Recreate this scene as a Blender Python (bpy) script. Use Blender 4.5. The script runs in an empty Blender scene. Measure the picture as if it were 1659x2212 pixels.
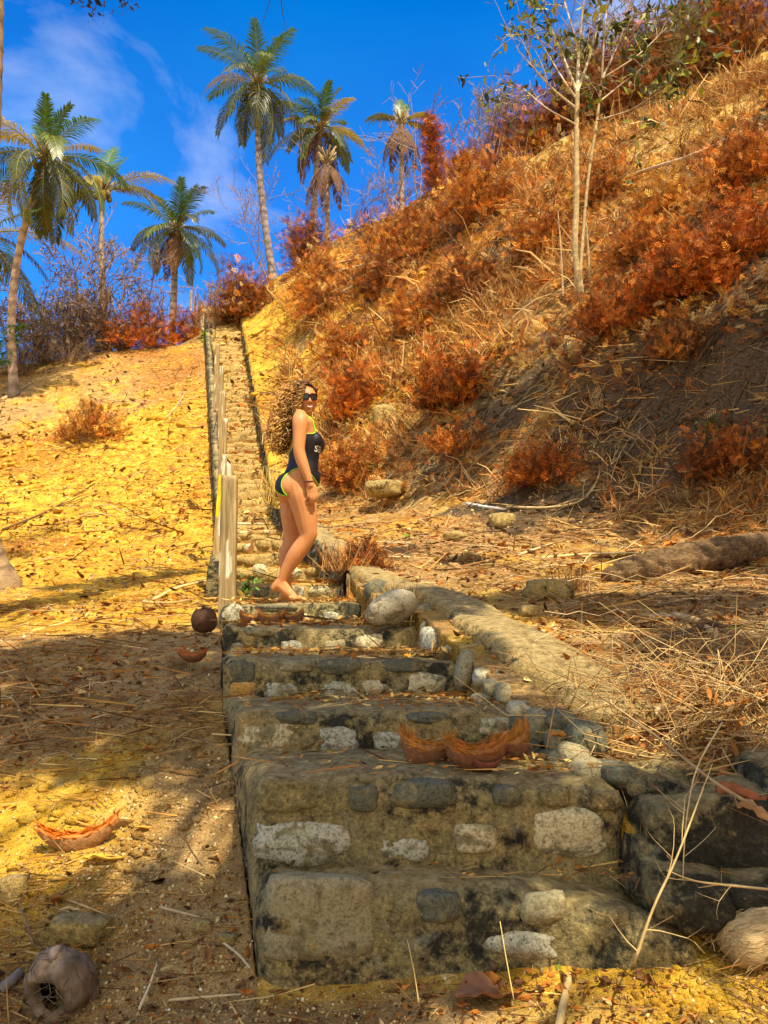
import bpy, math, random
import numpy as np
from mathutils import Vector, Matrix

# ---------------------------------------------------------------- camera, sky, sun, exposure
F, CX, CY, HOR = 1843.0, 829.5, 1106.0, 1340.0
TH = math.atan((HOR - CY) / F)
SC = bpy.context.scene
COL = SC.collection
cam_data = bpy.data.cameras.new('camera')
cam_data.sensor_fit = 'VERTICAL'
cam_data.sensor_height = 36.0
cam_data.lens = 36.0 * F / 2212.0
cam_data.clip_start = 0.05
cam_data.clip_end = 3000.0
cam = bpy.data.objects.new('camera', cam_data)
COL.objects.link(cam)
cam.location = (0, 0, 0)
cam.rotation_euler = (math.radians(90) + TH, 0, 0)
SC.camera = cam

SUN = Vector((0.25, -0.42, 0.87)).normalized()
W = bpy.data.worlds.new('World')
SC.world = W
W.use_nodes = True
nt = W.node_tree
for n in list(nt.nodes):
    nt.nodes.remove(n)
wo = nt.nodes.new('ShaderNodeOutputWorld')
bg = nt.nodes.new('ShaderNodeBackground')
bg.inputs['Strength'].default_value = 0.10
sky = nt.nodes.new('ShaderNodeTexSky')
sky.sky_type = 'NISHITA'
sky.sun_disc = False
sky.sun_elevation = math.asin(SUN.z)
sky.sun_rotation = math.atan2(SUN.x, SUN.y)
sky.altitude = 0
sky.air_density = 1.0
sky.dust_density = 0.6
sky.ozone_density = 4.0
hs = nt.nodes.new('ShaderNodeHueSaturation')
hs.inputs['Hue'].default_value = 0.505
hs.inputs['Saturation'].default_value = 1.62
hs.inputs['Value'].default_value = 1.6
tc = nt.nodes.new('ShaderNodeTexCoord')
mp = nt.nodes.new('ShaderNodeMapping')
mp.inputs['Scale'].default_value = (1.0, 1.0, 1.7)
cn = nt.nodes.new('ShaderNodeTexNoise')
cn.inputs['Scale'].default_value = 3.1
cn.inputs['Detail'].default_value = 7
cn.inputs['Roughness'].default_value = 0.55
cn.inputs['Distortion'].default_value = 0.35
cr = nt.nodes.new('ShaderNodeMapRange')
cr.inputs['From Min'].default_value = 0.50
cr.inputs['From Max'].default_value = 0.82
cr.inputs['To Max'].default_value = 0.55
# unseen cloud added behind the viewer, a neutral fill for the shaded ground
sp = nt.nodes.new('ShaderNodeSeparateXYZ')
beh = nt.nodes.new('ShaderNodeMapRange')
beh.inputs['From Min'].default_value = 0.15
beh.inputs['From Max'].default_value = -0.55
beh.inputs['To Max'].default_value = 0.85
ad = nt.nodes.new('ShaderNodeMath'); ad.operation = 'ADD'; ad.use_clamp = True
# paler air low on the horizon
lowr = nt.nodes.new('ShaderNodeMapRange')
lowr.inputs['From Min'].default_value = 0.62
lowr.inputs['From Max'].default_value = 0.0
lowr.inputs['To Max'].default_value = 0.30
mxl = nt.nodes.new('ShaderNodeMix'); mxl.data_type = 'RGBA'
mxl.inputs[7].default_value = (2.2, 5.8, 12.0, 1)
mx = nt.nodes.new('ShaderNodeMix'); mx.data_type = 'RGBA'
mx.inputs[7].default_value = (8.6, 8.4, 8.0, 1)
L = nt.links.new
L(sky.outputs[0], hs.inputs['Color'])
L(tc.outputs['Generated'], mp.inputs[0])
L(mp.outputs[0], cn.inputs['Vector'])
L(cn.outputs[0], cr.inputs[0])
L(tc.outputs['Generated'], sp.inputs[0])
L(sp.outputs['Y'], beh.inputs[0])
L(sp.outputs['Z'], lowr.inputs[0])
L(hs.outputs[0], mxl.inputs[6]); L(lowr.outputs[0], mxl.inputs[0])
L(cr.outputs[0], ad.inputs[0]); L(beh.outputs[0], ad.inputs[1])
dn = nt.nodes.new('ShaderNodeTexNoise')
dn.inputs['Scale'].default_value = 1.9
dn.inputs['Detail'].default_value = 5
dr = nt.nodes.new('ShaderNodeMapRange')
dr.inputs['From Min'].default_value = 0.42
dr.inputs['From Max'].default_value = 0.62
dr.inputs['To Max'].default_value = 0.75
dk_ = nt.nodes.new('ShaderNodeMix'); dk_.data_type = 'RGBA'; dk_.blend_type = 'MULTIPLY'
dk_.inputs[7].default_value = (0.72, 0.70, 0.90, 1)
L(mp.outputs[0], dn.inputs['Vector']); L(dn.outputs[0], dr.inputs[0]); L(dr.outputs[0], dk_.inputs[0])
L(ad.outputs[0], mx.inputs[0])
L(mxl.outputs[2], dk_.inputs[6]); L(dk_.outputs[2], mx.inputs[6])
L(mx.outputs[2], bg.inputs['Color'])
L(bg.outputs[0], wo.inputs[0])

sd = bpy.data.lights.new('sun', 'SUN')
sd.energy = 4.8
sd.angle = math.radians(0.55)
sd.color = (1.0, 0.87, 0.66)
so = bpy.data.objects.new('sun', sd)
COL.objects.link(so)
so.rotation_euler = SUN.to_track_quat('Z', 'Y').to_euler()
so.location = (10, -10, 30)

SC.view_settings.view_transform = 'Standard'
SC.view_settings.look = 'None'
SC.view_settings.gamma = 1.0
SC.view_settings.exposure = 0.80
try:
    SC.cycles.max_bounces = 6
    SC.cycles.diffuse_bounces = 3
    SC.cycles.transparent_max_bounces = 8
    SC.cycles.use_adaptive_sampling = True
except Exception:
    pass

# ---------------------------------------------------------------- helpers
R = random.Random(11)
G = np.random.default_rng(11)


def P(u, v, d):
    """A point of the place seen at photo position (u, v), d metres in front of the viewer."""
    xc = (u - CX) / F
    yc = (CY - v) / F
    Y = math.cos(TH) - yc * math.sin(TH)
    Z = math.sin(TH) + yc * math.cos(TH)
    k = d / Y
    return np.array([xc * k, d, Z * k])


def Rk(u, v):
    p = P(u, v, 1.0)
    return p


def _h(ix, iy, iz, seed):
    n = (ix.astype(np.uint32) * np.uint32(374761393) + iy.astype(np.uint32) * np.uint32(668265263)
         + iz.astype(np.uint32) * np.uint32(2147483647) + np.uint32(seed * 974711 & 0xffffffff))
    n = (n ^ (n >> np.uint32(13))) * np.uint32(1274126177)
    n = n ^ (n >> np.uint32(16))
    return (n & np.uint32(0xffffff)).astype(np.float64) / 8388607.5 - 1.0


def vnoise(p, seed=0):
    p = np.asarray(p, dtype=np.float64)
    if p.shape[1] == 2:
        p = np.concatenate([p, np.zeros((len(p), 1))], 1)
    i = np.floor(p).astype(np.int64)
    f = p - i
    f = f * f * (3 - 2 * f)
    ix, iy, iz = i[:, 0], i[:, 1], i[:, 2]
    o = np.zeros(len(p))
    for a in (0, 1):
        wa = f[:, 0] if a else 1 - f[:, 0]
        for b in (0, 1):
            wb = f[:, 1] if b else 1 - f[:, 1]
            for c in (0, 1):
                wc = f[:, 2] if c else 1 - f[:, 2]
                o += wa * wb * wc * _h(ix + a, iy + b, iz + c, seed)
    return o


def fbm(p, octs=3, seed=0, gain=0.5):
    o = 0; a = 1.0; t = 0
    q = np.asarray(p, dtype=np.float64)
    for k in range(octs):
        o = o + a * vnoise(q, seed + k * 17)
        t += a
        a *= gain
        q = q * 2.03 + 13.7
    return o / t


def mesh_np(name, V, quads=None, tris=None, col=None, smooth=False, mat=None, parent=None, loc=None):
    V = np.asarray(V, dtype=np.float32).reshape(-1, 3)
    me = bpy.data.meshes.new(name)
    nq = 0 if quads is None else len(quads)
    ntr = 0 if tris is None else len(tris)
    idx = []
    if nq: idx.append(np.asarray(quads, dtype=np.int32).reshape(-1))
    if ntr: idx.append(np.asarray(tris, dtype=np.int32).reshape(-1))
    idx = np.concatenate(idx)
    me.vertices.add(len(V))
    me.vertices.foreach_set('co', V.reshape(-1))
    me.loops.add(len(idx))
    me.loops.foreach_set('vertex_index', idx)
    me.polygons.add(nq + ntr)
    ls = np.concatenate([np.arange(nq) * 4, nq * 4 + np.arange(ntr) * 3]).astype(np.int32)
    lt = np.concatenate([np.full(nq, 4), np.full(ntr, 3)]).astype(np.int32)
    me.polygons.foreach_set('loop_start', ls)
    try:
        me.polygons.foreach_set('loop_total', lt)
    except Exception:
        pass
    if smooth:
        me.polygons.foreach_set('use_smooth', np.ones(nq + ntr, dtype=bool))
    if col is not None:
        at = me.color_attributes.new('Col', 'FLOAT_COLOR', 'POINT')
        c = np.ones((len(V), 4), dtype=np.float32)
        cc_ = np.asarray(col)
        c[:, :cc_.shape[1]] = cc_
        at.data.foreach_set('color', c.reshape(-1))
    me.update(calc_edges=True)
    me.validate()
    if mat is not None:
        me.materials.append(mat)
    o = bpy.data.objects.new(name, me)
    COL.objects.link(o)
    if parent is not None:
        o.parent = parent
    if loc is not None:
        o.location = loc
    return o


def wloc(o):
    """world position of an unrotated object"""
    p = np.zeros(3)
    while o is not None:
        p = p + np.array(o.location)
        o = o.parent
    return p


class Acc:
    """Collects shapes that end up as ONE mesh object. Points are in world space; origin is subtracted at the end."""

    def __init__(s):
        s.V = []; s.Q = []; s.T = []; s.C = []; s.n = 0

    def add(s, V, Q=None, T=None, col=(0.5, 0.5, 0.5)):
        V = np.asarray(V, dtype=np.float64).reshape(-1, 3)
        s.V.append(V)
        c = np.asarray(col, dtype=np.float64)
        if c.ndim == 1:
            c = np.tile(c, (len(V), 1))
        s.C.append(c)
        if Q is not None and len(Q): s.Q.append(np.asarray(Q) + s.n)
        if T is not None and len(T): s.T.append(np.asarray(T) + s.n)
        s.n += len(V)

    def build(s, name, mat, parent=None, origin=None, smooth=False):
        V = np.concatenate(s.V)
        o = np.zeros(3)
        if parent is not None:
            o = wloc(parent)
        elif origin is not None:
            o = np.array(origin)
        return mesh_np(name, V - o, np.concatenate(s.Q) if s.Q else None, np.concatenate(s.T) if s.T else None,
                       np.concatenate(s.C), smooth, mat, parent, None if parent is not None else tuple(o))


def tag(o, label=None, cat=None, group=None, kind=None):
    if label: o['label'] = label
    if cat: o['category'] = cat
    if group: o['group'] = group
    if kind: o['kind'] = kind
    return o


def thing(name, label, cat, loc, group=None):
    e = bpy.data.objects.new(name, None)
    e.empty_display_size = 0.1
    COL.objects.link(e)
    e.location = tuple(float(x) for x in loc)
    return tag(e, label, cat, group)


def tube(pts, rad, sides=6, cap=True, jit=0.0):
    pts = np.asarray(pts, dtype=np.float64)
    n = len(pts)
    rad = np.broadcast_to(np.asarray(rad, dtype=np.float64), (n,))
    t = np.gradient(pts, axis=0)
    t /= np.linalg.norm(t, axis=1)[:, None] + 1e-9
    ref = np.array([0, 0, 1.0]) if abs(t[0][2]) < 0.9 else np.array([1.0, 0, 0])
    u = np.cross(t[0], ref); u /= np.linalg.norm(u)
    U = []
    for k in range(n):
        u = u - t[k] * np.dot(u, t[k])
        u /= np.linalg.norm(u) + 1e-9
        U.append(u)
    U = np.array(U)
    Wv = np.cross(t, U)
    a = np.arange(sides) * 2 * np.pi / sides
    V = pts[:, None, :] + rad[:, None, None] * (np.cos(a)[None, :, None] * U[:, None, :] + np.sin(a)[None, :, None] * Wv[:, None, :])
    if jit:
        V = V + G.normal(0, jit, V.shape)
    V = V.reshape(-1, 3)
    i = np.arange(n - 1)[:, None] * sides
    j = np.arange(sides)[None, :]
    j2 = (j + 1) % sides
    Q = np.stack([i + j, i + j2, i + sides + j2, i + sides + j], -1).reshape(-1, 4)
    T = []
    if cap:
        V = np.concatenate([V, pts[:1], pts[-1:]])
        c0, c1 = n * sides, n * sides + 1
        for k in range(sides):
            k2 = (k + 1) % sides
            T.append((c0, k2, k))
            T.append((c1, (n - 1) * sides + k, (n - 1) * sides + k2))
    return V, Q, np.array(T) if T else None


def sphere_uv(nu=24, nv=14):
    V = [(0, 0, 1)]
    for i in range(1, nv):
        th = math.pi * i / nv
        for j in range(nu):
            ph = 2 * math.pi * j / nu
            V.append((math.sin(th) * math.cos(ph), math.sin(th) * math.sin(ph), math.cos(th)))
    V.append((0, 0, -1))
    Q = []; T = []
    for j in range(nu):
        T.append((0, 1 + j, 1 + (j + 1) % nu))
    for i in range(nv - 2):
        for j in range(nu):
            a = 1 + i * nu
            Q.append((a + j, a + nu + j, a + nu + (j + 1) % nu, a + (j + 1) % nu))
    b = 1 + (nv - 2) * nu; e = len(V) - 1
    for j in range(nu):
        T.append((b + j, e, b + (j + 1) % nu))
    return np.array(V, dtype=float), np.array(Q), np.array(T)


SPH = sphere_uv(28, 16)
SPH_LO = sphere_uv(12, 8)


def rot_z(a):
    c, s = math.cos(a), math.sin(a)
    return np.array([[c, -s, 0], [s, c, 0], [0, 0, 1.0]])


def rot_axis(ax, a):
    ax = np.asarray(ax, dtype=float); ax = ax / np.linalg.norm(ax)
    K = np.array([[0, -ax[2], ax[1]], [ax[2], 0, -ax[0]], [-ax[1], ax[0], 0]])
    return np.eye(3) + math.sin(a) * K + (1 - math.cos(a)) * K @ K


def rock(center, size, seed=0, rough=0.12, box=0.35, rot=None, lo=False, tilt=None):
    """A cobble or boulder: a rounded, noisy ellipsoid."""
    V, Q, T = SPH_LO if lo else SPH
    V = V.copy()
    m = np.max(np.abs(V), axis=1)[:, None]
    V = V * (1 - box) + (V / m) * box * 0.86
    n = fbm(V * 1.3 + seed * 7.1, 3, seed)
    V = V * (1 + rough * 1.6 * n)[:, None]
    n2 = fbm(V * 4.0 + seed * 3.3, 2, seed + 5)
    V = V * (1 + rough * 0.35 * n2)[:, None]
    V = V * np.asarray(size)
    if tilt is not None: V = V @ tilt.T
    if rot is not None: V = V @ rot_z(rot).T
    return V + np.asarray(center), Q, T


def box_grid(nx, ny, nz):
    """surface of the unit cube [-1,1]^3 as a welded grid"""
    P_ = []; Q = []
    def face(fn, a, b):
        off = sum(len(x) for x in P_)
        ii, jj = np.meshgrid(np.linspace(-1, 1, a + 1), np.linspace(-1, 1, b + 1), indexing='ij')
        P_.append(fn(ii.reshape(-1), jj.reshape(-1)))
        for i in range(a):
            for j in range(b):
                k = off + i * (b + 1) + j
                Q.append((k, k + b + 1, k + b + 2, k + 1))
    one = np.ones
    face(lambda a, b: np.stack([a, b, one(len(a))], 1), nx, ny)
    face(lambda a, b: np.stack([b, a, -one(len(a))], 1), ny, nx)
    face(lambda a, b: np.stack([a, -one(len(a)), -b], 1)[:, [0, 1, 2]] * np.array([1, 1, -1.0]), nx, nz)
    face(lambda a, b: np.stack([b, one(len(a)), a], 1), nz, nx)
    face(lambda a, b: np.stack([one(len(a)), a, b], 1), ny, nz)
    face(lambda a, b: np.stack([-one(len(a)), b, a], 1), nz, ny)
    V = np.concatenate(P_)
    key = np.round(V, 5)
    u, inv = np.unique(key, axis=0, return_inverse=True)
    return u, inv.reshape(-1)[np.array(Q)]


def block(x0, x1, y0, y1, z0, z1, r=0.04, res=0.03, amp=0.012, seed=0, sag=0.0, skew=0.0, corners=None):
    """a weathered masonry block with rounded edges and an uneven surface"""
    sx, sy, sz = (x1 - x0), (y1 - y0), (z1 - z0)
    nx = max(2, min(70, int(sx / res))); ny = max(2, min(50, int(sy / res))); nz = max(2, min(40, int(sz / res)))
    V, Q = box_grid(nx, ny, nz)
    h = np.array([sx, sy, sz]) / 2
    c = np.array([(x0 + x1) / 2, (y0 + y1) / 2, (z0 + z1) / 2])
    p = V * h
    inner = np.maximum(h - r, 0.001)
    q = np.clip(p, -inner, inner)
    d = p - q
    ln = np.linalg.norm(d, axis=1)
    k = ln > 1e-9
    mx = np.max(np.abs(d), axis=1)
    d[k] = d[k] / ln[k][:, None] * np.minimum(mx[k], r)[:, None]
    p = q + d + c
    for a in range(3):
        p[:, a] += amp * (1.0 * fbm(p * 4.5 + a * 31, 2, seed + a) + 0.55 * fbm(p * 16 + a * 11, 2, seed + 9 + a))
    return p, Q


# ---------------------------------------------------------------- materials
def new_mat(name, rough=0.85, spec=0.25):
    m = bpy.data.materials.new(name)
    m.use_nodes = True
    t = m.node_tree
    b = t.nodes['Principled BSDF']
    b.inputs['Roughness'].default_value = rough
    b.inputs['Specular IOR Level'].default_value = spec
    return m, t, b


def N(t, typ, **kw):
    n = t.nodes.new(typ)
    for k, v in kw.items():
        if hasattr(n, k):
            setattr(n, k, v)
        else:
            n.inputs[k].default_value = v
    return n


def noise_n(t, vec, scale, detail=5, rough=0.6, dist=0.0):
    n = t.nodes.new('ShaderNodeTexNoise')
    n.inputs['Scale'].default_value = scale
    n.inputs['Detail'].default_value = detail
    n.inputs['Roughness'].default_value = rough
    n.inputs['Distortion'].default_value = dist
    t.links.new(vec, n.inputs['Vector'])
    return n.outputs[0]


def ramp_n(t, fac, stops):
    r = t.nodes.new('ShaderNodeValToRGB')
    e = r.color_ramp.elements
    while len(e) < len(stops): e.new(0.5)
    for k, (p, c) in enumerate(stops):
        e[k].position = p
        e[k].color = (c[0], c[1], c[2], 1) if not isinstance(c, float) else (c, c, c, 1)
    t.links.new(fac, r.inputs[0])
    return r.outputs[0]


def mix_n(t, fac, a, b, mode='MIX'):
    m = t.nodes.new('ShaderNodeMix')
    m.data_type = 'RGBA'
    m.blend_type = mode
    for s, i in ((fac, 0), (a, 6), (b, 7)):
        if isinstance(s, (int, float)):
            m.inputs[i].default_value = s
        elif isinstance(s, tuple):
            m.inputs[i].default_value = (s[0], s[1], s[2], 1)
        else:
            t.links.new(s, m.inputs[i])
    return m.outputs[2]


def math_n(t, op, a, b=0.5):
    m = t.nodes.new('ShaderNodeMath')
    m.operation = op
    for s, i in ((a, 0), (b, 1)):
        if isinstance(s, (int, float)):
            m.inputs[i].default_value = s
        else:
            t.links.new(s, m.inputs[i])
    return m.outputs[0]


def bump_n(t, b, height, strength=0.5, dist=0.02):
    n = t.nodes.new('ShaderNodeBump')
    n.inputs['Strength'].default_value = strength
    n.inputs['Distance'].default_value = dist
    t.links.new(height, n.inputs['Height'])
    t.links.new(n.outputs[0], b.inputs['Normal'])


def pos_n(t):
    return t.nodes.new('ShaderNodeNewGeometry').outputs['Position']


def attr_n(t, name='Col'):
    a = t.nodes.new('ShaderNodeAttribute')
    a.attribute_name = name
    return a


def leaf_mat(name, trans=0.3, rough=0.7, spec=0.2, var=0.0, gain=1.0):
    """per-leaf colours come from the Col attribute; thin leaves let some light through"""
    m, t, b = new_mat(name, rough, spec)
    a = attr_n(t).outputs['Color']
    if var:
        n = noise_n(t, pos_n(t), 9.0, 3)
        a = mix_n(t, 1.0, a, ramp_n(t, n, [(0.3, (1 - var,) * 3), (0.7, (1 + var,) * 3)]), 'MULTIPLY')
    t.links.new(a, b.inputs['Base Color'])
    if trans > 0:
        tr = t.nodes.new('ShaderNodeBsdfTranslucent')
        t.links.new(a, tr.inputs['Color'])
        mx = t.nodes.new('ShaderNodeMixShader')
        mx.inputs[0].default_value = trans
        t.links.new(b.outputs[0], mx.inputs[1])
        t.links.new(tr.outputs[0], mx.inputs[2])
        t.links.new(mx.outputs[0], t.nodes['Material Output'].inputs['Surface'])
    return m


def col_mat(name, rough=0.8, spec=0.25, nscale=20, namt=0.35, bump=0.3, bdist=0.01, stretch=None):
    """Col attribute broken up by fine noise"""
    m, t, b = new_mat(name, rough, spec)
    a = attr_n(t).outputs['Color']
    v = t.nodes.new('ShaderNodeTexCoord').outputs['Object']
    if stretch:
        mp_ = t.nodes.new('ShaderNodeMapping')
        mp_.inputs['Scale'].default_value = stretch
        t.links.new(v, mp_.inputs[0])
        v = mp_.outputs[0]
    n = noise_n(t, v, nscale, 6, 0.65)
    k = ramp_n(t, n, [(0.28, (1 - namt,) * 3), (0.72, (1 + namt,) * 3)])
    t.links.new(mix_n(t, 1.0, a, k, 'MULTIPLY'), b.inputs['Base Color'])
    bump_n(t, b, n, bump, bdist)
    return m
# ---------------------------------------------------------------- the lie of the land
# stair control rows: depth, left px, right px, height px (front edge of the tread)
ROWS = [(2.46, 562, 1500, 1922), (2.66, 548, 1352, 1682), (3.2, 513, 1135, 1536), (3.8, 484, 992, 1424),
        (4.6, 483, 902, 1354), (5.5, 478, 778, 1303), (6.5, 492, 742, 1262), (7.5, 497, 690, 1228),
        (8.7, 498, 655, 1197), (9.9, 498, 635, 1172), (11.2, 496, 620, 1156), (12.5, 494, 610, 1145),
        (13.9, 491, 600, 1136), (15.4, 488, 593, 1128)]
_r = [(d, P(a, v, d), P(b, v, d)) for d, a, b, v in ROWS]
STEP_Y = [x[0] for x in _r]
STEP_L = [x[1][0] for x in _r]
STEP_R = [x[2][0] for x in _r]
STEP_Z = [x[1][2] for x in _r]
_t0, _t1 = P(453, 690, 29.7), P(515, 690, 29.7)
_m0, _m1 = P(458, 900, 21.5), P(548, 900, 21.5)
_f0, _f1 = P(433, 717, 36.0), P(462, 717, 36.0)
_g0, _g1 = P(424, 657, 42.0), P(452, 657, 42.0)
YY = STEP_Y + [29.7, 34.0, 42.0, 60.0]
ZZ = STEP_Z + [_t0[2], _t0[2] + 0.5, _g0[2], _g0[2] + 2]
LL = STEP_L + [_t0[0], -7.4, _g0[0], _g0[0] - 4]
RR = STEP_R + [_t1[0], -6.5, _g0[0] + 0.95, _g0[0] - 2.5]
YY0 = [0.0] + YY; ZZ0 = [-1.08] + ZZ; LL0 = [LL[0] + 0.1] + LL; RR0 = [RR[0] + 0.05] + RR


def stair_z(Y): return np.interp(Y, YY0, ZZ0)
def edge_l(Y): return np.interp(Y, YY0, LL0)
def edge_r(Y): return np.interp(Y, YY0, RR0)


WALL_Y = [2.6, 3.1, 3.8, 4.9, 6.3, 9, 12, 15.4, 22, 29.7, 42, 60]
WALL_Z = [-0.50, -0.33, -0.10, 0.13, 0.36, 0.97, 1.55, 2.02, stair_z(22) + 0.32, stair_z(29.7) + 0.35, stair_z(42) + .3, stair_z(60) + .3]
def wall_z(Y): return np.interp(Y, WALL_Y, WALL_Z)


ZL_Y = [-5, 1, 2, 2.46, 2.7, 3.2, 3.9, 4.6, 5.5, 6.5, 8, 12, 15.4, 22, 28]
ZL_Z = [-1.2, -1.12, -1.07, -1.0, -0.86, -0.60, -0.33, -0.16, -0.06, 0.08, 0.33, 1.0, 1.45, stair_z(22) - .3, stair_z(28) - .35]
ZR_Y = [-5, 1, 2.2, 2.50, 2.66, 3.1, 3.8, 4.9, 6.3, 9, 12, 15.4, 22, 29.7, 42, 60]
ZR_Z = [-1.2, -1.08, -1.0, -0.90, -0.62, -0.36, -0.13, 0.10, 0.33, 0.93, 1.50, 1.98, stair_z(22) + .28, stair_z(29.7) + .3, stair_z(42) + .2, stair_z(60)]
BN_Y = [0, 3, 5, 7, 8.5, 10, 12.5, 16, 60]
BN_S = [6.5, 6, 4.5, 3.5, 2.7, 1.7, 0.4, 0.2, 0.2]
RIDGE0 = np.array([-2.3, 33.0]); _rd = np.array([12.2, -15.1]); _rd = _rd / np.linalg.norm(_rd)
RIDGE_N = np.array([-_rd[1], _rd[0]])


def softplus(x, k):
    return k * np.logaddexp(0, np.clip(x / k, -60, 60))


def sstep(a, b, x):
    t = np.clip((x - a) / (b - a), 0, 1)
    return t * t * (3 - 2 * t)


def ground_base(X, Y):
    X = np.asarray(X, dtype=float); Y = np.asarray(Y, dtype=float)
    el, er = edge_l(Y), edge_r(Y)
    sl = np.maximum(el - X, 0); sr = np.maximum(X - er, 0)
    # left
    Yc = np.minimum(Y, 28.0)
    zl = np.interp(Yc, ZL_Y, ZL_Z)
    near = sstep(6.0, 3.0, Y)
    zl = zl - near * 0.16 * np.minimum(sl, 1.3) - (1 - near) * (0.04 + 0.075 * sstep(13, 24, Y)) * sl
    beyond = np.maximum(Y - 28.0, 0)
    zl = zl + (stair_z(Y) - stair_z(28.0)) * np.exp(-sl / 1.6) * (beyond > 0) - 0.10 * beyond * (1 - np.exp(-sl / 3.0))
    # right
    zr = np.interp(Y, ZR_Y, ZR_Z) + 0.03 * sr
    b = np.interp(Y, BN_Y, BN_S)
    zr = zr + 0.85 * softplus(sr - b, 0.35)
    e = (X - RIDGE0[0]) * RIDGE_N[0] + (Y - RIDGE0[1]) * RIDGE_N[1]
    zr = zr - 1.22 * softplus(e, 1.2) * sstep(2.0, 8.0, Y)
    zm = stair_z(Y) - 0.45
    wm = np.clip((X - el) / np.maximum(er - el, .05), 0, 1)
    zfront = zl * (1 - wm) + zr * wm
    zm = np.where(Y < 2.50, zfront, zm)
    z = np.where(X > er, zr, np.where(X < el, zl, zm))
    # far away everything sinks to a plain
    far = np.hypot(X, Y)
    z = np.where(far > 55, z * np.exp(-(far - 55) / 25.0) - 4 * (1 - np.exp(-(far - 55) / 25.0)), z)
    z = np.where(Y < 0, z, z)
    return z


def ground(X, Y):
    X = np.asarray(X, dtype=float); Y = np.asarray(Y, dtype=float)
    z = ground_base(X, Y)
    p = np.stack([X.reshape(-1), Y.reshape(-1)], 1)
    hill = np.clip(sstep(5, 13, Y), 0, 1).reshape(-1)
    sr = np.maximum(X - edge_r(Y), 0).reshape(-1)
    hill = np.maximum(hill * 0.7, sstep(1.0, 5.0, sr) * sstep(3, 8, Y.reshape(-1)))
    n = fbm(p * 0.55, 3, 3) * 0.30 * hill + fbm(p * 1.9, 3, 5) * (0.025 + 0.11 * hill) \
        + fbm(p * 6.0, 3, 8) * (0.016 + 0.060 * hill) + fbm(p * 24.0, 2, 9) * (0.010 + .012 * hill)
    # keep it calm against the stairs
    el, er = edge_l(Y).reshape(-1), edge_r(Y).reshape(-1)
    dist = np.maximum(np.maximum(el - p[:, 0], p[:, 0] - er), 0)
    n = n * (0.35 + 0.65 * sstep(0.0, 0.9, dist))
    return z + n.reshape(z.shape)


def gz(x, y):
    return float(ground(np.array([x]), np.array([y]))[0])


_RY = 1.4 * (1.006 ** np.arange(640))
def hit(u, v, ymax=70.0):
    """where the line of sight through photo position (u, v) meets the ground"""
    r = Rk(u, v)
    Ys = _RY[_RY < ymax]
    zg = ground(r[0] * Ys, Ys)
    k = np.nonzero(r[2] * Ys <= zg)[0]
    if len(k) == 0:
        d = (r[2] * Ys - zg) / Ys
        y = Ys[np.argmin(d)]
    else:
        y = Ys[k[0]]
    return np.array([r[0] * y, y, gz(r[0] * y, y)])


def edge_hit(u, y):
    """a ground point at depth y under photo column u"""
    x = (u - CX) / F * y * 1.03
    return np.array([x, y, gz(x, y)])


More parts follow.
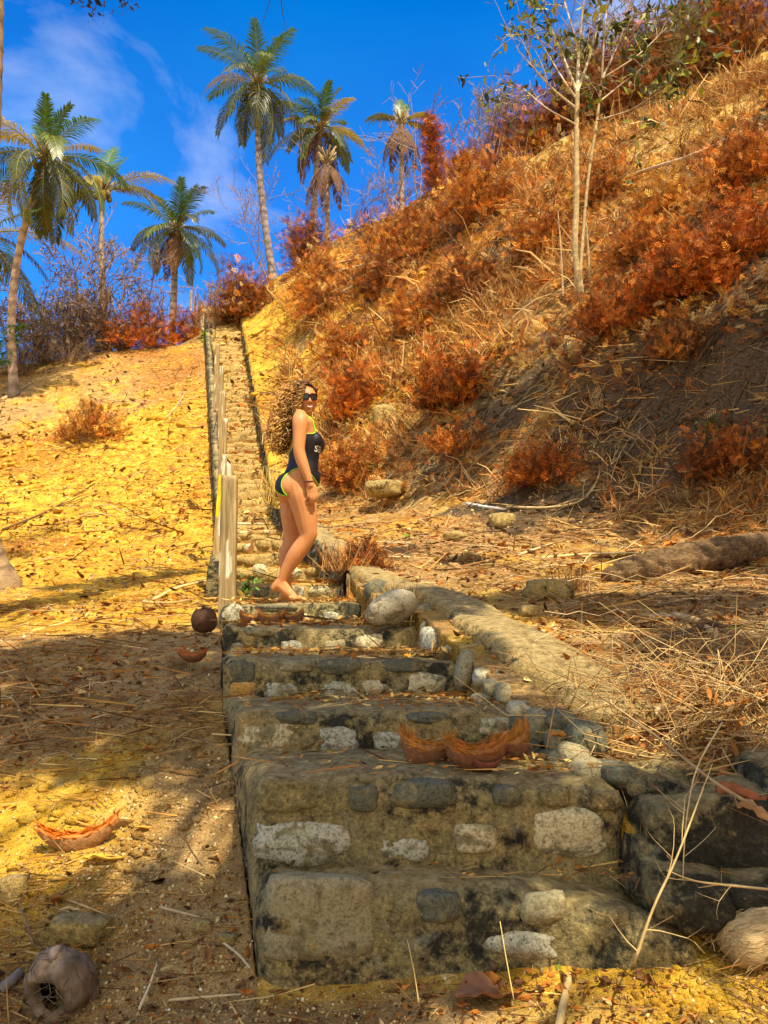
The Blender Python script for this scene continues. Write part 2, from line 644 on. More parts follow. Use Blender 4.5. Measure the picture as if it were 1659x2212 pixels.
# ---- soil
def soil_material():
    m, t, b = new_mat('dry_sandy_soil', 0.95, 0.1)
    p = pos_n(t)
    a = attr_n(t)
    sep = t.nodes.new('ShaderNodeSeparateColor')
    t.links.new(a.outputs['Color'], sep.inputs[0])
    big = noise_n(t, p, 0.9, 6, 0.65, 0.4)
    med = noise_n(t, p, 5.0, 8, 0.72, 0.3)
    fin = noise_n(t, p, 34.0, 6, 0.7)
    sand = ramp_n(t, med, [(0.25, (0.26, 0.12, 0.014)), (0.42, (0.52, 0.29, 0.026)), (0.56, (0.72, 0.44, 0.046)), (0.75, (0.86, 0.60, 0.15))])
    litter = ramp_n(t, fin, [(0.3, (0.09, 0.03, 0.008)), (0.5, (0.36, 0.125, 0.016)), (0.7, (0.60, 0.26, 0.035))])
    brown = ramp_n(t, med, [(0.3, (0.19, 0.11, 0.042)), (0.5, (0.40, 0.25, 0.10)), (0.7, (0.56, 0.37, 0.165)), (0.85, (0.70, 0.50, 0.26))])
    pale = ramp_n(t, med, [(0.3, (0.44, 0.26, 0.055)), (0.7, (0.78, 0.56, 0.19))])
    dark = ramp_n(t, fin, [(0.3, (0.045, 0.03, 0.018)), (0.7, (0.16, 0.105, 0.055))])
    def msk(ch, nz, lo, hi, k=0.9):
        s = math_n(t, 'ADD', sep.outputs[ch], math_n(t, 'MULTIPLY', math_n(t, 'SUBTRACT', nz, 0.5), 1.7))
        r = t.nodes.new('ShaderNodeMapRange')
        r.inputs['From Min'].default_value = lo; r.inputs['From Max'].default_value = hi
        r.inputs['To Max'].default_value = k
        t.links.new(s, r.inputs[0])
        return r.outputs[0]
    med2 = noise_n(t, p, 11.0, 7, 0.75, 0.6)
    c = mix_n(t, msk(1, big, 0.35, 0.7), sand, brown)
    c = mix_n(t, msk(2, big, 0.4, 0.7, 0.85), c, pale)
    c = mix_n(t, msk(0, med2, 0.47, 0.56, 0.92), c, litter)
    fl = noise_n(t, p, 19.0, 6, 0.75, 0.8)
    c = mix_n(t, ramp_n(t, fl, [(0.60, (0, 0, 0)), (0.66, (0.75,) * 3)]), c, (0.80, 0.60, 0.24))
    fl2 = noise_n(t, p, 14.0, 7, 0.78, 0.9)
    c = mix_n(t, ramp_n(t, fl2, [(0.33, (0.8,) * 3), (0.39, (0, 0, 0))]), c, (0.17, 0.07, 0.014))
    # fine dark crumbs and pale grains
    sp1 = noise_n(t, p, 75.0, 4, 0.7)
    c = mix_n(t, 1.0, c, ramp_n(t, sp1, [(0.30, (0.45, 0.42, 0.38)), (0.46, (1, 1, 1)), (0.62, (1.05, 1.05, 1.02)), (0.74, (1.5, 1.45, 1.3))]), 'MULTIPLY')
    gr = noise_n(t, p, 210.0, 3, 0.7)
    c = mix_n(t, 1.0, c, ramp_n(t, gr, [(0.30, (0.6, 0.57, 0.5)), (0.5, (1, 1, 1)), (0.70, (1.45, 1.4, 1.3))]), 'MULTIPLY')
    dk = noise_n(t, p, 3.0, 9, 0.78, 0.5)
    c = mix_n(t, ramp_n(t, dk, [(0.33, (0.85, 0.85, 0.85)), (0.44, (0, 0, 0))]), c, dark)
    blackened = math_n(t, 'SUBTRACT', 1.0, a.outputs['Alpha'])  # alpha carries the dark earth and the shade painted into the soil
    bm = math_n(t, 'ADD', blackened, math_n(t, 'MULTIPLY', math_n(t, 'SUBTRACT', med2, 0.5), 1.3))
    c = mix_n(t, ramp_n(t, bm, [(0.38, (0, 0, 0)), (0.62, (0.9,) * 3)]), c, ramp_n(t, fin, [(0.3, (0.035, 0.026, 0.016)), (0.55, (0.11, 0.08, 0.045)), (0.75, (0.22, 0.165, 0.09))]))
    t.links.new(c, b.inputs['Base Color'])
    h = math_n(t, 'ADD', math_n(t, 'MULTIPLY', med, 1.0), math_n(t, 'ADD', math_n(t, 'MULTIPLY', fin, 0.6), math_n(t, 'MULTIPLY', sp1, 0.3)))
    bump_n(t, b, h, 0.9, 0.05)
    return m


M_SOIL = soil_material()


def lerp_masks(X, Y):
    """litter / brown earth / bare pale sand"""
    sl = edge_l(Y) - X; sr = X - edge_r(Y)
    p = np.stack([X, Y], 1)
    nz = fbm(p * 0.35, 3, 41); nz2 = fbm(p * 0.8, 3, 47)
    left = X < edge_l(Y)
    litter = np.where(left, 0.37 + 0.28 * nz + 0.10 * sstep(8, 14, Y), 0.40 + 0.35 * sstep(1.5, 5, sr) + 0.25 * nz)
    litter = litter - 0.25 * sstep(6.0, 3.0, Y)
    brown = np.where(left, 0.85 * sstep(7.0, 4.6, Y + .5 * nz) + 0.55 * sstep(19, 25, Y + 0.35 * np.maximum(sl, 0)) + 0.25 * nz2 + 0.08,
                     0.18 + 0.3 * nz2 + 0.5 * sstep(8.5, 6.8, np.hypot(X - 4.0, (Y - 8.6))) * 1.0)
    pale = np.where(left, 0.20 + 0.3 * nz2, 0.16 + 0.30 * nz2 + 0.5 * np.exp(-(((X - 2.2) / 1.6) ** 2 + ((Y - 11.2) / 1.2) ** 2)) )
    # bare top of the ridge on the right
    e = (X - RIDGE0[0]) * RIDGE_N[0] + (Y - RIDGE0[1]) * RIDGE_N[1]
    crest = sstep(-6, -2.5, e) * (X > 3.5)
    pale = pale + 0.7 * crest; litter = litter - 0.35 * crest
    # sun patches at the foot of the steps painted in as cleaner, yellower sand
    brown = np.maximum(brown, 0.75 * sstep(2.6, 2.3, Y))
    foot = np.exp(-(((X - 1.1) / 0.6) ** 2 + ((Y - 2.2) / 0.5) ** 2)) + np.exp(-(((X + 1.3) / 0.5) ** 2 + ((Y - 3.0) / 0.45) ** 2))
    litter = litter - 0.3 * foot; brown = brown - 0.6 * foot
    # charred, twig-strewn earth in the hollow, plus shade painted there and in slope strips
    blackened = 1.05 * np.exp(-(((X - 3.6) / 1.6) ** 2 + ((Y - 9.1) / 1.5) ** 2)) + np.where(left, 0, sstep(.8, 3, sr) * sstep(7, 10, Y) * np.clip(.32 + 1.6 * fbm(np.stack([X * .7, (Y + X * .8) * 1.3], 1), 3, 55), 0, .9))
    blackened = blackened + np.where(left, 0.30 * np.clip(fbm(p * 1.4, 3, 57), 0, 1), 0.75 * np.clip(.1 + fbm(p * 1.7, 3, 58), 0, 1))
    blackened = blackened * (1 - crest)
    return np.concatenate([np.clip(np.stack([litter, brown, pale], 1), 0, 1), 1 - np.clip(blackened, 0, 1)[:, None]], 1)


fine = np.radians(np.arange(-34, 34.01, 0.125))
rest = np.radians(np.concatenate([np.arange(34, 60, 1.0)[1:], np.arange(60, 300, 4.0), np.arange(300, 326, 1.0)]))
ANG = np.concatenate([fine, rest])
rr = [0.02]; 
while rr[-1] < 1.2: rr.append(rr[-1] + 0.12)
while rr[-1] < 48: rr.append(rr[-1] * 1.0068)
while rr[-1] < 1500: rr.append(rr[-1] * 1.12)
RAD = np.array(rr)
na, nr = len(ANG), len(RAD)
AA, RRR = np.meshgrid(ANG, RAD, indexing='ij')
GX = (RRR * np.sin(AA)).reshape(-1); GY = (RRR * np.cos(AA)).reshape(-1)
GZ = ground(GX, GY)
ii, jj = np.meshgrid(np.arange(na), np.arange(nr - 1), indexing='ij')
i2 = (ii + 1) % na
GQ = np.stack([ii * nr + jj, ii * nr + jj + 1, i2 * nr + jj + 1, i2 * nr + jj], -1).reshape(-1, 4)
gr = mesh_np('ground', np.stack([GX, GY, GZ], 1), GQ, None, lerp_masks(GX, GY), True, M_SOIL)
tag(gr, kind='structure')

# which grid points the viewer can see, and how much of the view each fills: used to spread litter evenly
_nf = len(fine)
_el = (GZ.reshape(na, nr) / np.maximum(RRR * np.cos(AA), 1e-3))[:_nf]
_mx = np.maximum.accumulate(np.where(RRR[:_nf] > 1.3, _el, -9), axis=1)
_gain = np.diff(np.concatenate([np.full((_nf, 1), -9.0), _mx], 1), axis=1)
_gain[(RRR[:_nf] < 1.45) | (RRR[:_nf] > 60)] = 0
_gain = np.clip(_gain, 0, 0.02)
VIS_W = _gain.reshape(-1)
VIS_X = GX[:_nf * nr]; VIS_Y = GY[:_nf * nr]
VIS_Z = GZ[:_nf * nr]
# photo position of each
_c = (VIS_Y * math.cos(TH) + VIS_Z * math.sin(TH))
VIS_U = CX + F * VIS_X / np.maximum(_c, 1e-3)
VIS_V = CY - F * (-VIS_Y * math.sin(TH) + VIS_Z * math.cos(TH)) / np.maximum(_c, 1e-3)
_in_stairs = (VIS_Y > 2.44) & (VIS_X > edge_l(VIS_Y) - 0.02) & (VIS_X < edge_r(VIS_Y) + 0.1)


def scatter(n, weight=None, power=0.0):
    """n ground points, even over the view, weighted by weight(U, V, X, Y)"""
    w = VIS_W.copy()
    w[_in_stairs] = 0
    if power:
        w = w * np.maximum(VIS_Y, 1.0) ** power
    if weight is not None:
        w = w * np.clip(weight(VIS_U, VIS_V, VIS_X, VIS_Y), 0, None)
    w = w / w.sum()
    k = G.choice(len(w), n, p=w)
    j = VIS_Y[k][:, None] * 0.012
    x = VIS_X[k] + G.normal(0, 1, n) * j[:, 0]
    y = VIS_Y[k] + G.normal(0, 1, n) * j[:, 0]
    z = ground(x, y)
    return np.stack([x, y, z], 1)
# ---------------------------------------------------------------- masonry
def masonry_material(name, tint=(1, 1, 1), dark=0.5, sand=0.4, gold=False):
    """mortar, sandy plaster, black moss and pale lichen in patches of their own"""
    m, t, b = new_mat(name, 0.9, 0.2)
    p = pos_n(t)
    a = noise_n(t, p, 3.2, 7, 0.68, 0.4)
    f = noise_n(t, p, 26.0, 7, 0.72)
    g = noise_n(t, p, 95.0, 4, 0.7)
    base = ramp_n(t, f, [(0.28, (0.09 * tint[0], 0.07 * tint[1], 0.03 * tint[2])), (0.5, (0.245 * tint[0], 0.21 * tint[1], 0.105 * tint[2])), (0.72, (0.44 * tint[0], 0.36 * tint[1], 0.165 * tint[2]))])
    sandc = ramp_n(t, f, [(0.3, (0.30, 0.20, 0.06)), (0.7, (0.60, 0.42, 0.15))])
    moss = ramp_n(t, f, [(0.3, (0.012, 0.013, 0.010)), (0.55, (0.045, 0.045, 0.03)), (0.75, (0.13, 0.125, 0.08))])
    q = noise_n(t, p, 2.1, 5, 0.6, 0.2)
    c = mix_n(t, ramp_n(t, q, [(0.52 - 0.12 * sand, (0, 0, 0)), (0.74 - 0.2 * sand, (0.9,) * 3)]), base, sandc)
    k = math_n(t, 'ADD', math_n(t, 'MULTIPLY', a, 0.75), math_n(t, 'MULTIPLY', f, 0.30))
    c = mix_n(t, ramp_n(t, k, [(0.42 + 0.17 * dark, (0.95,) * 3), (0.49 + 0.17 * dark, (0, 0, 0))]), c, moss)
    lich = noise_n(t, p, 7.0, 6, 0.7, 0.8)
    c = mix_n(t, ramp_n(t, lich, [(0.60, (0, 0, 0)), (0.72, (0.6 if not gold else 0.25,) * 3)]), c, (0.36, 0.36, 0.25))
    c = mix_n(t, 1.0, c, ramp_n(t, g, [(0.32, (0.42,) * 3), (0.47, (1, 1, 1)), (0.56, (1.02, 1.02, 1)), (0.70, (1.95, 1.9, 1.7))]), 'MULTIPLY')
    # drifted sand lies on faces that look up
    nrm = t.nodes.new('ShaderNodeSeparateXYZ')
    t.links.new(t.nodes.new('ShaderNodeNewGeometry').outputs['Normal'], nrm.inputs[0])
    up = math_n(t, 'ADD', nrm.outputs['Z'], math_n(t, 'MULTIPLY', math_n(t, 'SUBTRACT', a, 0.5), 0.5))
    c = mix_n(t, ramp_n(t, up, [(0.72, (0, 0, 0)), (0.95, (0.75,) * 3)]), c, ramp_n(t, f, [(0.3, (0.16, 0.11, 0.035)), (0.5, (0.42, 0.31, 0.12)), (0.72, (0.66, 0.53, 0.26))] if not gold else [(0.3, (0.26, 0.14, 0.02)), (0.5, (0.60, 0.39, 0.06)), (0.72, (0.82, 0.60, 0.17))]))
    t.links.new(c, b.inputs['Base Color'])
    h = math_n(t, 'ADD', f, math_n(t, 'MULTIPLY', g, 0.45))
    bump_n(t, b, h, 1.0, 0.03)
    return m


def granite_material(name, light=(0.62, 0.62, 0.55), mid=(0.30, 0.30, 0.26), dk=(0.06, 0.06, 0.055), grime=0.45):
    m, t, b = new_mat(name, 0.8, 0.3)
    p = pos_n(t)
    g = noise_n(t, p, 110.0, 3, 0.75)
    g2 = noise_n(t, p, 60.0, 3, 0.7)
    k = math_n(t, 'ADD', math_n(t, 'MULTIPLY', g, 0.6), math_n(t, 'MULTIPLY', g2, 0.4))
    c = ramp_n(t, k, [(0.34, dk), (0.43, mid), (0.52, light), (0.7, tuple(min(1, x * 1.25) for x in light))])
    a = noise_n(t, p, 11.0, 7, 0.7, 0.5)
    f = noise_n(t, p, 30.0, 6, 0.7)
    mort = ramp_n(t, f, [(0.3, (0.05, 0.042, 0.02)), (0.5, (0.17, 0.14, 0.06)), (0.75, (0.36, 0.30, 0.14))])
    c = mix_n(t, ramp_n(t, a, [(0.34 + .14 * grime, (0.93,) * 3), (0.42 + .14 * grime, (0, 0, 0))]), c, mort)
    t.links.new(c, b.inputs['Base Color'])
    bump_n(t, b, math_n(t, 'ADD', k, a), 0.5, 0.012)
    return m


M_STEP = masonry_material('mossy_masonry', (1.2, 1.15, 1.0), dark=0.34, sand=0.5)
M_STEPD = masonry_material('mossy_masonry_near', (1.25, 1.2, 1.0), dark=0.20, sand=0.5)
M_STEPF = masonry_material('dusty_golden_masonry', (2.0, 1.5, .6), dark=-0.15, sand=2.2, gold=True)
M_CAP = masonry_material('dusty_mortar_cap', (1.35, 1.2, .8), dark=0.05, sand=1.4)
M_WALLST = masonry_material('rough_wall_stone', (0.9, 0.9, 0.85), dark=0.55, sand=0.25)
M_GRAN = granite_material('speckled_granite', (0.44, 0.42, 0.29), (0.23, 0.215, 0.14), (0.055, 0.05, 0.034), 0.62)
M_GRAN2 = granite_material('ochre_granite', (0.56, 0.48, 0.26), (0.33, 0.26, 0.12), (0.09, 0.075, 0.04), 0.5)
M_DARKST = granite_material('dark_cobble', (0.115, 0.115, 0.07), (0.07, 0.07, 0.042), (0.022, 0.021, 0.014), 0.6)
M_GREYST = granite_material('grey_cobble', (0.31, 0.265, 0.135), (0.21, 0.175, 0.085), (0.085, 0.07, 0.033), 0.5)
M_ORANGEST = granite_material('orange_stone', (0.50, 0.29, 0.07), (0.36, 0.19, 0.04), (0.12, 0.06, 0.015), 0.3)
SM = {'m': M_STEPD, 'g': M_GRAN, 'o': M_GRAN2, 'd': M_DARKST, 'y': M_GREYST, 'r': M_ORANGEST}

flight = thing('stone_stairway', 'mossy cobble and mortar stairway climbing from the foreground up the hill', 'stairway', (0, 2.46, -1.1))

# embedded stones on each riser: (u, v, width px, height px, kind)
FACE = [
    [(1128, 2042, 195, 66, 'g'), (690, 1985, 235, 175, 'y'), (1175, 1966, 100, 62, 'y'), (950, 1962, 90, 56, 'd'), (1320, 1985, 80, 46, 'm')],
    [(652, 1822, 205, 88, 'g'), (872, 1838, 112, 56, 'g'), (1030, 1812, 92, 58, 'o'), (1228, 1800, 165, 105, 'o'), (915, 1718, 142, 62, 'd'), (785, 1728, 64, 56, 'd'),
     (1095, 1722, 58, 42, 'd'), (1200, 1722, 62, 42, 'm'), (622, 1718, 135, 66, 'm'), (1310, 1730, 60, 40, 'm')],
    [(593, 1597, 142, 66, 'o'), (731, 1602, 88, 64, 'g'), (840, 1603, 66, 42, 'g'), (960, 1612, 62, 44, 'y'), (1070, 1570, 72, 36, 'o'), (930, 1553, 110, 28, 'd'), (640, 1552, 96, 30, 'd')],
    [(607, 1492, 74, 46, 'g'), (733, 1497, 80, 52, 'g'), (817, 1490, 72, 44, 'o'), (524, 1494, 62, 42, 'r'), (523, 1454, 56, 52, 'd'), (735, 1442, 92, 34, 'd'), (920, 1480, 90, 52, 'o'), (860, 1440, 90, 26, 'd'), (640, 1440, 80, 26, 'y')],
    [(628, 1399, 48, 32, 'g'), (513, 1402, 34, 28, 'g'), (722, 1400, 46, 38, 'y'), (800, 1385, 70, 34, 'o'), (560, 1365, 70, 20, 'y')],
    [(716, 1338, 40, 34, 'g'), (505, 1330, 52, 46, 'g'), (600, 1315, 90, 18, 'd'), (650, 1336, 44, 26, 'o')],
    [(690, 1278, 46, 24, 'o'), (735, 1282, 34, 22, 'o'), (640, 1278, 40, 24, 'g'), (560, 1280, 50, 24, 'd')],
]
BOT = [2112, 1888, 1652, 1528, 1428, 1358, 1302]
for k in range(14):
    y0 = STEP_Y[k]
    y1 = (STEP_Y[k + 1] if k < 13 else STEP_Y[k] + 0.45) + (0.14 if k < 13 else 0)
    z1 = STEP_Z[k]
    zb = z1 - (0.42 if k < 6 else 0.34)
    nearf = k < 6
    res = 0.022 if k < 2 else (0.03 if nearf else 0.05)
    pL, Q = block(STEP_L[k], STEP_R[k] + 0.03, y0, y1, zb, z1, 0.085 if k < 2 else 0.05, res, 0.017 if nearf else 0.022, 30 + k)
    # taper the block sideways towards the next row
    if k < 13:
        w = np.clip((pL[:, 1] - y0) / (y1 - y0), 0, 1)
        sx = (pL[:, 0] - STEP_L[k]) / (STEP_R[k] - STEP_L[k])
        tl = STEP_L[k] * (1 - w) + (edge_l(np.array([y1]))[0]) * w
        tr = STEP_R[k] * (1 - w) + (edge_r(np.array([y1]))[0]) * w
        pL[:, 0] = tl + sx * (tr - tl)
    # worn, uneven upper edge
    topw = sstep(zb + 0.1, z1, pL[:, 2])
    pL[:, 2] += topw * 0.028 * fbm(np.stack([pL[:, 0] * 3.1, pL[:, 1] * 2.0], 1), 3, 70 + k)
    if k == 0:   # the bottom step dies into the sand at its right end
        rr_ = sstep(0.35, 0.95, pL[:, 0])
        pL[:, 2] -= topw * 0.10 * rr_
        pL[:, 1] -= 0.05 * rr_ * topw
    a = Acc(); a.add(pL, Q)
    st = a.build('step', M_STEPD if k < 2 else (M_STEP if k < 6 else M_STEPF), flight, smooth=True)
    if k < 7:
        for q, (u, v, w_, h_, kind) in enumerate(FACE[k]):
            c = P(u, v, y0)
            sx_, sz_ = w_ / F * y0 / 2, h_ / F * y0 / 2
            dy_ = min(sx_ * 0.42, .05) + .012
            c[1] = y0 + dy_ - R.uniform(.004, .013) - .008
            V, Q_, T_ = rock(c, (sx_ * 1.10, dy_, sz_ * 1.10), seed=k * 20 + q, rough=0.19, box=0.5)
            b_ = Acc(); b_.add(V, Q_, T_)
            b_.build('embedded_stone', SM[kind], st, smooth=True)
    else:
        for q in range(5):
            x = STEP_L[k] + (STEP_R[k] - STEP_L[k]) * (0.1 + 0.2 * q + R.uniform(-.05, .05))
            V, Q_, T_ = rock((x, y0 + 0.05, z1 - R.uniform(0.02, 0.1)), (R.uniform(.07, .14), .09, R.uniform(.04, .07)), seed=k * 20 + q, rough=0.15, lo=True)
            b_ = Acc(); b_.add(V, Q_, T_)
            b_.build('embedded_stone', R.choice([M_STEPF, M_GRAN2, M_STEPF]), st, smooth=True)

# upper flight: narrow irregular treads up to the brow
NUP = 48
for k in range(NUP):
    f0 = k / NUP
    y0 = 15.4 + 0.42 + (29.7 - 15.82) * f0
    y1 = 15.82 + (29.7 - 15.82) * (k + 1) / NUP
    z1 = STEP_Z[-1] + (stair_z(29.7) - STEP_Z[-1]) * (k + 1) / NUP
    xl, xr = float(edge_l(y0)) + R.uniform(-.05, .04), float(edge_r(y0)) + R.uniform(-.05, .05); z1 += R.uniform(-.025, .025)
    pL, Q = block(xl, xr, y0, y1 + 0.16, z1 - 0.32, z1, 0.04, 0.075, 0.028, 130 + k)
    fr = sstep(y0 + 0.25, y0, pL[:, 1])
    pL[:, 1] += fr * 0.075 * fbm(np.stack([pL[:, 0] * 5.5, pL[:, 2] * 3], 1), 2, 300 + k)
    pL[:, 2] += 0.05 * fbm(np.stack([pL[:, 0] * 4.5, pL[:, 1] * 3], 1), 2, 340 + k)
    a = Acc(); a.add(pL, Q)
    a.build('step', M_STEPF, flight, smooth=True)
# worn landing at the brow
pL, Q = block(float(edge_l(29.7)), float(edge_r(29.7)), 29.72, 36.0, stair_z(29.7) - 0.3, stair_z(29.7) + 0.0, 0.04, 0.15, 0.03, 77)
pL[:, 2] += np.clip(pL[:, 1] - 29.7, 0, 9) * 0.11; pL[:, 0] += np.interp(pL[:, 1], [29.7, 36], [0, float(edge_l(36) - edge_l(29.7))])
a = Acc(); a.add(pL, Q); a.build('landing', M_STEPF, flight, smooth=True)

far_flight = thing('stone_stairway', 'small far upper flight of stone steps bending left beyond the brow', 'stairway', _f0)
for k in range(22):
    y0 = 36.0 + 6.5 * k / 22; y1 = 36.0 + 6.5 * (k + 1) / 22
    z1 = _f0[2] + (_g0[2] - _f0[2]) * (k + 1) / 22
    xl = _f0[0] + (_g0[0] - _f0[0]) * k / 22
    pL, Q = block(xl, xl + 1.0, y0, y1 + 0.15, z1 - 0.5, z1, 0.04, 0.11, 0.03, 230 + k)
    a = Acc(); a.add(pL, Q); a.build('step', M_STEPF, far_flight, smooth=True)

# ---- retaining wall on the right of the stairs
wall = thing('retaining_wall', 'low cobble retaining wall with sloping mortar cap along the right side of the stairs', 'wall', (edge_r(3.1), 3.1, -0.6))
ys = np.concatenate([np.arange(3.05, 6.0, 0.05), np.arange(6.0, 29.7, 0.09)])
prof_x = np.linspace(0, 1, 13)
capV = []
for y in ys:
    x0 = float(edge_r(y)) + float(np.interp(y, [3.0, 3.4, 5.5, 6.2], [.16, .13, .09, .02])); z = float(wall_z(y))
    wd = float(np.interp(y, [3.0, 3.6, 6, 10, 30], [0.40, 0.33, 0.25, 0.24, 0.28]))
    for s in prof_x:
        capV.append((x0 + s * wd, y, z + (0.034 if y < 7 else 0.03) - 0.035 * (abs(2 * s - 1) ** 7)))
capV = np.array(capV)
capV[:, 2] += 0.02 * fbm(capV * np.array([2, 2, 1]), 2, 91) + 0.006 * fbm(capV * 14, 2, 92)
capV[:, 0] += 0.03 * fbm(capV * np.array([0.1, 3.3, 0.1]), 3, 93)
nx = len(prof_x)
top = capV.reshape(len(ys), nx, 3)
skL = top[:, :1].copy(); skL[:, :, 2] -= 0.34
skR = top[:, -1:].copy(); skR[:, :, 2] -= 0.35
full = np.concatenate([skL, top, skR], 1)
n2 = nx + 2
ii, jj = np.meshgrid(np.arange(len(ys) - 1), np.arange(n2 - 1), indexing='ij')
Qc = np.stack([ii * n2 + jj, ii * n2 + jj + 1, (ii + 1) * n2 + jj + 1, (ii + 1) * n2 + jj], -1).reshape(-1, 4)
a = Acc(); a.add(full.reshape(-1, 3), Qc)
# front end of the cap
fr = full[0]; a.add(np.concatenate([fr, fr - np.array([0, -0.02, 0.3])]), [(i, i + n2, i + n2 + 1, i + 1) for i in range(n2 - 1)])
a.build('cap', M_CAP, wall, smooth=True)

# inner face, far part: stones bulging out of mortar
yf = np.arange(6.3, 29.7, 0.06)
zf = np.linspace(0, 1, 12)
fv = []
for y in yf:
    zt = float(wall_z(y)) + 0.0; zb = float(stair_z(y)) - 0.25
    for s in zf:
        fv.append((float(edge_r(y)) + 0.03, y, zb + s * (zt - zb)))
fv = np.array(fv)
cell = fv[:, 1:] * np.array([5.0, 7.5])
ci = np.floor(cell)
best = np.full(len(fv), 9.0)
for dx in (-1, 0, 1):
    for dz in (-1, 0, 1):
        g = ci + np.array([dx, dz])
        jx = _h(g[:, 0].astype(np.int64), g[:, 1].astype(np.int64), np.zeros(len(g), dtype=np.int64), 5) * 0.35
        jz = _h(g[:, 0].astype(np.int64), g[:, 1].astype(np.int64), np.ones(len(g), dtype=np.int64), 6) * 0.35
        c = g + 0.5 + np.stack([jx, jz], 1)
        best = np.minimum(best, np.hypot(*(cell - c).T))
fv[:, 0] += 0.06 - 0.13 * np.clip(1 - best ** 2 * 1.6, 0, 1)
nz_ = len(zf)
ii, jj = np.meshgrid(np.arange(len(yf) - 1), np.arange(nz_ - 1), indexing='ij')
Qf = np.stack([ii * nz_ + jj, (ii + 1) * nz_ + jj, (ii + 1) * nz_ + jj + 1, ii * nz_ + jj + 1], -1).reshape(-1, 4)
bk = fv.copy(); bk[:, 0] += 0.25
a = Acc(); a.add(fv, Qf); a.add(bk, Qf[:, ::-1])
a.build('inner_face', M_WALLST, wall, smooth=True)

# cobbles stacked between the treads and the cap: (u, v, width, height, depth, kind, tilt)
COB = [(915, 1338, 52, 60, 4.75, 'y', 0.2), (940, 1356, 66, 46, 4.55, 'o', -0.1), (946, 1388, 78, 70, 4.35, 'g', 0.1), (990, 1407, 72, 44, 4.05, 'y', -0.35),
       (1004, 1448, 40, 84, 3.74, 'y', 0.15), (1041, 1462, 40, 40, 3.62, 'g', 0), (1022, 1480, 30, 66, 3.8, 'y', 0.1), (1062, 1496, 36, 56, 3.5, 'd', -0.2), (1037, 1516, 44, 34, 3.45, 'y', 0.1),
       (1085, 1508, 36, 66, 3.4, 'y', 0.1), (1078, 1470, 40, 44, 3.6, 'd', 0), (1121, 1531, 50, 34, 3.25, 'o', 0.05), (1160, 1568, 56, 70, 3.14, 'y', 0.1), (1118, 1562, 40, 40, 3.22, 'd', 0), (1200, 1602, 50, 62, 3.06, 'y', -0.1),
       (1190, 1650, 60, 60, 2.98, 'd', 0), (1235, 1640, 66, 70, 2.95, 'y', 0), (1270, 1668, 90, 60, 2.85, 'y', 0.2), (1330, 1672, 86, 50, 2.8, 'd', 0), (1240, 1700, 70, 40, 2.80, 'y', 0),
       (1140, 1615, 46, 40, 3.08, 'd', 0), (1260, 1600, 90, 80, 3.02, 'd', 0.1), (1210, 1556, 70, 50, 3.1, 'd', 0)]
for q, (u, v, w_, h_, d, kind, tl) in enumerate(COB):
    c = P(u, v, d)
    V, Q_, T_ = rock(c, (w_ / F * d / 2 * 1.08, w_ / F * d / 2 * 1.2 + .03, h_ / F * d / 2 * 1.08), seed=400 + q, rough=0.12, box=0.25, tilt=rot_axis((0, 1, 0), tl))
    b_ = Acc(); b_.add(V, Q_, T_)
    b_.build('cobble', SM[kind], wall, smooth=True)
# cobbles further up, peeping over the inner face
for q in range(26):
    y = 5.4 + q * 0.17 + R.uniform(-.04, .04)
    s = R.uniform(.06, .10)
    c = (float(edge_r(y)) + 0.06 + R.uniform(-.02, .03), y, float(wall_z(y)) - R.uniform(0.03, 0.22))
    V, Q_, T_ = rock(c, (s, s * 1.1, s * R.uniform(.7, 1)), seed=450 + q, rough=0.12, box=0.25, lo=True)
    b_ = Acc(); b_.add(V, Q_, T_)
    b_.build('cobble', R.choice([M_WALLST, M_GREYST, M_DARKST]), wall, smooth=True)

# front of the wall: big rough boulders and mortar at the right
BF = [(1425, 1770, 165, 205, 2.74, 'm', 0.3), (1540, 1830, 330, 250, 2.62, 'm', -0.05), (1470, 1700, 230, 110, 2.86, 'm', 0.25), (1610, 1755, 230, 110, 2.80, 'm', 0.2), (1375, 1720, 80, 120, 2.78, 'm', 0),
      (1480, 1930, 200, 130, 2.50, 'm', 0.15), (1640, 1940, 190, 140, 2.52, 'm', 0), (1740, 1800, 220, 300, 2.66, 'm', 0), (1395, 1870, 90, 130, 2.62, 'm', 0.1)]
for q, (u, v, w_, h_, d, kind, tl) in enumerate(BF):
    c = P(u, v, d); c[1] += 0.1
    V, Q_, T_ = rock(c, (w_ / F * d / 2 * 1.05, 0.22, h_ / F * d / 2 * 1.05), seed=500 + q, rough=0.17, box=0.55, tilt=rot_axis((0, 1, 0), tl))
    b_ = Acc(); b_.add(V, Q_, T_)
    b_.build('boulder', M_WALLST, wall, smooth=True)

# ---- low curb on the left of the upper stairs
curb = thing('curb_wall', 'low rough stone curb along the left edge of the upper stairs', 'wall', (edge_l(6.6), 6.6, 0))
yc = np.arange(7.2, 29.9, 0.07)
sec = []
for y in yc:
    x = float(edge_l(y)); zt = float(stair_z(y)) + 0.10; zb = float(stair_z(y)) - 0.75
    for dx, z in ((-0.20, zb), (-0.20, zb + .25), (-0.19, zb + .5), (-0.185, zt - 0.12), (-0.17, zt - 0.02), (-0.12, zt), (-0.05, zt), (-0.015, zt - .03), (-0.005, zt - 0.3)):
        sec.append((x + dx, y, z))
sec = np.array(sec)
for a_ in (0, 2):
    sec[:, a_] += 0.035 * fbm(sec * 3.5, 3, 600 + a_) + 0.02 * fbm(sec * 9, 2, 610 + a_)
n2 = 9
ii, jj = np.meshgrid(np.arange(len(yc) - 1), np.arange(n2 - 1), indexing='ij')
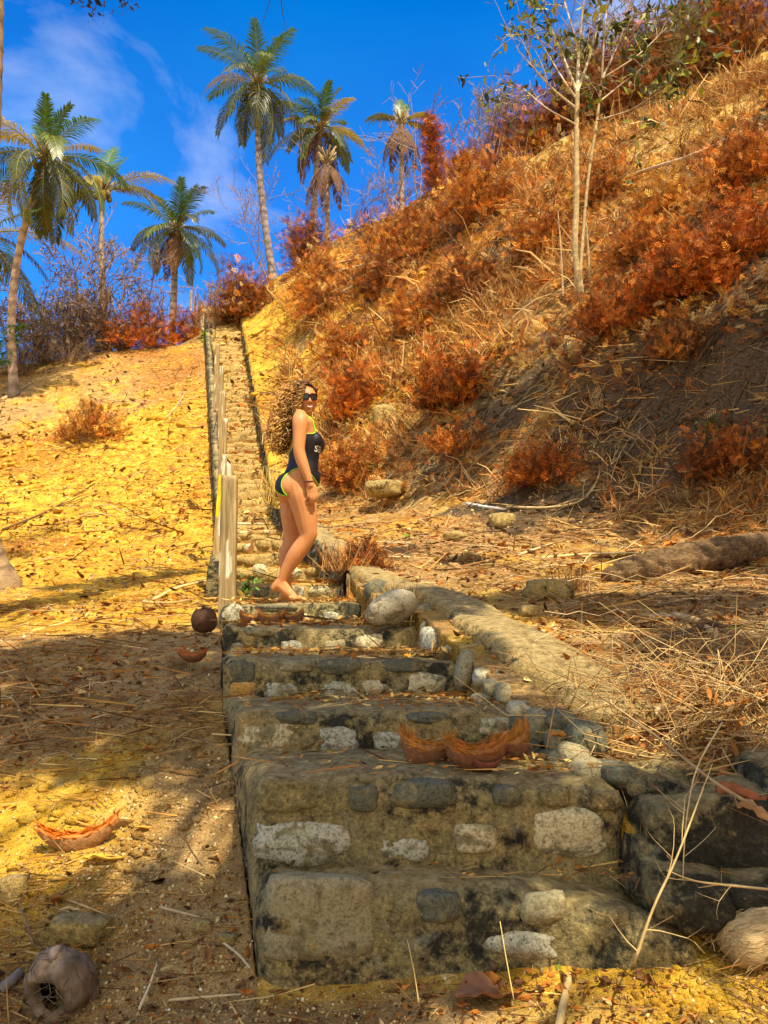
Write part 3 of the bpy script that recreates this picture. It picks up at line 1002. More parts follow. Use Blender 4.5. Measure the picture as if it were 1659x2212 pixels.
Qc = np.stack([ii * n2 + jj, ii * n2 + jj + 1, (ii + 1) * n2 + jj + 1, (ii + 1) * n2 + jj], -1).reshape(-1, 4)
a = Acc(); a.add(sec, Qc); a.add(sec[:n2], None, [(0, i + 1, i) for i in range(1, n2 - 1)])
a.build('curb', M_WALLST, curb, smooth=True)

# ---- wooden posts along the left edge
M_WOOD = col_mat('weathered_wood', 0.85, 0.2, 6, 0.5, 0.6, 0.01, (9, 9, 0.8))


def post(u0, u1, vtop, vbot, d, label, paint=None, lean=0.0, rough_top=0.03, depth=None):
    b = P((u0 + u1) / 2, vbot, d); tp = P((u0 + u1) / 2, vtop, d)
    w = (u1 - u0) / F * d
    h = tp[2] - b[2]
    o = thing('wooden_post', label, 'post', (b[0], b[1], b[2]), 'wooden posts along the left edge of the stairs')
    V, Q = box_grid(8, 6, 40)
    V = V * np.array([w / 2, (depth or w * 0.8) / 2, (h + 0.25) / 2]) + np.array([0, 0, h / 2 - 0.125])
    ed = np.abs(V[:, 0]) / (w / 2)
    V[:, 0] *= 1 - 0.05 * sstep(0.5, 1, V[:, 2] / h)
    g = fbm(np.stack([V[:, 0] * 60 + u0, V[:, 1] * 60, V[:, 2] * 1.2], 1), 2, int(u0))
    V[:, 0] += g * w * 0.05 + lean * V[:, 2]
    V[:, 1] += g * w * 0.05
    topm = sstep(h * 0.8, h, V[:, 2])
    V[:, 2] += topm * rough_top * vnoise(np.stack([V[:, 0] * 70, V[:, 1] * 70, np.zeros(len(V))], 1), int(u0) + 3)
    c = np.tile(np.array([0.32, 0.23, 0.10]), (len(V), 1))
    st_ = vnoise(np.stack([V[:, 0] * 95 + 5, V[:, 1] * 95, V[:, 2] * 1.6], 1), int(u0) + 9)
    c = c * (1 + 0.35 * st_)[:, None]
    pale = vnoise(np.stack([V[:, 0] * 40, V[:, 1] * 40, V[:, 2] * 4], 1), int(u0) + 19) > 0.45
    c[pale] = (0.60, 0.53, 0.36)
    if paint:
        lo, hi = paint
        pm = (V[:, 2] > h * lo) & (V[:, 2] < h * hi) & (V[:, 0] - lean * V[:, 2] < w * 0.12)
        c[pm] = (0.66, 0.50, 0.015)
    V += np.array(o.location)
    a = Acc(); a.add(V, Q, col=c); a.build('shaft', M_WOOD, o)
    return o


post(474, 507, 1030, 1306, 5.62, 'nearest weathered grey wooden post, flat topped, beside the barefoot woman', rough_top=0.012)
post(483, 499, 1010, 1230, 6.3, 'splintered wooden post rising just behind the nearest post', rough_top=0.05)
post(461, 475, 985, 1185, 7.6, 'leaning wooden post with yellow paint half way up, left of the nearest post', (0.35, 0.8), 0.05)
post(471, 482, 905, 1090, 9.3, 'tall slim wooden post with a bright yellow painted side at its foot', (0.0, 0.5), 0.03)
post(472, 484, 848, 1010, 10.6, 'pale wooden post in the middle of the row, top level with the woman sunglasses', None, 0.0)
post(471, 480, 792, 935, 13.0, 'thin wooden post just below the uppermost post of the lower row')
post(462, 472, 745, 862, 15.6, 'uppermost wooden post of the lower row, beside the steep flight', depth=0.07)
post(434, 440, 656, 722, 36.4, 'far wooden post at the foot of the far upper flight')
post(427, 433, 650, 700, 38.5, 'second far wooden post on the far upper flight')
post(419, 424, 638, 672, 40.5, 'third far wooden post high on the far upper flight')
post(410, 415, 628, 662, 42.5, 'topmost far wooden post against the sky, left of the far flight')
# ---------------------------------------------------------------- plants
M_LEAF = leaf_mat('living_leaf', 0.14, 0.5, 0.35)
M_DRY = leaf_mat('dry_leaf', 0.08, 0.8, 0.1)
M_PALM = leaf_mat('palm_leaflet', 0.25, 0.42, 0.45)
M_BARK = col_mat('bark', 0.9, 0.15, 18, 0.45, 0.6, 0.01)
M_PALMBARK = col_mat('ringed_palm_bark', 0.9, 0.15, 14, 0.4, 0.5, 0.01, (1, 1, 2.5))
M_TWIG = col_mat('dry_twig', 0.9, 0.1, 30, 0.3, 0.2, 0.004)

ORANGE = np.array([0.56, 0.185, 0.022]); RUST = np.array([0.30, 0.085, 0.018]); TAN = np.array([0.56, 0.33, 0.10])
GOLD = np.array([0.60, 0.30, 0.05]); DKBR = np.array([0.11, 0.045, 0.016]); SCARLET = np.array([0.50, 0.115, 0.012])


def pal(n, cols, wts, jit=0.32):
    w = np.array(wts, dtype=float); w /= w.sum()
    k = G.choice(len(cols), n, p=w)
    c = np.array(cols)[k] * (1 + G.normal(0, jit, (n, 1)))
    return np.clip(c, 0.004, 0.9)


def rand_rot(n, updir=None):
    """n random rotation matrices (columns = local axes)"""
    a = G.normal(size=(n, 3)); a /= np.linalg.norm(a, axis=1)[:, None]
    b = G.normal(size=(n, 3)); b -= a * np.sum(a * b, 1)[:, None]; b /= np.linalg.norm(b, axis=1)[:, None]
    c = np.cross(a, b)
    return np.stack([a, b, c], 2)


def frames(direc):
    """rotation matrices whose local x runs along direc"""
    a = direc / (np.linalg.norm(direc, axis=1)[:, None] + 1e-9)
    b = G.normal(size=a.shape); b -= a * np.sum(a * b, 1)[:, None]; b /= np.linalg.norm(b, axis=1)[:, None] + 1e-9
    return np.stack([a, b, np.cross(a, b)], 2)


def spray_template(n=6, spread=0.9, leaf=0.34, width=0.085):
    """a little dried frond: leaflets both sides of a stem, local x along the stem, unit length"""
    V = []; Q = []
    V += [(0, -.008, 0), (0, .008, 0), (1, .004, 0.0), (1, -.004, 0.0)]; Q.append((0, 3, 2, 1))
    for i in range(n):
        x = 0.12 + 0.85 * i / n
        l = leaf * (1 - 0.5 * i / n)
        for s in (-1, 1):
            k = len(V)
            dx, dy, dz = 0.55 * l, s * l * spread, R.uniform(-.1, .12)
            V += [(x, 0, 0), (x + dx * .5 - width * .5, dy * .5, dz * .6), (x + dx, dy, dz), (x + dx * .5 + width * .5, dy * .5, dz * .6 + .02)]
            Q.append((k, k + 1, k + 2, k + 3) if s > 0 else (k, k + 3, k + 2, k + 1))
    return np.array(V), np.array(Q)


SPRAYS = [spray_template(5, 0.9, 0.36, 0.10), spray_template(6, 0.7, 0.42, 0.085), spray_template(4, 1.0, 0.4, 0.13)]


def place(tmpl, pos, rot, scale):
    """copies of a small template at pos with rotation matrices and scales -> V, Q"""
    V, Q = tmpl
    n = len(pos)
    W_ = np.einsum('nij,vj->nvi', rot, V) * np.asarray(scale).reshape(n, 1, 1) + pos[:, None, :]
    QQ = Q[None] + (np.arange(n) * len(V))[:, None, None]
    return W_.reshape(-1, 3), QQ.reshape(-1, 4), len(V)


LEAF_T = (np.array([(0, 0, 0), (0.28, -.17, .03), (0.62, -.16, .02), (1, 0, -.04), (0.62, .16, .02), (0.28, .17, .03), (.3, 0, -.02), (.65, 0, -.03)]),
          np.array([(0, 1, 6, 5), (6, 1, 2, 7), (5, 6, 7, 4), (7, 2, 3, 4)]))
BLADE_T = (np.array([(0, -.5, 0), (0, .5, 0), (.5, .45, .0), (.5, -.45, .0), (1, .12, 0), (1, -.12, 0)]), np.array([(0, 3, 2, 1), (3, 5, 4, 2)]))


def branchy(acc, base, direc, length, rad, depth, col, spread=0.6, seg=4, gravity=0.0, wander=0.25, kids=(2, 3), tips=None, sides=5, decay=0.68, start=0.35, rmin=0.0):
    """a recursive limb: adds tubes to acc, collects twig tips"""
    p = np.array(base, dtype=float); d = np.array(direc, dtype=float); d /= np.linalg.norm(d)
    pts = [p.copy()]
    for k in range(seg):
        d = d + G.normal(0, wander / seg ** 0.5, 3) + np.array([0, 0, gravity / seg]); d /= np.linalg.norm(d)
        p = p + d * length / seg
        pts.append(p.copy())
    pts = np.array(pts)
    r = np.maximum(np.linspace(rad, rad * (0.55 if depth > 0 else 0.3), len(pts)), rmin)
    V, Q, T = tube(pts, r, sides if rad > 0.012 else 3, cap=False)
    c = np.array(col) * (1 + 0.15 * G.normal())
    acc.add(V, Q, T, col=np.clip(c, 0.01, 0.9))
    if tips is not None and depth <= 1:
        for q in pts[1:]:
            tips.append((q, d.copy()))
    if depth > 0:
        for k in range(R.randint(*kids)):
            f = R.uniform(start, 1.0) if k else 1.0
            i = min(len(pts) - 2, int(f * (len(pts) - 1)))
            q = pts[i] + (pts[i + 1] - pts[i]) * (f * (len(pts) - 1) - i if i < len(pts) - 1 else 0)
            nd = d + G.normal(0, spread, 3); nd /= np.linalg.norm(nd)
            branchy(acc, q, nd, length * decay * R.uniform(.75, 1.15), r[min(i + 1, len(r) - 1)] * 0.72, depth - 1, col, spread, seg, gravity, wander, kids, tips, sides, decay, start, rmin)


# ---- palms
FR_NEW = np.array([0.055, 0.135, 0.016]); FR_MID = np.array([0.11, 0.145, 0.014]); FR_YEL = np.array([0.34, 0.26, 0.018])
FR_OLD = np.array([0.075, 0.090, 0.02]); FR_DEAD = np.array([0.16, 0.085, 0.04])


def frond(base, az, elev, droop, length, color, lw=0.05, n=46, wind=(0, 0), dead=False, leafl=0.25, curl=0.0):
    a = Acc()
    K = 16
    p = np.array(base, dtype=float)
    pts = [p.copy()]; tan = []
    for k in range(K):
        s = (k + 0.5) / K
        e = elev - droop * s ** 1.25
        az2 = az + curl * s
        d = np.array([math.cos(az2) * math.cos(e), math.sin(az2) * math.cos(e), math.sin(e)])
        d = d + np.array([wind[0], wind[1], 0]) * s * s
        d /= np.linalg.norm(d)
        p = p + d * length / K
        pts.append(p.copy()); tan.append(d)
    pts = np.array(pts); tan = np.array(tan + [tan[-1]])
    V, Q, T = tube(pts, np.linspace(0.035, 0.006, K + 1) * length / 3.6, 4, cap=False)
    rc = (np.array([0.33, 0.30, 0.06]) if not dead else np.array([0.25, 0.15, 0.07]))
    a.add(V, Q, T, col=rc)
    side0 = np.array([-math.sin(az), math.cos(az), 0])
    Vs = []; Cs = []; Qs = []
    for i in range(n):
        s = 0.13 + 0.87 * (i + 0.5) / n
        x = s * K; k = min(int(x), K - 1); f = x - k
        q = pts[k] * (1 - f) + pts[k + 1] * f
        t = tan[k] * (1 - f) + tan[k + 1] * f; t /= np.linalg.norm(t)
        up = np.cross(t, side0); up = up / (np.linalg.norm(up) + 1e-6)
        if up[2] < 0: up = -up
        prof = (0.35 + 0.65 * min(1, (s - 0.08) / 0.25)) * (1 - 0.62 * max(0, (s - 0.55) / 0.45))
        l = leafl * length * prof
        fw = 0.45 + 0.75 * s
        for sg in (-1, 1):
            if dead and R.random() < 0.25: continue
            ll = l * R.uniform(.85, 1.1)
            d1 = side0 * sg + t * fw + up * (0.18 if not dead else -0.2) + G.normal(0, .07, 3)
            d1 /= np.linalg.norm(d1)
            sagv = np.array([wind[0] * .5, wind[1] * .5, -1.0]) * (R.uniform(.45, 1.0) * (.6 + .9 * (1 - max(0, tan[2][2]))) if not dead else 1.4)
            d2 = d1 + sagv * 0.7; d2 /= np.linalg.norm(d2)
            d3 = d2 + sagv * 0.8; d3 /= np.linalg.norm(d3)
            m1 = q + d1 * ll * .4; m2 = m1 + d2 * ll * .35; e3 = m2 + d3 * ll * .25
            wv = np.cross(d1, up); wv = wv / (np.linalg.norm(wv) + 1e-6) * lw * 0.5
            b = len(Vs) * 8
            Vs.append([q - wv * .6, q + wv * .6, m1 + wv, m1 - wv, m2 + wv * .7, m2 - wv * .7, e3 + wv * .12, e3 - wv * .12])
            Qs += [(b, b + 1, b + 2, b + 3), (b + 3, b + 2, b + 4, b + 5), (b + 5, b + 4, b + 6, b + 7)]
            c = color * (1 + G.normal(0, .16)) + np.array([0.05, 0.03, 0]) * max(0, R.gauss(0, .5)) * (0 if dead else 1)
            Cs.append(np.tile(np.clip(c, .01, .8), (8, 1)))
    a.add(np.array(Vs).reshape(-1, 3), Qs, None, np.concatenate(Cs))
    return a


def palm(label, base, crown, specs, length, rad=0.14, bow=(0.0, 0.0), lw=0.05, wind=(0.0, 0.0), nuts=8, skirt=0, group='coconut palms on the hill', n=46, trunk_col=(0.34, 0.26, 0.17), bulge=1.6, dark_base=False, path=None):
    base = np.array(base, dtype=float); crown = np.array(crown, dtype=float)
    if base[1] > 20 and path is None:   # root it in the ground
        g_ = gz(base[0], base[1])
        base[2] = min(base[2], g_)
    o = thing('coconut_palm', label, 'palm tree', base, group)
    H = np.linalg.norm(crown - base)
    m = int(max(30, H * 9))
    s = np.linspace(0, 1, m)
    ctr = base[None] * (1 - s)[:, None] + crown[None] * s[:, None]
    ctr[:, 0] += bow[0] * np.sin(np.pi * s); ctr[:, 1] += bow[1] * np.sin(np.pi * s)
    if path is not None:
        pp = np.array(path); ti = np.linspace(0, 1, len(pp))
        ctr = np.stack([np.interp(s, ti, pp[:, i]) for i in range(3)], 1)
        for _ in range(m // 2): ctr[1:-1] = (ctr[:-2] + 2 * ctr[1:-1] + ctr[2:]) / 4
    ctr[0, 2] -= 0.3
    r = rad * (1 - 0.32 * s) * (1 + (bulge - 1) * np.exp(-s * H / 0.35))
    r = r * (1 + 0.035 * np.where(np.arange(m) % 2, 1, -1))
    V, Q, T = tube(ctr, r, 10)
    a = Acc()
    tc_ = np.tile(np.array(trunk_col), (len(V), 1))
    ring = np.repeat(np.where(np.arange(m) % 3 == 0, 0.62, 1.1), 10)
    tc_[:m * 10] *= ring[:, None] * (1 + 0.18 * G.normal(size=(m * 10, 1)))
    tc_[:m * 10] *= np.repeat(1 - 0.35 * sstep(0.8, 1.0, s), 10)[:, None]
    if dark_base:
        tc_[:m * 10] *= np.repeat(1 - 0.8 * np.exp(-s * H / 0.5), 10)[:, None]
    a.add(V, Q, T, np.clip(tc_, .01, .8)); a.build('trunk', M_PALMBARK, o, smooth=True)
    # leaf bases and hanging nuts
    a = Acc()
    for k in range(14):
        az = k * 2.399; d = np.array([math.cos(az), math.sin(az), 0.8])
        q = crown + np.array([0, 0, -0.28 + 0.03 * k])
        V, Q, T = tube([q, q + d * .18, q + d * .4 + np.array([0, 0, .12])], [0.06, 0.045, 0.03], 5)
        a.add(V, Q, T, np.array([0.30, 0.22, 0.09]) * R.uniform(.5, 1.2))
    a.build('leaf_bases', M_BARK, o, smooth=True)
    if nuts:
        a = Acc()
        for k in range(nuts):
            az = R.uniform(0, 6.28); rr_ = R.uniform(.14, .3)
            c = crown + np.array([math.cos(az) * rr_, math.sin(az) * rr_, R.uniform(-.5, -.15)])
            V, Q, T = rock(c, (.10, .10, .13), seed=k, rough=.05, box=.1, lo=True)
            a.add(V, Q, T, np.array([0.20, 0.13, 0.03]) * R.uniform(.5, 1.3))
        a.build('coconut_bunch', M_BARK, o, smooth=True)
    for (az, el, dr, ln, kind) in specs:
        c = {'n': FR_NEW, 'm': FR_MID, 'y': FR_YEL, 'o': FR_OLD, 'd': FR_DEAD}[kind]
        lw_ = lw * .72
        f = frond(crown + np.array([math.cos(math.radians(az)) * .1, math.sin(math.radians(az)) * .1, -.05 if kind != 'd' else -.25]), math.radians(az), math.radians(el), math.radians(dr), length * ln, c, lw_, n, wind, kind == 'd')
        f.build('frond' if kind != 'd' else 'dead_frond', M_PALM if kind != 'd' else M_DRY, o)
    return o


def crown_specs(seed, n=20, yellow=0.2, dead=0, upright=5, low=-35):
    q = random.Random(seed)
    out = []
    for k in range(n):
        az = k * 137.5 + q.uniform(-15, 15)
        f = k / (n - 1)
        el = 84 - (84 - low) * f ** 0.85 + q.uniform(-6, 6)
        dr = 38 + 62 * min(1, f * 1.6) * q.uniform(.7, 1.15)
        if el < 10: dr = 70 * q.uniform(.7, 1.1)
        ln = (0.85 + 0.15 * min(1, f * 4)) * q.uniform(.86, 1.06)
        kind = 'y' if q.random() < yellow and 0.1 < f < 0.75 else ('n' if f < 0.35 else ('m' if q.random() < .6 else 'o'))
        out.append((az, el, dr, ln, kind))
    for k in range(dead):
        out.append((q.uniform(0, 360), q.uniform(-55, -35), 45, q.uniform(.7, .95), 'd'))
    return out


def px(u, v, d): return P(u, v, d)
WND = (-0.30, 0.0)
palm('big leaning palm at far left with long drooping fronds and dark burnt trunk base', px(34, 806, 24.5), px(100, 335, 23.0), [(a_, e_, d_ * 1.25 if e_ < 55 else d_, (l_ * .85 if e_ > 50 else l_), k_) for a_, e_, d_, l_, k_ in crown_specs(1, 25, .32, 0, low=-66)], 2.55, .13, (-0.45, 0), .05, (0.15, 0), 10, trunk_col=(0.42, 0.33, 0.24), dark_base=True)
palm('short palm with yellow fronds and a stub of nuts, right of the big left palm', px(236, 720, 28.5), px(221, 412, 28.5),
     [(95, 82, 30, .95, 'n'), (60, 78, 30, .8, 'n'), (170, 66, 60, .9, 'm'), (185, 40, 90, .8, 'y'), (150, 35, 80, .7, 'y'), (-5, 38, 75, 1.05, 'y'), (12, 30, 80, .8, 'y'), (-20, 8, 85, 1.05, 'o'), (-8, 18, 100, .9, 'm'), (200, -20, 60, .9, 'o'), (215, -45, 40, .85, 'o'), (190, 5, 100, .8, 'm'), (270, 20, 90, .7, 'y')], 2.55, .125, (-0.12, 0), .05, (0.2, 0), 10)
palm('dark green palm with purple hanging dead fronds beside the top of the far stairs', px(374, 650, 38), px(381, 492, 38), crown_specs(3, 22, .15, 5, low=-40), 2.75, .19, (0, 0), .06, (0.0, 0), 8, trunk_col=(0.26, 0.20, 0.15))
palm('tallest palm, slender curved trunk and shaggy crown near the middle of the sky', px(592, 590, 34), px(556, 178, 34), crown_specs(4, 27, .10, 1, low=-58), 3.05, .165, (-0.22, 0), .055, (-0.12, 0), 12, trunk_col=(0.25, 0.20, 0.17))
palm('yellow green palm just right of the tallest palm, brown skirt of dead fronds', px(676, 500, 36), px(692, 275, 36), crown_specs(5, 22, .4, 4, low=-35), 2.45, .16, (-0.1, 0), .055, (0.1, 0), 8, trunk_col=(0.25, 0.19, 0.15))
palm('bare dying palm with only hanging grey fronds close behind the yellow green palm', px(708, 505, 33.5), px(706, 345, 33.5), [(k * 51, -38 - 6 * (k % 3), 50, .95, 'd') for k in range(8)] + [(80, 60, 60, .7, 'o')], 1.9, .13, (0, 0), .05, (0, 0), 0, trunk_col=(0.30, 0.20, 0.13))
palm('small far palm with pale dead fronds round its trunk on the right slope skyline', px(868, 410, 37), px(866, 262, 37), [(92, 80, 30, .9, 'n'), (70, 75, 35, .85, 'n'), (180, 40, 85, .85, 'm'), (0, 42, 85, .85, 'y'), (20, 20, 90, .8, 'm'), (200, 20, 90, .9, 'o')] + [(k * 40, -48, 42, 1.0, 'd') for k in range(10)], 2.0, .16, (0, 0), .06, (0, 0), 0, trunk_col=(0.32, 0.24, 0.17))
# palm whose trunk brushes the left edge of the picture, its crown above the frame
_b = hit(-6, 1272)
palm('near palm trunk along the left picture edge with a swollen root', _b, px(16, -900, 8.6), crown_specs(8, 16, .2, 1, low=5), 3.3, .15, (-0.34, 0), .04, (0, 0), 8, trunk_col=(0.27, 0.18, 0.09), bulge=1.75, n=40, path=[_b, P(-52, 1120, _b[1]), P(-78, 850, _b[1]), P(-46, 560, _b[1]), P(-24, 280, _b[1]), P(-17, 0, _b[1]), P(-5, -400, _b[1]), P(16, -900, 8.6)])
palm('palm at the far left edge behind the big left palm, only its frond tips showing', px(-40, 830, 26), px(-52, 505, 25), crown_specs(9, 20, .15, 0, low=-50), 3.3, .16, (0, 0), .05, (0.2, 0), 4)

# ---- dried shrubs
def shrub(name, label, cat, base, size, n, cols, wts, spray=0.16, twigs=14, up=0.6, group=None, twig_col=(0.30, 0.19, 0.09), bias=1.0, stick=1.0, mat=None):
    base = np.array(base, dtype=float)
    o = thing(name, label, cat, base, group)
    sx, sy, sz = size
    a = Acc()
    for k in range(twigs):
        az = R.uniform(0, 6.28); r = R.uniform(.2, 1.0) * stick
        e = base + np.array([math.cos(az) * sx * r, math.sin(az) * sy * r, sz * R.uniform(.45, 1.1) * stick])
        st_ = base + np.array([math.cos(az) * sx * .25 * R.random(), math.sin(az) * sy * .25 * R.random(), -.05])
        mid = (st_ + e) / 2 + G.normal(0, .08, 3) * sz + np.array([0, 0, .08 * sz])
        V, Q, T = tube([st_, mid, e], [.010 + .003 * sz, .007, .003], 4, cap=False)
        a.add(V, Q, T, np.array(twig_col) * R.uniform(.5, 1.5))
    a.build('twigs', M_TWIG, o)
    # clumps of sprays
    nc = max(5, int(n / 28))
    cc = G.normal(size=(nc, 3)); cc /= np.linalg.norm(cc, axis=1)[:, None]
    cc *= G.uniform(.25, 1, (nc, 1)) ** .6
    cc[:, 2] = np.abs(cc[:, 2])
    csz = G.uniform(.14, .34, nc)
    k = G.integers(0, nc, n)
    pos = cc[k] + G.normal(size=(n, 3)) * csz[k][:, None]
    pos[:, 2] = np.where(pos[:, 2] < 0, -pos[:, 2] * .4, pos[:, 2])
    pos = pos * np.array([sx, sy, sz]) + base
    dirn = G.normal(size=(n, 3)) + np.array([0, 0, up]) + (pos - base) / np.array([sx, sy, sz]) * .5
    V, Q, nv = place(SPRAYS[R.randrange(3)], pos, frames(dirn), spray * G.uniform(.6, 1.35, n))
    clc = pal(nc, cols, wts, .22)
    c = np.where(G.random((n, 1)) < .6, clc[k] * (1 + G.normal(0, .32, (n, 1))), pal(n, cols, wts))
    b = Acc(); b.add(V, Q, None, np.repeat(np.clip(c, .004, .9), nv, 0))
    b.build('dry_foliage', mat or M_DRY, o)
    return o


RED = ([SCARLET, RUST, ORANGE, DKBR], [3, 3.5, 2.5, 2])
ORG = ([ORANGE, GOLD, RUST, TAN, DKBR], [5, 1.3, 3, 1, 2])
BRN = ([RUST, DKBR, TAN, ORANGE], [3, 4, .8, 2])
RUSTY = ([RUST, ORANGE, DKBR, TAN, np.array([.22, .12, .05])], [3, 3, 3, .8, 3])
DUSTY = ([np.array([.24, .15, .06]), np.array([.13, .14, .03]), RUST, DKBR, np.array([.30, .26, .06])], [3, 3, 2, 2, 1.5])
GLD = ([GOLD, TAN, ORANGE], [4, 3, 2])
SHR = [  # u, v(base), w px, h px, palette, density, label
    (762, 905, 120, 130, RED, 1.2, 'bright scarlet dried bush on the slope directly behind the woman head'),
    (975, 880, 150, 125, RED, 1.2, 'large dark red dried bush in the middle of the slope, right of the scarlet one'),
    (1185, 1052, 165, 95, RED, 1.0, 'low rusty bush on the shaded bank above the white stick'),
    (1590, 1030, 190, 110, BRN, 1.2, 'dark brown red bush at the right edge in the shade, green sprig in it'),
    (770, 1052, 165, 110, ORG, 1.0, 'orange dried bush behind the woman swimsuit'),
    (185, 950, 130, 80, ORG, 0.9, 'lone rusty dried bush in the middle of the left slope'),
    (310, 745, 150, 95, RED, 1.1, 'red thicket left of the top of the stairs'),
    (400, 735, 60, 80, RED, 1.1, 'brown red bush squeezed against the far wooden posts'),
    (662, 572, 95, 110, BRN, 1.5, 'dark red vine mound at the foot of the dying palm'),
    (520, 700, 150, 110, BRN, 1.3, 'brown shrub overhanging the brow of the stairs'),
    (690, 690, 130, 100, ORG, 1.1, 'rusty shrub right of the brow of the stairs'),
    (745, 775, 130, 90, ORG, 1.0, 'orange brown bush above the woman and right of the stair wall'),
    (1050, 480, 200, 150, ORG, 1.0, 'broad orange bush left of the white trunked tree, under the ridge'),
    (1170, 560, 170, 130, ORG, 1.0, 'bright orange vine mound touching the white trunked tree from the left'),
    (895, 560, 190, 120, ORG, 1.0, 'orange bramble spread below the far small palm'),
    (1010, 650, 160, 110, BRN, 1.0, 'brown bramble patch on the mid slope left of the white tree foot'),
    (1350, 720, 190, 120, RED, 1.1, 'red bramble mound just right of the foot of the white trunked tree'),
    (1500, 640, 210, 140, RED, 1.1, 'red orange bramble on the right slope above the dark hollow'),
    (1620, 560, 170, 140, RED, 1.1, 'scarlet bramble at the right edge half way up the slope'),
    (1620, 400, 180, 120, ORG, 1.0, 'orange bramble at the right edge high on the slope'),
    (1430, 470, 130, 90, GLD, 1.0, 'golden tan dry bush on the upper right slope'),
    (1320, 430, 130, 90, ORG, 1.0, 'orange dry bush right of the twin stems of the white tree'),
    (1400, 560, 180, 100, ORG, 1.0, 'low orange mat of bramble below the fallen pole'),
    (830, 640, 160, 100, BRN, 1.0, 'brown bramble below the two pale fallen poles'),
    (900, 730, 150, 90, ORG, 1.0, 'thin orange scrub in the centre of the slope'),
    (700, 640, 130, 90, ORG, 1.0, 'orange scrub under the pale fallen poles'),
    (1000, 985, 120, 60, ORG, 0.8, 'small orange tuft on the shaded slope right of the woman'),
    (1470, 780, 130, 80, BRN, 1.0, 'dark bramble at the edge of the black hollow on the right'),
    (785, 1235, 90, 55, BRN, 0.8, 'little red weed tuft beside the big oval stone'),
    (1250, 240, 120, 200, RUSTY, 1.0, 'tall rust red vine clad shrub behind the white tree crown'),
    (1110, 330, 130, 160, RUSTY, 1.0, 'rust red shrub on the skyline left of the white tree'),
    (1000, 345, 120, 75, ORG, 1.0, 'orange shrub on the skyline between the vine column and the red shrub'),
    (1340, 215, 130, 200, BRN, 1.0, 'brown vine clad shrub on the ridge right of the white tree crown'),
    (1450, 200, 130, 150, RUSTY, 1.0, 'red brown thicket on the ridge at upper right'),
    (1560, 150, 140, 130, BRN, 1.0, 'dusty brown thicket on the ridge under the green trees'),
    (1655, 110, 110, 190, RUSTY, 1.0, 'tall red thicket in the upper right corner'),
    (1290, 250, 110, 235, DUSTY, 1.0, 'tall olive brown vine draped shrub between the white stem and the ridge thicket'),
    (1395, 230, 120, 235, RUSTY, 1.0, 'tall rusty vine draped shrub on the ridge right of the white tree crown'),
    (1500, 190, 130, 230, DUSTY, 1.0, 'tall dusty olive brown thicket behind the green ridge trees'),
    (1590, 150, 130, 220, RUSTY, 1.0, 'tall rusty thicket near the upper right corner'),
    (1190, 290, 120, 110, RUSTY, 1.0, 'red shrub low on the ridge directly behind the white trunk'),
]
for (u, v, w, h, (cols, wts), den, lab) in SHR:
    b = hit(u, v)
    if v < 350: b = b + np.array([0, .3, 0]); b[2] = gz(b[0], b[1])
    d = b[1]
    sx = w / F * d / 2 * 1.03; sz = h / F * d * .9
    area = w * h
    n = int(area * 0.085 * den) + 220
    shrub('dry_shrub', lab, 'dry shrub', b, (sx, min(sx, .8) * .8, sz), n, cols, wts, spray=np.clip(0.0085 * d + .02, .07, .24), twigs=14, group='dried red and orange shrubs on the slopes')

GRB = ([np.array([.20, .14, .085]), np.array([.11, .07, .045]), np.array([.30, .21, .12])], [3, 3, 2])
for (u, y, w, h, lab, dn) in [(105, 27.6, 150, 120, 'grey brown thicket of dead brush beside the far left trunk', 1.0), (175, 28.0, 150, 105, 'grey brown thicket of dead brush below the bare trees', 1.0), (262, 28.6, 120, 80, 'grey brown dead brush right of the yellow palm foot', .8), (45, 26.5, 90, 80, 'low grey dead brush behind the big left palm foot', .8), (145, 26.8, 120, 40, 'low tan dry brush along the left crest', .8)]:
    b = edge_hit(u, y)
    shrub('dry_shrub', lab, 'dry shrub', b, (w / F * y / 2, .9, h / F * y), int(w * h * .09 * dn) + 150, *GRB, spray=.17, twigs=44, group='grey dead brush on the left crest', stick=1.15)

# vine-clad column by the small far palm
b = hit(942, 428)
o = thing('vine_clad_stump', 'narrow rust red column of dead vine round a dead trunk, beside the small far palm', 'dead tree', b)
tp = P(928, 262, b[1])
a = Acc(); V, Q, T = tube([b - np.array([0, 0, .3]), (b + tp) / 2 + np.array([.05, 0, 0]), tp], [.10, .08, .04], 6); a.add(V, Q, T, np.array([.22, .12, .06])); a.build('trunk', M_BARK, o)
n = 1500; s = G.random(n); pos = b + (tp - b) * s[:, None] + G.normal(0, 1, (n, 3)) * (0.20 - .06 * s)[:, None]
V, Q, nv = place(SPRAYS[0], pos, rand_rot(n), G.uniform(.12, .3, n)); a = Acc(); a.add(V, Q, None, np.repeat(pal(n, *RED), nv, 0)); a.build('dead_vine', M_DRY, o)

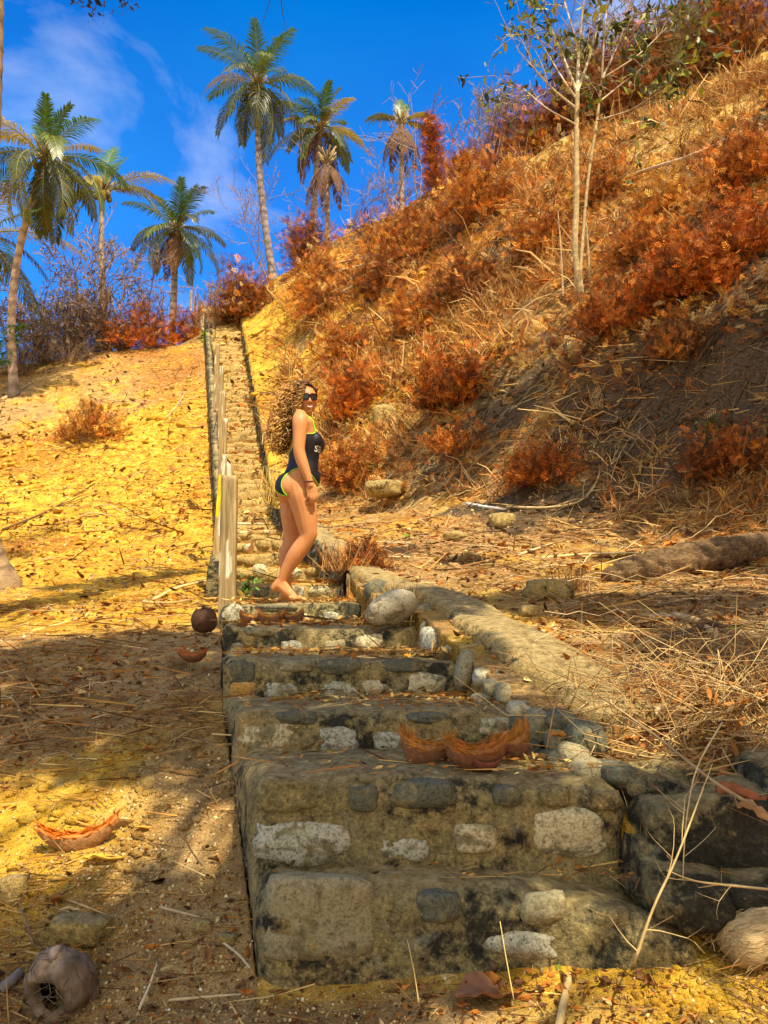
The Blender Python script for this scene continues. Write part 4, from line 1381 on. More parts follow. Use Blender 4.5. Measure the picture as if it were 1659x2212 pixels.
# ---- bare and half bare trees
def bare_tree(label, base, height, stems=3, col=(0.30, 0.24, 0.20), depth=4, leaf=0, leafcol=(0.16, 0.10, 0.06), spread=.55, rad=.045, lean=(0, 0), group='bare trees along the skyline', leafsize=.1, name='bare_tree', dirs=None, length=None, rmin=0.008):
    base = np.array(base, dtype=float)
    o = thing(name, label, 'bare tree', base, group)
    a = Acc(); tips = []
    for k in range(stems):
        d = np.array(dirs[k]) if dirs else np.array([R.uniform(-.35, .35) + lean[0], R.uniform(-.3, .3) + lean[1], 1.0])
        branchy(a, base + np.array([R.uniform(-.1, .1), R.uniform(-.1, .1), -.15]), d, (length or height * .42) * R.uniform(.85, 1.1), rad, depth, col, spread, 4, .12, .22, (2, 3), tips, rmin=rmin)
    a.build('trunk', M_BARK, o)
    if leaf:
        t = [tips[i] for i in G.integers(0, len(tips), leaf)]
        pos = np.array([x[0] for x in t]) + G.normal(0, .06, (leaf, 3))
        V, Q, nv = place(LEAF_T, pos, rand_rot(leaf), leafsize * G.uniform(.6, 1.4, leaf))
        b_ = Acc(); b_.add(V, Q, None, np.repeat(pal(leaf, [np.array(leafcol), np.array(leafcol) * .6], [1, 1]), nv, 0)); b_.build('leaves', M_DRY, o)
    return o


GREYB = (0.27, 0.19, 0.13)
for (u, v, h, lab, stems, leaf, dpt) in [
    (150, 735, 4.6, 'grey bare tree with brown leaf remnants between the left palms', 4, 160, 5),
    (205, 725, 5.2, 'taller bare tree with pale stems just left of the yellow palm trunk', 4, 90, 5),
    (270, 715, 5.0, 'wispy bare tree just right of the yellow palm trunk', 3, 60, 5),
    (90, 770, 3.6, 'dense grey twiggy thicket tree right of the far left trunk', 6, 260, 5),
    (45, 790, 2.6, 'low grey twiggy thicket at the far left', 6, 120, 5),
    (165, 765, 2.6, 'low tangled grey thicket on the left crest', 7, 120, 5),
    (235, 745, 2.4, 'low tangled thicket at the foot of the yellow palm', 6, 60, 5),
    (330, 690, 2.4, 'small bare bush left of the dark green palm', 4, 20, 4),
    (455, 655, 2.6, 'thin bare bush at the top of the far stairs', 4, 10, 4),
]:
    b = edge_hit(u, 28.2 if v < 780 else 27.0)
    bare_tree(lab, b, h, stems, GREYB, dpt, leaf * 2, (0.14, 0.085, 0.05), .55, .05, rmin=.011)
for (u, v, h, lab, stems, leaf, ln) in [
    (585, 560, 5.5, 'bare leaning tree with few dark leaves in front of the tallest palm', 3, 60, (-.5, 0)),
    (640, 540, 4.6, 'bare wispy bush between the tallest palm and the yellow green palm', 4, 20, (0, 0)),
    (740, 490, 3.6, 'bare forked tree right of the dying palm', 3, 6, (.5, 0)),
    (905, 400, 4.8, 'bare tree with few leaves beside the small far palm', 3, 36, (.05, 0)),
    (850, 420, 2.4, 'low whitish bare bush round the foot of the small far palm', 6, 0, (0, 0)),
    (985, 360, 3.0, 'spindly bare bush on the skyline right of the vine column', 4, 0, (.1, 0)),
    (1060, 330, 3.6, 'spiky bare bush on the skyline by the rust red shrub', 5, 0, (-.1, 0)),
    (1400, 190, 3.4, 'bare grey shrub among the ridge thicket at upper right', 4, 40, (0, 0)),
    (530, 600, 3.0, 'low bare bush above the brow of the stairs', 4, 12, (-.4, 0)),
]:
    b = hit(u, v)
    bare_tree(lab, b, h, stems, (0.26, 0.19, 0.15), 4, leaf, (0.10, 0.07, 0.03), .5, .03, ln)

# ---- leafy green trees on the ridge, upper right
for (u, v, vt, lab, nleaf) in [(1475, 170, -40, 'slim green leaved tree on the ridge with a dark trunk, upper right', 900), (1540, 150, -30, 'olive leaved tree on the ridge, nearest the upper right corner', 800), (1400, 190, 40, 'sparse green leaved tree on the ridge next to the white tree crown', 500)]:
    b = hit(u, v); d = b[1]
    h = (v - vt) / F * d
    o = thing('leafy_tree', lab, 'tree', b, 'green trees on the ridge')
    a = Acc(); tips = []
    for k in range(2):
        branchy(a, b + np.array([.2 * k, 0, -.2]), np.array([R.uniform(-.2, .2), 0, 1]), h * .5, .05, 4, (.16, .11, .08), .5, 4, .15, .2, (2, 3), tips)
    a.build('trunk', M_BARK, o)
    t = [tips[i] for i in G.integers(0, len(tips), nleaf)]
    pos = np.array([x[0] for x in t]) + G.normal(0, .12, (nleaf, 3))
    V, Q, nv = place(LEAF_T, pos, rand_rot(nleaf), .15 * G.uniform(.6, 1.3, nleaf))
    b_ = Acc(); b_.add(V, Q, None, np.repeat(pal(nleaf, [np.array([.09, .13, .02]), np.array([.26, .25, .03]), np.array([.05, .08, .02])], [3, 1, 2]), nv, 0)); b_.build('crown', M_LEAF, o)

# ---- the white-stemmed tree
b = hit(1256, 650); d = b[1]
wt = thing('white_trunked_tree', 'slender tree with pale twin stems and sparse green leaves standing on the right slope', 'tree', b)
a = Acc(); tips = []
PALE = (0.43, 0.32, 0.15)
def stem(pts, r0, r1, col=PALE):
    p = np.array([P(u, v, d + dd) for (u, v, dd) in pts])
    s = np.linspace(0, len(p) - 1, len(p) * 4)
    q = np.stack([np.interp(s, np.arange(len(p)), p[:, i]) for i in range(3)], 1)
    # smooth
    for _ in range(3): q[1:-1] = (q[:-2] + q[1:-1] * 2 + q[2:]) / 4
    V, Q, T = tube(q, np.linspace(r0, r1, len(q)) * (1 + .10 * vnoise(q * 6, 4)), 8, cap=False)
    c = np.tile(np.array(col), (len(V), 1)) * (1 + .5 * fbm(V * np.array([9, 9, 4]), 3, 5))[:, None]
    a.add(V, Q, T, np.clip(c, .01, .9))
    return q
stem([(1258, 668, 0), (1254, 620, 0), (1240, 545, 0), (1246, 440, 0), (1245, 320, 0), (1247, 200, 0)], .055, .034)
stem([(1245, 660, .1), (1244, 600, .1), (1247, 540, .1)], .035, .02)
stem([(1252, 600, 0), (1258, 520, .05), (1270, 380, .1), (1290, 260, .1), (1300, 170, .2)], .030, .017)
stem([(1272, 612, .15), (1272, 560, .15), (1266, 480, .2)], .025, .015)
stem([(1216, 640, .1), (1212, 540, .1), (1205, 455, .15)], .016, .008, (.45, .3, .15))
LIMBS = [((1247, 200), (1215, 120), (1180, 40), .04), ((1247, 200), (1250, 110), (1265, -40), .045), ((1247, 200), (1275, 120), (1300, 20), .035), ((1246, 235), (1190, 190), (1120, 110), .028),
         ((1246, 270), (1180, 235), (1130, 190), .02), ((1300, 170), (1340, 90), (1370, -20), .025), ((1290, 260), (1360, 240), (1440, 190), .018), ((1295, 220), (1345, 180), (1420, 120), .02),
         ((1300, 170), (1305, 80), (1315, -40), .024), ((1246, 215), (1215, 170), (1150, 60), .024), ((1250, 110), (1230, 40), (1205, -40), .024), ((1300, 170), (1380, 120), (1440, 60), .018)]
for (p0, p1, p2, r) in LIMBS:
    r *= .72
    q = stem([(p0[0], p0[1], 0), (p1[0], p1[1], R.uniform(-.3, .3)), (p2[0], p2[1], R.uniform(-.6, .6))], r, r * .4, (.50, .40, .25))
    for k in range(7):
        i = R.randrange(3, len(q))
        dd = (q[i] - q[i - 1]); dd /= np.linalg.norm(dd)
        branchy(a, q[i], dd + G.normal(0, .6, 3), R.uniform(.3, .7), .009, 2, (.33, .25, .15), .6, 3, .05, .25, (1, 3), tips, rmin=.0045)
a.build('trunk', M_BARK, wt, smooth=True)
nl = 1150
t = [tips[i] for i in G.integers(0, len(tips), nl)]
pos = np.array([x[0] for x in t]) + G.normal(0, .03, (nl, 3))
V, Q, nv = place(LEAF_T, pos, frames(G.normal(size=(nl, 3)) + np.array([0, 0, -.5])), .14 * G.uniform(.5, 1.35, nl))
b_ = Acc(); b_.add(V, Q, None, np.repeat(pal(nl, [np.array([.07, .12, .016]), np.array([.26, .27, .025]), np.array([.03, .055, .012]), np.array([.44, .40, .05])], [3, 4, 2, 1.2]), nv, 0)); b_.build('crown', M_LEAF, wt)

# ---- masses nobody could count
def hill_w(U, V, X, Y):
    sr = X - edge_r(Y)
    n = fbm(np.stack([X * .6, (Y + .8 * X) * .9], 1), 3, 77)
    bare = np.exp(-(((U - 1130) / 150) ** 2 + ((V - 690) / 60) ** 2)) + np.exp(-(((U - 1500) / 170) ** 2 + ((V - 250 + (U - 1500) * .5) / 55) ** 2))
    w = (X > edge_r(Y) + np.where(Y > 15, .4, .75)) * (V < 1090) * np.clip(.25 + 2.6 * n, .04, 1.6) * (1 - np.clip(bare, 0, .92))
    w = w * np.where(V > 860, .55, 1.0) * np.where((U > 1250) & (V > 800), .45, 1)
    return w
p = scatter(13000, hill_w)
n = len(p); dist = p[:, 1]
pos = p + np.stack([G.normal(0, .04, n), G.normal(0, .04, n), G.uniform(0, .028, n) * dist ** .9], 1)
V, Q, nv = place(SPRAYS[1], pos, frames(G.normal(size=(n, 3)) + np.array([0, 0, .35])), np.clip(.0075 * dist + .035, .07, .24) * np.clip(G.lognormal(0, .4, n), .4, 1.6))
cz = fbm(p[:, :2] * .5, 2, 78)[:, None]
c = pal(n, [ORANGE, GOLD, TAN, RUST, DKBR, np.array([.62, .42, .16])], [5, 3, 2.5, 4, 4, 2]) * (1 - .25 * cz)
a = Acc(); a.add(V, Q, None, np.repeat(np.clip(c, .01, .8), nv, 0))
tag(a.build('dried_ground_cover', M_DRY), kind='stuff')

def wire_template(n=9):
    V = []; Q = []
    for k in range(n):
        d = G.normal(size=3); d[2] = abs(d[2]) * .7 + .1; d /= np.linalg.norm(d); l = R.uniform(.45, 1.0)
        w_ = np.cross(d, G.normal(size=3)); w_ = w_ / np.linalg.norm(w_) * .017
        m_ = d * l * .55 + G.normal(0, .07, 3); e = d * l + G.normal(0, .16, 3)
        b_ = len(V); o_ = G.normal(0, .12, 3) * np.array([1, 1, .2])
        V += [o_ - w_, o_ + w_, o_ + m_ + w_ * .8, o_ + m_ - w_ * .8, o_ + e + w_ * .3, o_ + e - w_ * .3]
        Q += [(b_, b_ + 1, b_ + 2, b_ + 3), (b_ + 3, b_ + 2, b_ + 4, b_ + 5)]
    return np.array(V), np.array(Q)
p = scatter(4600, lambda U, V, X, Y: (X > edge_r(Y) + .8) * (V < 1120) * np.where((U > 1200) & (V > 640), .4, 1) * np.where((V > 850) & (U > 850), .6, 1) * np.clip(.1 + 2.4 * fbm(np.stack([X * .8, (Y + .8 * X) * 1.2], 1), 3, 79), .03, 2))
a = Acc()
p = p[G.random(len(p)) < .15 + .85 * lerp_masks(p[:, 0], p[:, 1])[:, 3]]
for q_, tm_ in zip(np.array_split(p, 5), [wire_template() for _ in range(5)]):
    n = len(q_)
    az = G.uniform(0, 6.28, n); ca, sa = np.cos(az), np.sin(az); z_ = np.zeros(n); o1 = np.ones(n)
    rot = np.stack([np.stack([ca, -sa, z_], 1), np.stack([sa, ca, z_], 1), np.stack([z_, z_, o1], 1)], 1)
    V, Q, nv = place(tm_, q_, rot, np.clip(.020 * q_[:, 1] + .06, .12, .5) * G.lognormal(0, .35, n))
    a.add(V, Q, None, np.repeat(pal(n, [np.array([.62, .40, .14]), np.array([.50, .26, .07]), np.array([.36, .15, .04]), np.array([.16, .08, .03]), np.array([.55, .19, .03])], [4, 3, 2, 2, 2]), nv, 0))
tag(a.build('dead_grass', M_DRY), kind='stuff')

# lumps of earth
def clod_template(seed):
    b = [np.array(x, dtype=float) for x in ((1, 0, 0), (-1, 0, 0), (0, 1, 0), (0, -1, 0), (0, 0, 1), (0, 0, -1))]
    F_ = [(0, 2, 4), (2, 1, 4), (1, 3, 4), (3, 0, 4), (2, 0, 5), (1, 2, 5), (3, 1, 5), (0, 3, 5)]
    V = list(b); mid = {}; T = []
    def mm(i, j):
        k = (min(i, j), max(i, j))
        if k not in mid:
            q = V[i] + V[j]; V.append(q / np.linalg.norm(q)); mid[k] = len(V) - 1
        return mid[k]
    for i, j, k in F_:
        a_, b2, c_ = mm(i, j), mm(j, k), mm(k, i)
        T += [(i, a_, c_), (a_, j, b2), (c_, b2, k), (a_, b2, c_)]
    V = np.array(V); V *= (1 + .30 * G.normal(size=(len(V), 1))); V[:, 2] *= .6
    return V, np.array(T)
p = scatter(6000, lambda U, V, X, Y: np.clip(.15 + 1.5 * fbm(np.stack([X, Y], 1) * 1.1, 3, 90), .02, 2) * (V > 120) * np.where(V > 1500, .8, 1))
a = Acc()
for q_, (tv_, tt_) in zip(np.array_split(p, 6), [clod_template(k) for k in range(6)]):
    n = len(q_); az = G.uniform(0, 6.28, n); ca, sa = np.cos(az), np.sin(az); z_ = np.zeros(n); o1 = np.ones(n)
    rot = np.stack([np.stack([ca, -sa, z_], 1), np.stack([sa, ca, z_], 1), np.stack([z_, z_, o1], 1)], 1)
    s_ = np.clip(.0030 * q_[:, 1] + .003, .006, .06) * np.clip(G.lognormal(0, .5, n), .3, 2.0)
    Vp = np.einsum('nij,vj->nvi', rot, tv_) * s_[:, None, None] + q_[:, None, :]
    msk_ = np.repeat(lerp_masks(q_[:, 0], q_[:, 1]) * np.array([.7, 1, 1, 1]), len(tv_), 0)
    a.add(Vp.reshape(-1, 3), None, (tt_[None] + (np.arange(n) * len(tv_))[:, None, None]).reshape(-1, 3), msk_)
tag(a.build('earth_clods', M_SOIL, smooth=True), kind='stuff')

# straw and fine twigs over all the ground
def straw_w(U, V, X, Y):
    n = fbm(np.stack([X, Y], 1) * 1.6, 3, 80)
    right = X > edge_r(Y)
    bank = np.exp(-(((U - 1480) / 230) ** 2 + ((V - 1560) / 120) ** 2))
    return np.clip(.30 + 1.3 * n, .05, None) * (np.where(right, .7, .9) * (V > 700) + 3.2 * bank) * np.where(right & (X < edge_r(Y) + .62) & (Y > 2.9) & (Y < 6.5), .12, 1) + 1.1 * (V > 1650) * np.clip(.4 + 1.4 * n, 0, None)
p = scatter(52000, straw_w)
n = len(p); dist = p[:, 1]
pos = p + np.array([0, 0, .004]); pos[:, 2] += G.uniform(0, .012, n)
ln = G.lognormal(0, .5, n) * np.clip(.018 * dist + .022, .04, .30)
dirn = np.stack([G.normal(size=n), G.normal(size=n) * 1.0, G.normal(0, .13, n) + .05], 1)
rot = frames(dirn)
V, Q, nv = place((BLADE_T[0] * np.array([1, .03, 1]), BLADE_T[1]), pos, rot, ln)
c = pal(n, [np.array([.52, .32, .09]), np.array([.33, .18, .05]), np.array([.64, .45, .18]), np.array([.15, .08, .03]), np.array([.46, .20, .04])], [4, 4, 1.2, 4, 3])
a = Acc(); a.add(V, Q, None, np.repeat(c, nv, 0))
tag(a.build('straw_litter', M_DRY), kind='stuff')

# long pale twigs tangled over the slope and the near bank
def twig_w(U, V, X, Y):
    right = X > edge_r(Y) + .1
    bank = np.exp(-(((U - 1500) / 220) ** 2 + ((V - 1580) / 110) ** 2))
    return (np.where(right, 1.0, .12) * (V < 1700) * (V > 250) + 3 * bank) * np.where(right & (X < edge_r(Y) + .62) & (Y > 2.9) & (Y < 6.5), .12, 1)
p = scatter(3200, twig_w)
_bt = 1 - lerp_masks(p[:, 0], p[:, 1])[:, 3]  # same mask of dark earth and painted shade; twigs darken with it
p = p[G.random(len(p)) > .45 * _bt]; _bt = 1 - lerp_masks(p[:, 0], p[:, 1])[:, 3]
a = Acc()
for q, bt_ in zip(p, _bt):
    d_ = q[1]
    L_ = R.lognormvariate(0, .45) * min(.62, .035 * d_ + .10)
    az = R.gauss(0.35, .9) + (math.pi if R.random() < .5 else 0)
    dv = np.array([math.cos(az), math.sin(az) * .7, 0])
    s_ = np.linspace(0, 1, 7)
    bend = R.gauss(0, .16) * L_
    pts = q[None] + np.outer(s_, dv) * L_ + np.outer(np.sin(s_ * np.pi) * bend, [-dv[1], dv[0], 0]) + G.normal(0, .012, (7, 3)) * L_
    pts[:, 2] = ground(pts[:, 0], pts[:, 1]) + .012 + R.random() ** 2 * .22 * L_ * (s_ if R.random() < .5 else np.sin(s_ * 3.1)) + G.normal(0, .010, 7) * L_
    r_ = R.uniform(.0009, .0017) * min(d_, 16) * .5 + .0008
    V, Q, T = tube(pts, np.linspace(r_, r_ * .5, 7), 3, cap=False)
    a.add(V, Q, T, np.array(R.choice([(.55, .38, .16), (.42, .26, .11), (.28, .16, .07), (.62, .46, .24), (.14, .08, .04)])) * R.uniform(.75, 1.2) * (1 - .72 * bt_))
tag(a.build('twig_litter', M_TWIG), kind='stuff')

# fallen leaves, crumbs and pebbles
def leaf_w(U, V, X, Y):
    n = fbm(np.stack([X, Y], 1) * 1.2, 3, 84)
    return np.clip(.2 + 1.2 * n, .03, None) * (V > 720) * np.where(X < edge_l(Y), np.where(V < 1330, 1.0, .7), .9) * np.where(V > 1650, .35, 1)
p = scatter(15000, leaf_w); n = len(p)
sz = np.clip(.0055 * p[:, 1] + .010, .014, .10) * G.lognormal(0, .42, n)
V, Q, nv = place((LEAF_T[0] * np.array([1, .9, 4.5]), LEAF_T[1]), p + np.array([0, 0, .008]), frames(np.stack([G.normal(size=n), G.normal(size=n), G.normal(0, .25, n)], 1)), sz)
c = pal(n, [np.array([.32, .15, .05]), np.array([.58, .38, .14]), np.array([.42, .15, .025]), np.array([.17, .08, .03]), np.array([.22, .24, .03])], [4, 2, 4, 4, .15])
a = Acc(); a.add(V, Q, None, np.repeat(c, nv, 0)); tag(a.build('fallen_leaves', M_DRY), kind='stuff')

def stair_top(Y):
    out = np.zeros(len(Y))
    near = Y < 15.6
    k = np.clip(np.searchsorted(STEP_Y, Y, side='right') - 1, 0, 13)
    out[near] = np.array(STEP_Z)[k][near]
    k2 = np.clip(np.floor((Y - 15.82) / (29.7 - 15.82) * 48), 0, 47)
    zz = STEP_Z[-1] + (float(stair_z(29.7)) - STEP_Z[-1]) * (k2 + 1) / 48
    out[~near] = zz[~near]
    return out
n = 7600
yy = np.concatenate([G.uniform(2.5, 6.4, 3000), G.uniform(5, 9, 900), G.uniform(6, 29.5, 3700)]); G.shuffle(yy)
xx = edge_l(yy) + (edge_r(yy) - edge_l(yy)) * np.where(G.random(n) < .5, G.uniform(.03, .97, n), np.clip(1 - np.abs(G.normal(0, .3, n)), .05, .97))
_k = np.hypot(xx + .62, yy - 5.95) > .38; xx = xx[_k]; yy = yy[_k]; n = len(xx)
pz = np.stack([xx, yy, stair_top(yy) + .012 + G.uniform(0, .02, n)], 1)
a = Acc()
h2 = n // 2
V, Q, nv = place((BLADE_T[0] * np.array([1, .03, 1]), BLADE_T[1]), pz[:h2], frames(np.stack([G.normal(size=h2), G.normal(size=h2), G.normal(0, .15, h2)], 1)), np.clip(.018 * yy[:h2] + .03, .05, .3) * G.lognormal(0, .4, h2))
a.add(V, Q, None, np.repeat(pal(h2, [np.array([.5, .3, .08]), np.array([.3, .15, .04]), np.array([.14, .07, .03])], [3, 3, 2]), nv, 0))
V, Q, nv = place(LEAF_T, pz[h2:], frames(np.stack([G.normal(size=n - h2), G.normal(size=n - h2), G.normal(0, .3, n - h2)], 1)), np.clip(.0055 * yy[h2:] + .006, .018, .12) * G.lognormal(0, .4, n - h2))
a.add(V, Q, None, np.repeat(pal(n - h2, [np.array([.5, .22, .03]), np.array([.66, .44, .12]), np.array([.2, .09, .03]), np.array([.4, .13, .02])], [3, 3, 2, 2]), nv, 0))
tag(a.build('stair_litter', M_DRY), kind='stuff')

p = scatter(24000, lambda U, V, X, Y: (V > 1050) * (.3 + np.clip(fbm(np.stack([X, Y], 1) * 2.2, 2, 88), -.2, 1)) * np.where(V > 1700, 1.3, 1))
n = len(p)
oct_ = (np.array([(1, 0, 0), (0, 1, 0), (-1, 0, 0), (0, -1, 0), (0, 0, .7), (0.3, .2, -.6)]), None)
s_ = np.clip(.0011 * p[:, 1] + .0006, .0015, .02) * np.clip(G.lognormal(0, .6, n), .3, 2.4)
rot = rand_rot(n)
Vp = np.einsum('nij,vj->nvi', rot, oct_[0]) * s_[:, None, None] + p[:, None, :] + np.array([0, 0, .002])
tri = np.array([(0, 1, 4), (1, 2, 4), (2, 3, 4), (3, 0, 4), (1, 0, 5), (2, 1, 5), (3, 2, 5), (0, 3, 5)])
Tp = (tri[None] + (np.arange(n) * 6)[:, None, None]).reshape(-1, 3)
c = pal(n, [np.array([.55, .38, .15]), np.array([.40, .26, .10]), np.array([.64, .50, .27]), np.array([.20, .13, .06])], [4, 4, 1, 3])
a = Acc(); a.add(Vp.reshape(-1, 3), None, Tp, np.repeat(c, 6, 0)); tag(a.build('gravel', col_mat('gravel_stone', .9, .15, 60, .2, .2)), kind='stuff')
# ---------------------------------------------------------------- things lying about
M_ROCK = masonry_material('weathered_rock', (1.6, 1.35, .85), dark=-0.15, sand=1.0)
M_PALEROCK = granite_material('pale_river_stone', (0.38, 0.335, 0.215), (0.27, 0.235, 0.145), (0.11, 0.09, 0.055), 0.42)
M_FIBRE = col_mat('coconut_fibre', 0.95, 0.1, 60, 0.35, 0.6, 0.006)
M_HUSK = col_mat('coconut_skin', 0.8, 0.2, 22, 0.5, 0.5, 0.008)


def rock1(u, v, w, h, d, label, mat, seed, box=.4, tilt=0.0, dep=None, rough=.13, ground_sink=None):
    c = P(u, v, d)
    V, Q, T = rock((0, 0, 0), (w / F * d / 2, dep or w / F * d / 2 * .8, h / F * d / 2), seed, rough, box, tilt=rot_axis((0, 1, 0), tilt))
    a = Acc(); a.add(V + c, Q, T)
    return tag(a.build('rock', mat, None, origin=c, smooth=True), label, 'rock')


rock1(845, 1312, 116, 72, 4.62, 'large pale oval river stone tilted on the fifth step', M_PALEROCK, 701, .12, -.42, .10, .08)
rock1(830, 1056, 92, 40, 10.9, 'pale flat topped boulder on the slope right of the woman thigh', M_ROCK, 702)
def rock_g(u, v, w, h, label, mat, seed, box=.4, tilt=0.0, rough=.14):
    b = hit(u, v); d = b[1]
    V, Q, T = rock((0, 0, 0), (w / F * d / 2, w / F * d / 2 * .8, h / F * d / 2), seed, rough, box, tilt=rot_axis((0, 1, 0), tilt))
    c = b + np.array([0, 0, h / F * d * .22])
    a = Acc(); a.add(V + c, Q, T)
    return tag(a.build('rock', mat, None, origin=c, smooth=True), label, 'rock')
rock_g(1085, 1140, 66, 40, 'tan half buried rock below the white stick on the bench', M_ROCK, 703)
rock_g(1185, 1290, 120, 56, 'flat tan rock half buried by the dry grass tuft left of the log', M_ROCK, 704, .5)
rock_g(832, 925, 60, 62, 'pale angular boulder right of the woman shoulder', M_ROCK, 705, .6)
rock_g(180, 2030, 128, 56, 'flat greenish slab of stone behind the hollow coconut', M_ROCK, 707, .3, .12, .2)
rock_g(25, 1950, 62, 70, 'pale yellow broken stone at the left edge near the hollow coconut', M_ROCK, 708, .6)
rock_g(490, 2042, 44, 24, 'small brown flat stone by the foot of the steps', M_ROCK, 709)
rock_g(330, 1612, 34, 20, 'small pale pebble like stone in the shaded sand on the left', M_ROCK, 711)
rock_g(1145, 1330, 50, 30, 'squarish small tan stone on the shaded bench by the wall cap', M_ROCK, 712, .6)
rock_g(985, 1165, 60, 26, 'low pale stone among straw beside the right wall', M_ROCK, 713)
rock_g(300, 1920, 30, 20, 'little round stone in the litter right of the orange leaf', M_ROCK, 714)
rock_g(440, 2010, 40, 28, 'knobbly pale stone between twigs left of the bottom step', M_ROCK, 715)
rock_g(1120, 990, 46, 26, 'tiny pale rock by the rusty low bush', M_ROCK, 719)

# whole coconuts
def coconut(u, v, w, h, label, col, d=None, seed=0):
    if d is None:
        b = hit(u, v + h / 2); d = b[1]
    c = P(u, v, d)
    o = thing('coconut', label, 'coconut', c)
    a = Acc(); V, Q, T = rock(c, (w / F * d / 2, w / F * d / 2, h / F * d / 2), seed, .07, .15)
    a.add(V, Q, T, np.array(col)); a.build('husk', M_HUSK, o, smooth=True)
    a = Acc(); V, Q, T = tube(np.array([c + np.array([0, -.3, .7]) * h / F * d * .5, c + np.array([0, -.4, 1.0]) * h / F * d * .55]), [.012 * d * .3, .006 * d * .3], 6); a.add(V, Q, T, np.array(col) * .6); a.build('stalk', M_HUSK, o)
    return o
coconut(441, 1340, 58, 54, 'dark brown whole coconut lying against the left side of the steps', (.10, .05, .022), 5.25, 31)
coconut(1487, 1070, 34, 26, 'small brown coconut on the bench under the dark bushes at right', (.22, .13, .04), None, 32)

# old hollow coconut, mouth towards the viewer
b = hit(132, 2185); d = b[1]; c = P(133, 2128, d)
o = thing('coconut', 'old grey hollow coconut husk with a black hole facing out, lower left corner', 'coconut', c)
rad = 72 / F * d
prof = [(0.42, -.50), (.44, -.58), (.48, -.68), (.56, -.74), (.66, -.72), (.82, -.60), (.95, -.30), (1.0, .05), (.93, .45), (.70, .80), (.35, .97), (.02, 1.0)]
inner = [(0.405, -.48), (.44, -.30), (.55, 0), (.50, .4), (.02, .6)]
def lathe(prof, n=40, nz=.05, seed=0, hole=0.10):
    V = []; m = len(prof)
    t = np.linspace(0, m - 1, m * 3); rr_ = np.interp(t, np.arange(m), [p[0] for p in prof]); yy = np.interp(t, np.arange(m), [p[1] for p in prof])
    for _ in range(2): rr_[1:-1] = (rr_[:-2] + 2 * rr_[1:-1] + rr_[2:]) / 4; yy[1:-1] = (yy[:-2] + 2 * yy[1:-1] + yy[2:]) / 4
    th = np.arange(n) * 2 * np.pi / n
    V = np.stack([rr_[:, None] * np.cos(th), np.broadcast_to(yy[:, None], (len(t), n)), rr_[:, None] * np.sin(th) * 1.0], -1).reshape(-1, 3)
    jag = 1 + .22 * vnoise(np.stack([np.cos(th) * 2.5, np.sin(th) * 2.5, np.zeros(n)], 1), seed + 3)
    rim = np.repeat(np.exp(-np.arange(len(t)) / 3.0), n)
    sc_ = 1 + rim * (np.tile(jag, len(t)) - 1)
    V[:, 0] *= sc_; V[:, 2] *= sc_
    V = V * (1 + nz * fbm(V * 2.6, 3, seed) * 1.8 + .05 * fbm(V * 9, 2, seed))[:, None]
    i = np.arange(len(t) - 1)[:, None] * n; j = np.arange(n)[None]; j2 = (j + 1) % n
    return V, np.stack([i + j, i + j2, i + n + j2, i + n + j], -1).reshape(-1, 4)
tl = rot_axis((1, 0, 0), .28) @ rot_axis((0, 0, 1), -.30)
V, Q = lathe(prof, 64, .13, 3); a = Acc(); V = (V * rad * np.array([1, .85, 1.05])) @ tl.T + c
cc = np.tile(np.array([.175, .125, .075]), (len(V), 1)) * (1 + .8 * fbm((V - c) * np.array([40, 40, 14]), 3, 4))[:, None]
a.add(V, Q, None, np.clip(cc, .01, .6)); a.build('shell', M_HUSK, o, smooth=True)
V, Q = lathe(inner, 36, .10, 5); a = Acc(); a.add((V * rad * np.array([1, .85, 1.05])) @ tl.T + c, Q[:, ::-1], None, np.array([.018, .013, .010])); a.build('hollow', M_HUSK, o, smooth=True)
a = Acc()
for k in range(150):
    dv = G.normal(size=3); dv /= np.linalg.norm(dv)
    if dv[1] > .4: continue
    q = c + (dv * np.array([1, .85, 1.05]) * rad * 1.0) @ tl.T
    tg_ = np.cross(dv, G.normal(size=3)); tg_ /= np.linalg.norm(tg_)
    V, Q, T = tube(np.array([q - tg_ * rad * .2, q + dv * rad * .03, q + tg_ * rad * .22 + dv * rad * R.uniform(-.02, .10)]), [.0009, .0011, .0004], 3, cap=False); a.add(V, Q, T, np.array([.17, .12, .07]) * R.uniform(.4, 1.5))
a.build('loose_fibres', M_TWIG, o)
a = Acc(); tp = c + np.array([-.10, -.35, .98]) * rad
V, Q, T = tube(np.array([tp - np.array([0, 0, .15]) * rad, tp + np.array([.02, -.02, .10]) * rad, tp + np.array([.16, -.06, .2]) * rad]), np.array([.22, .15, .06]) * rad, 8); a.add(V, Q, T, np.array([.24, .19, .15])); a.build('stalk', M_HUSK, o, smooth=True)

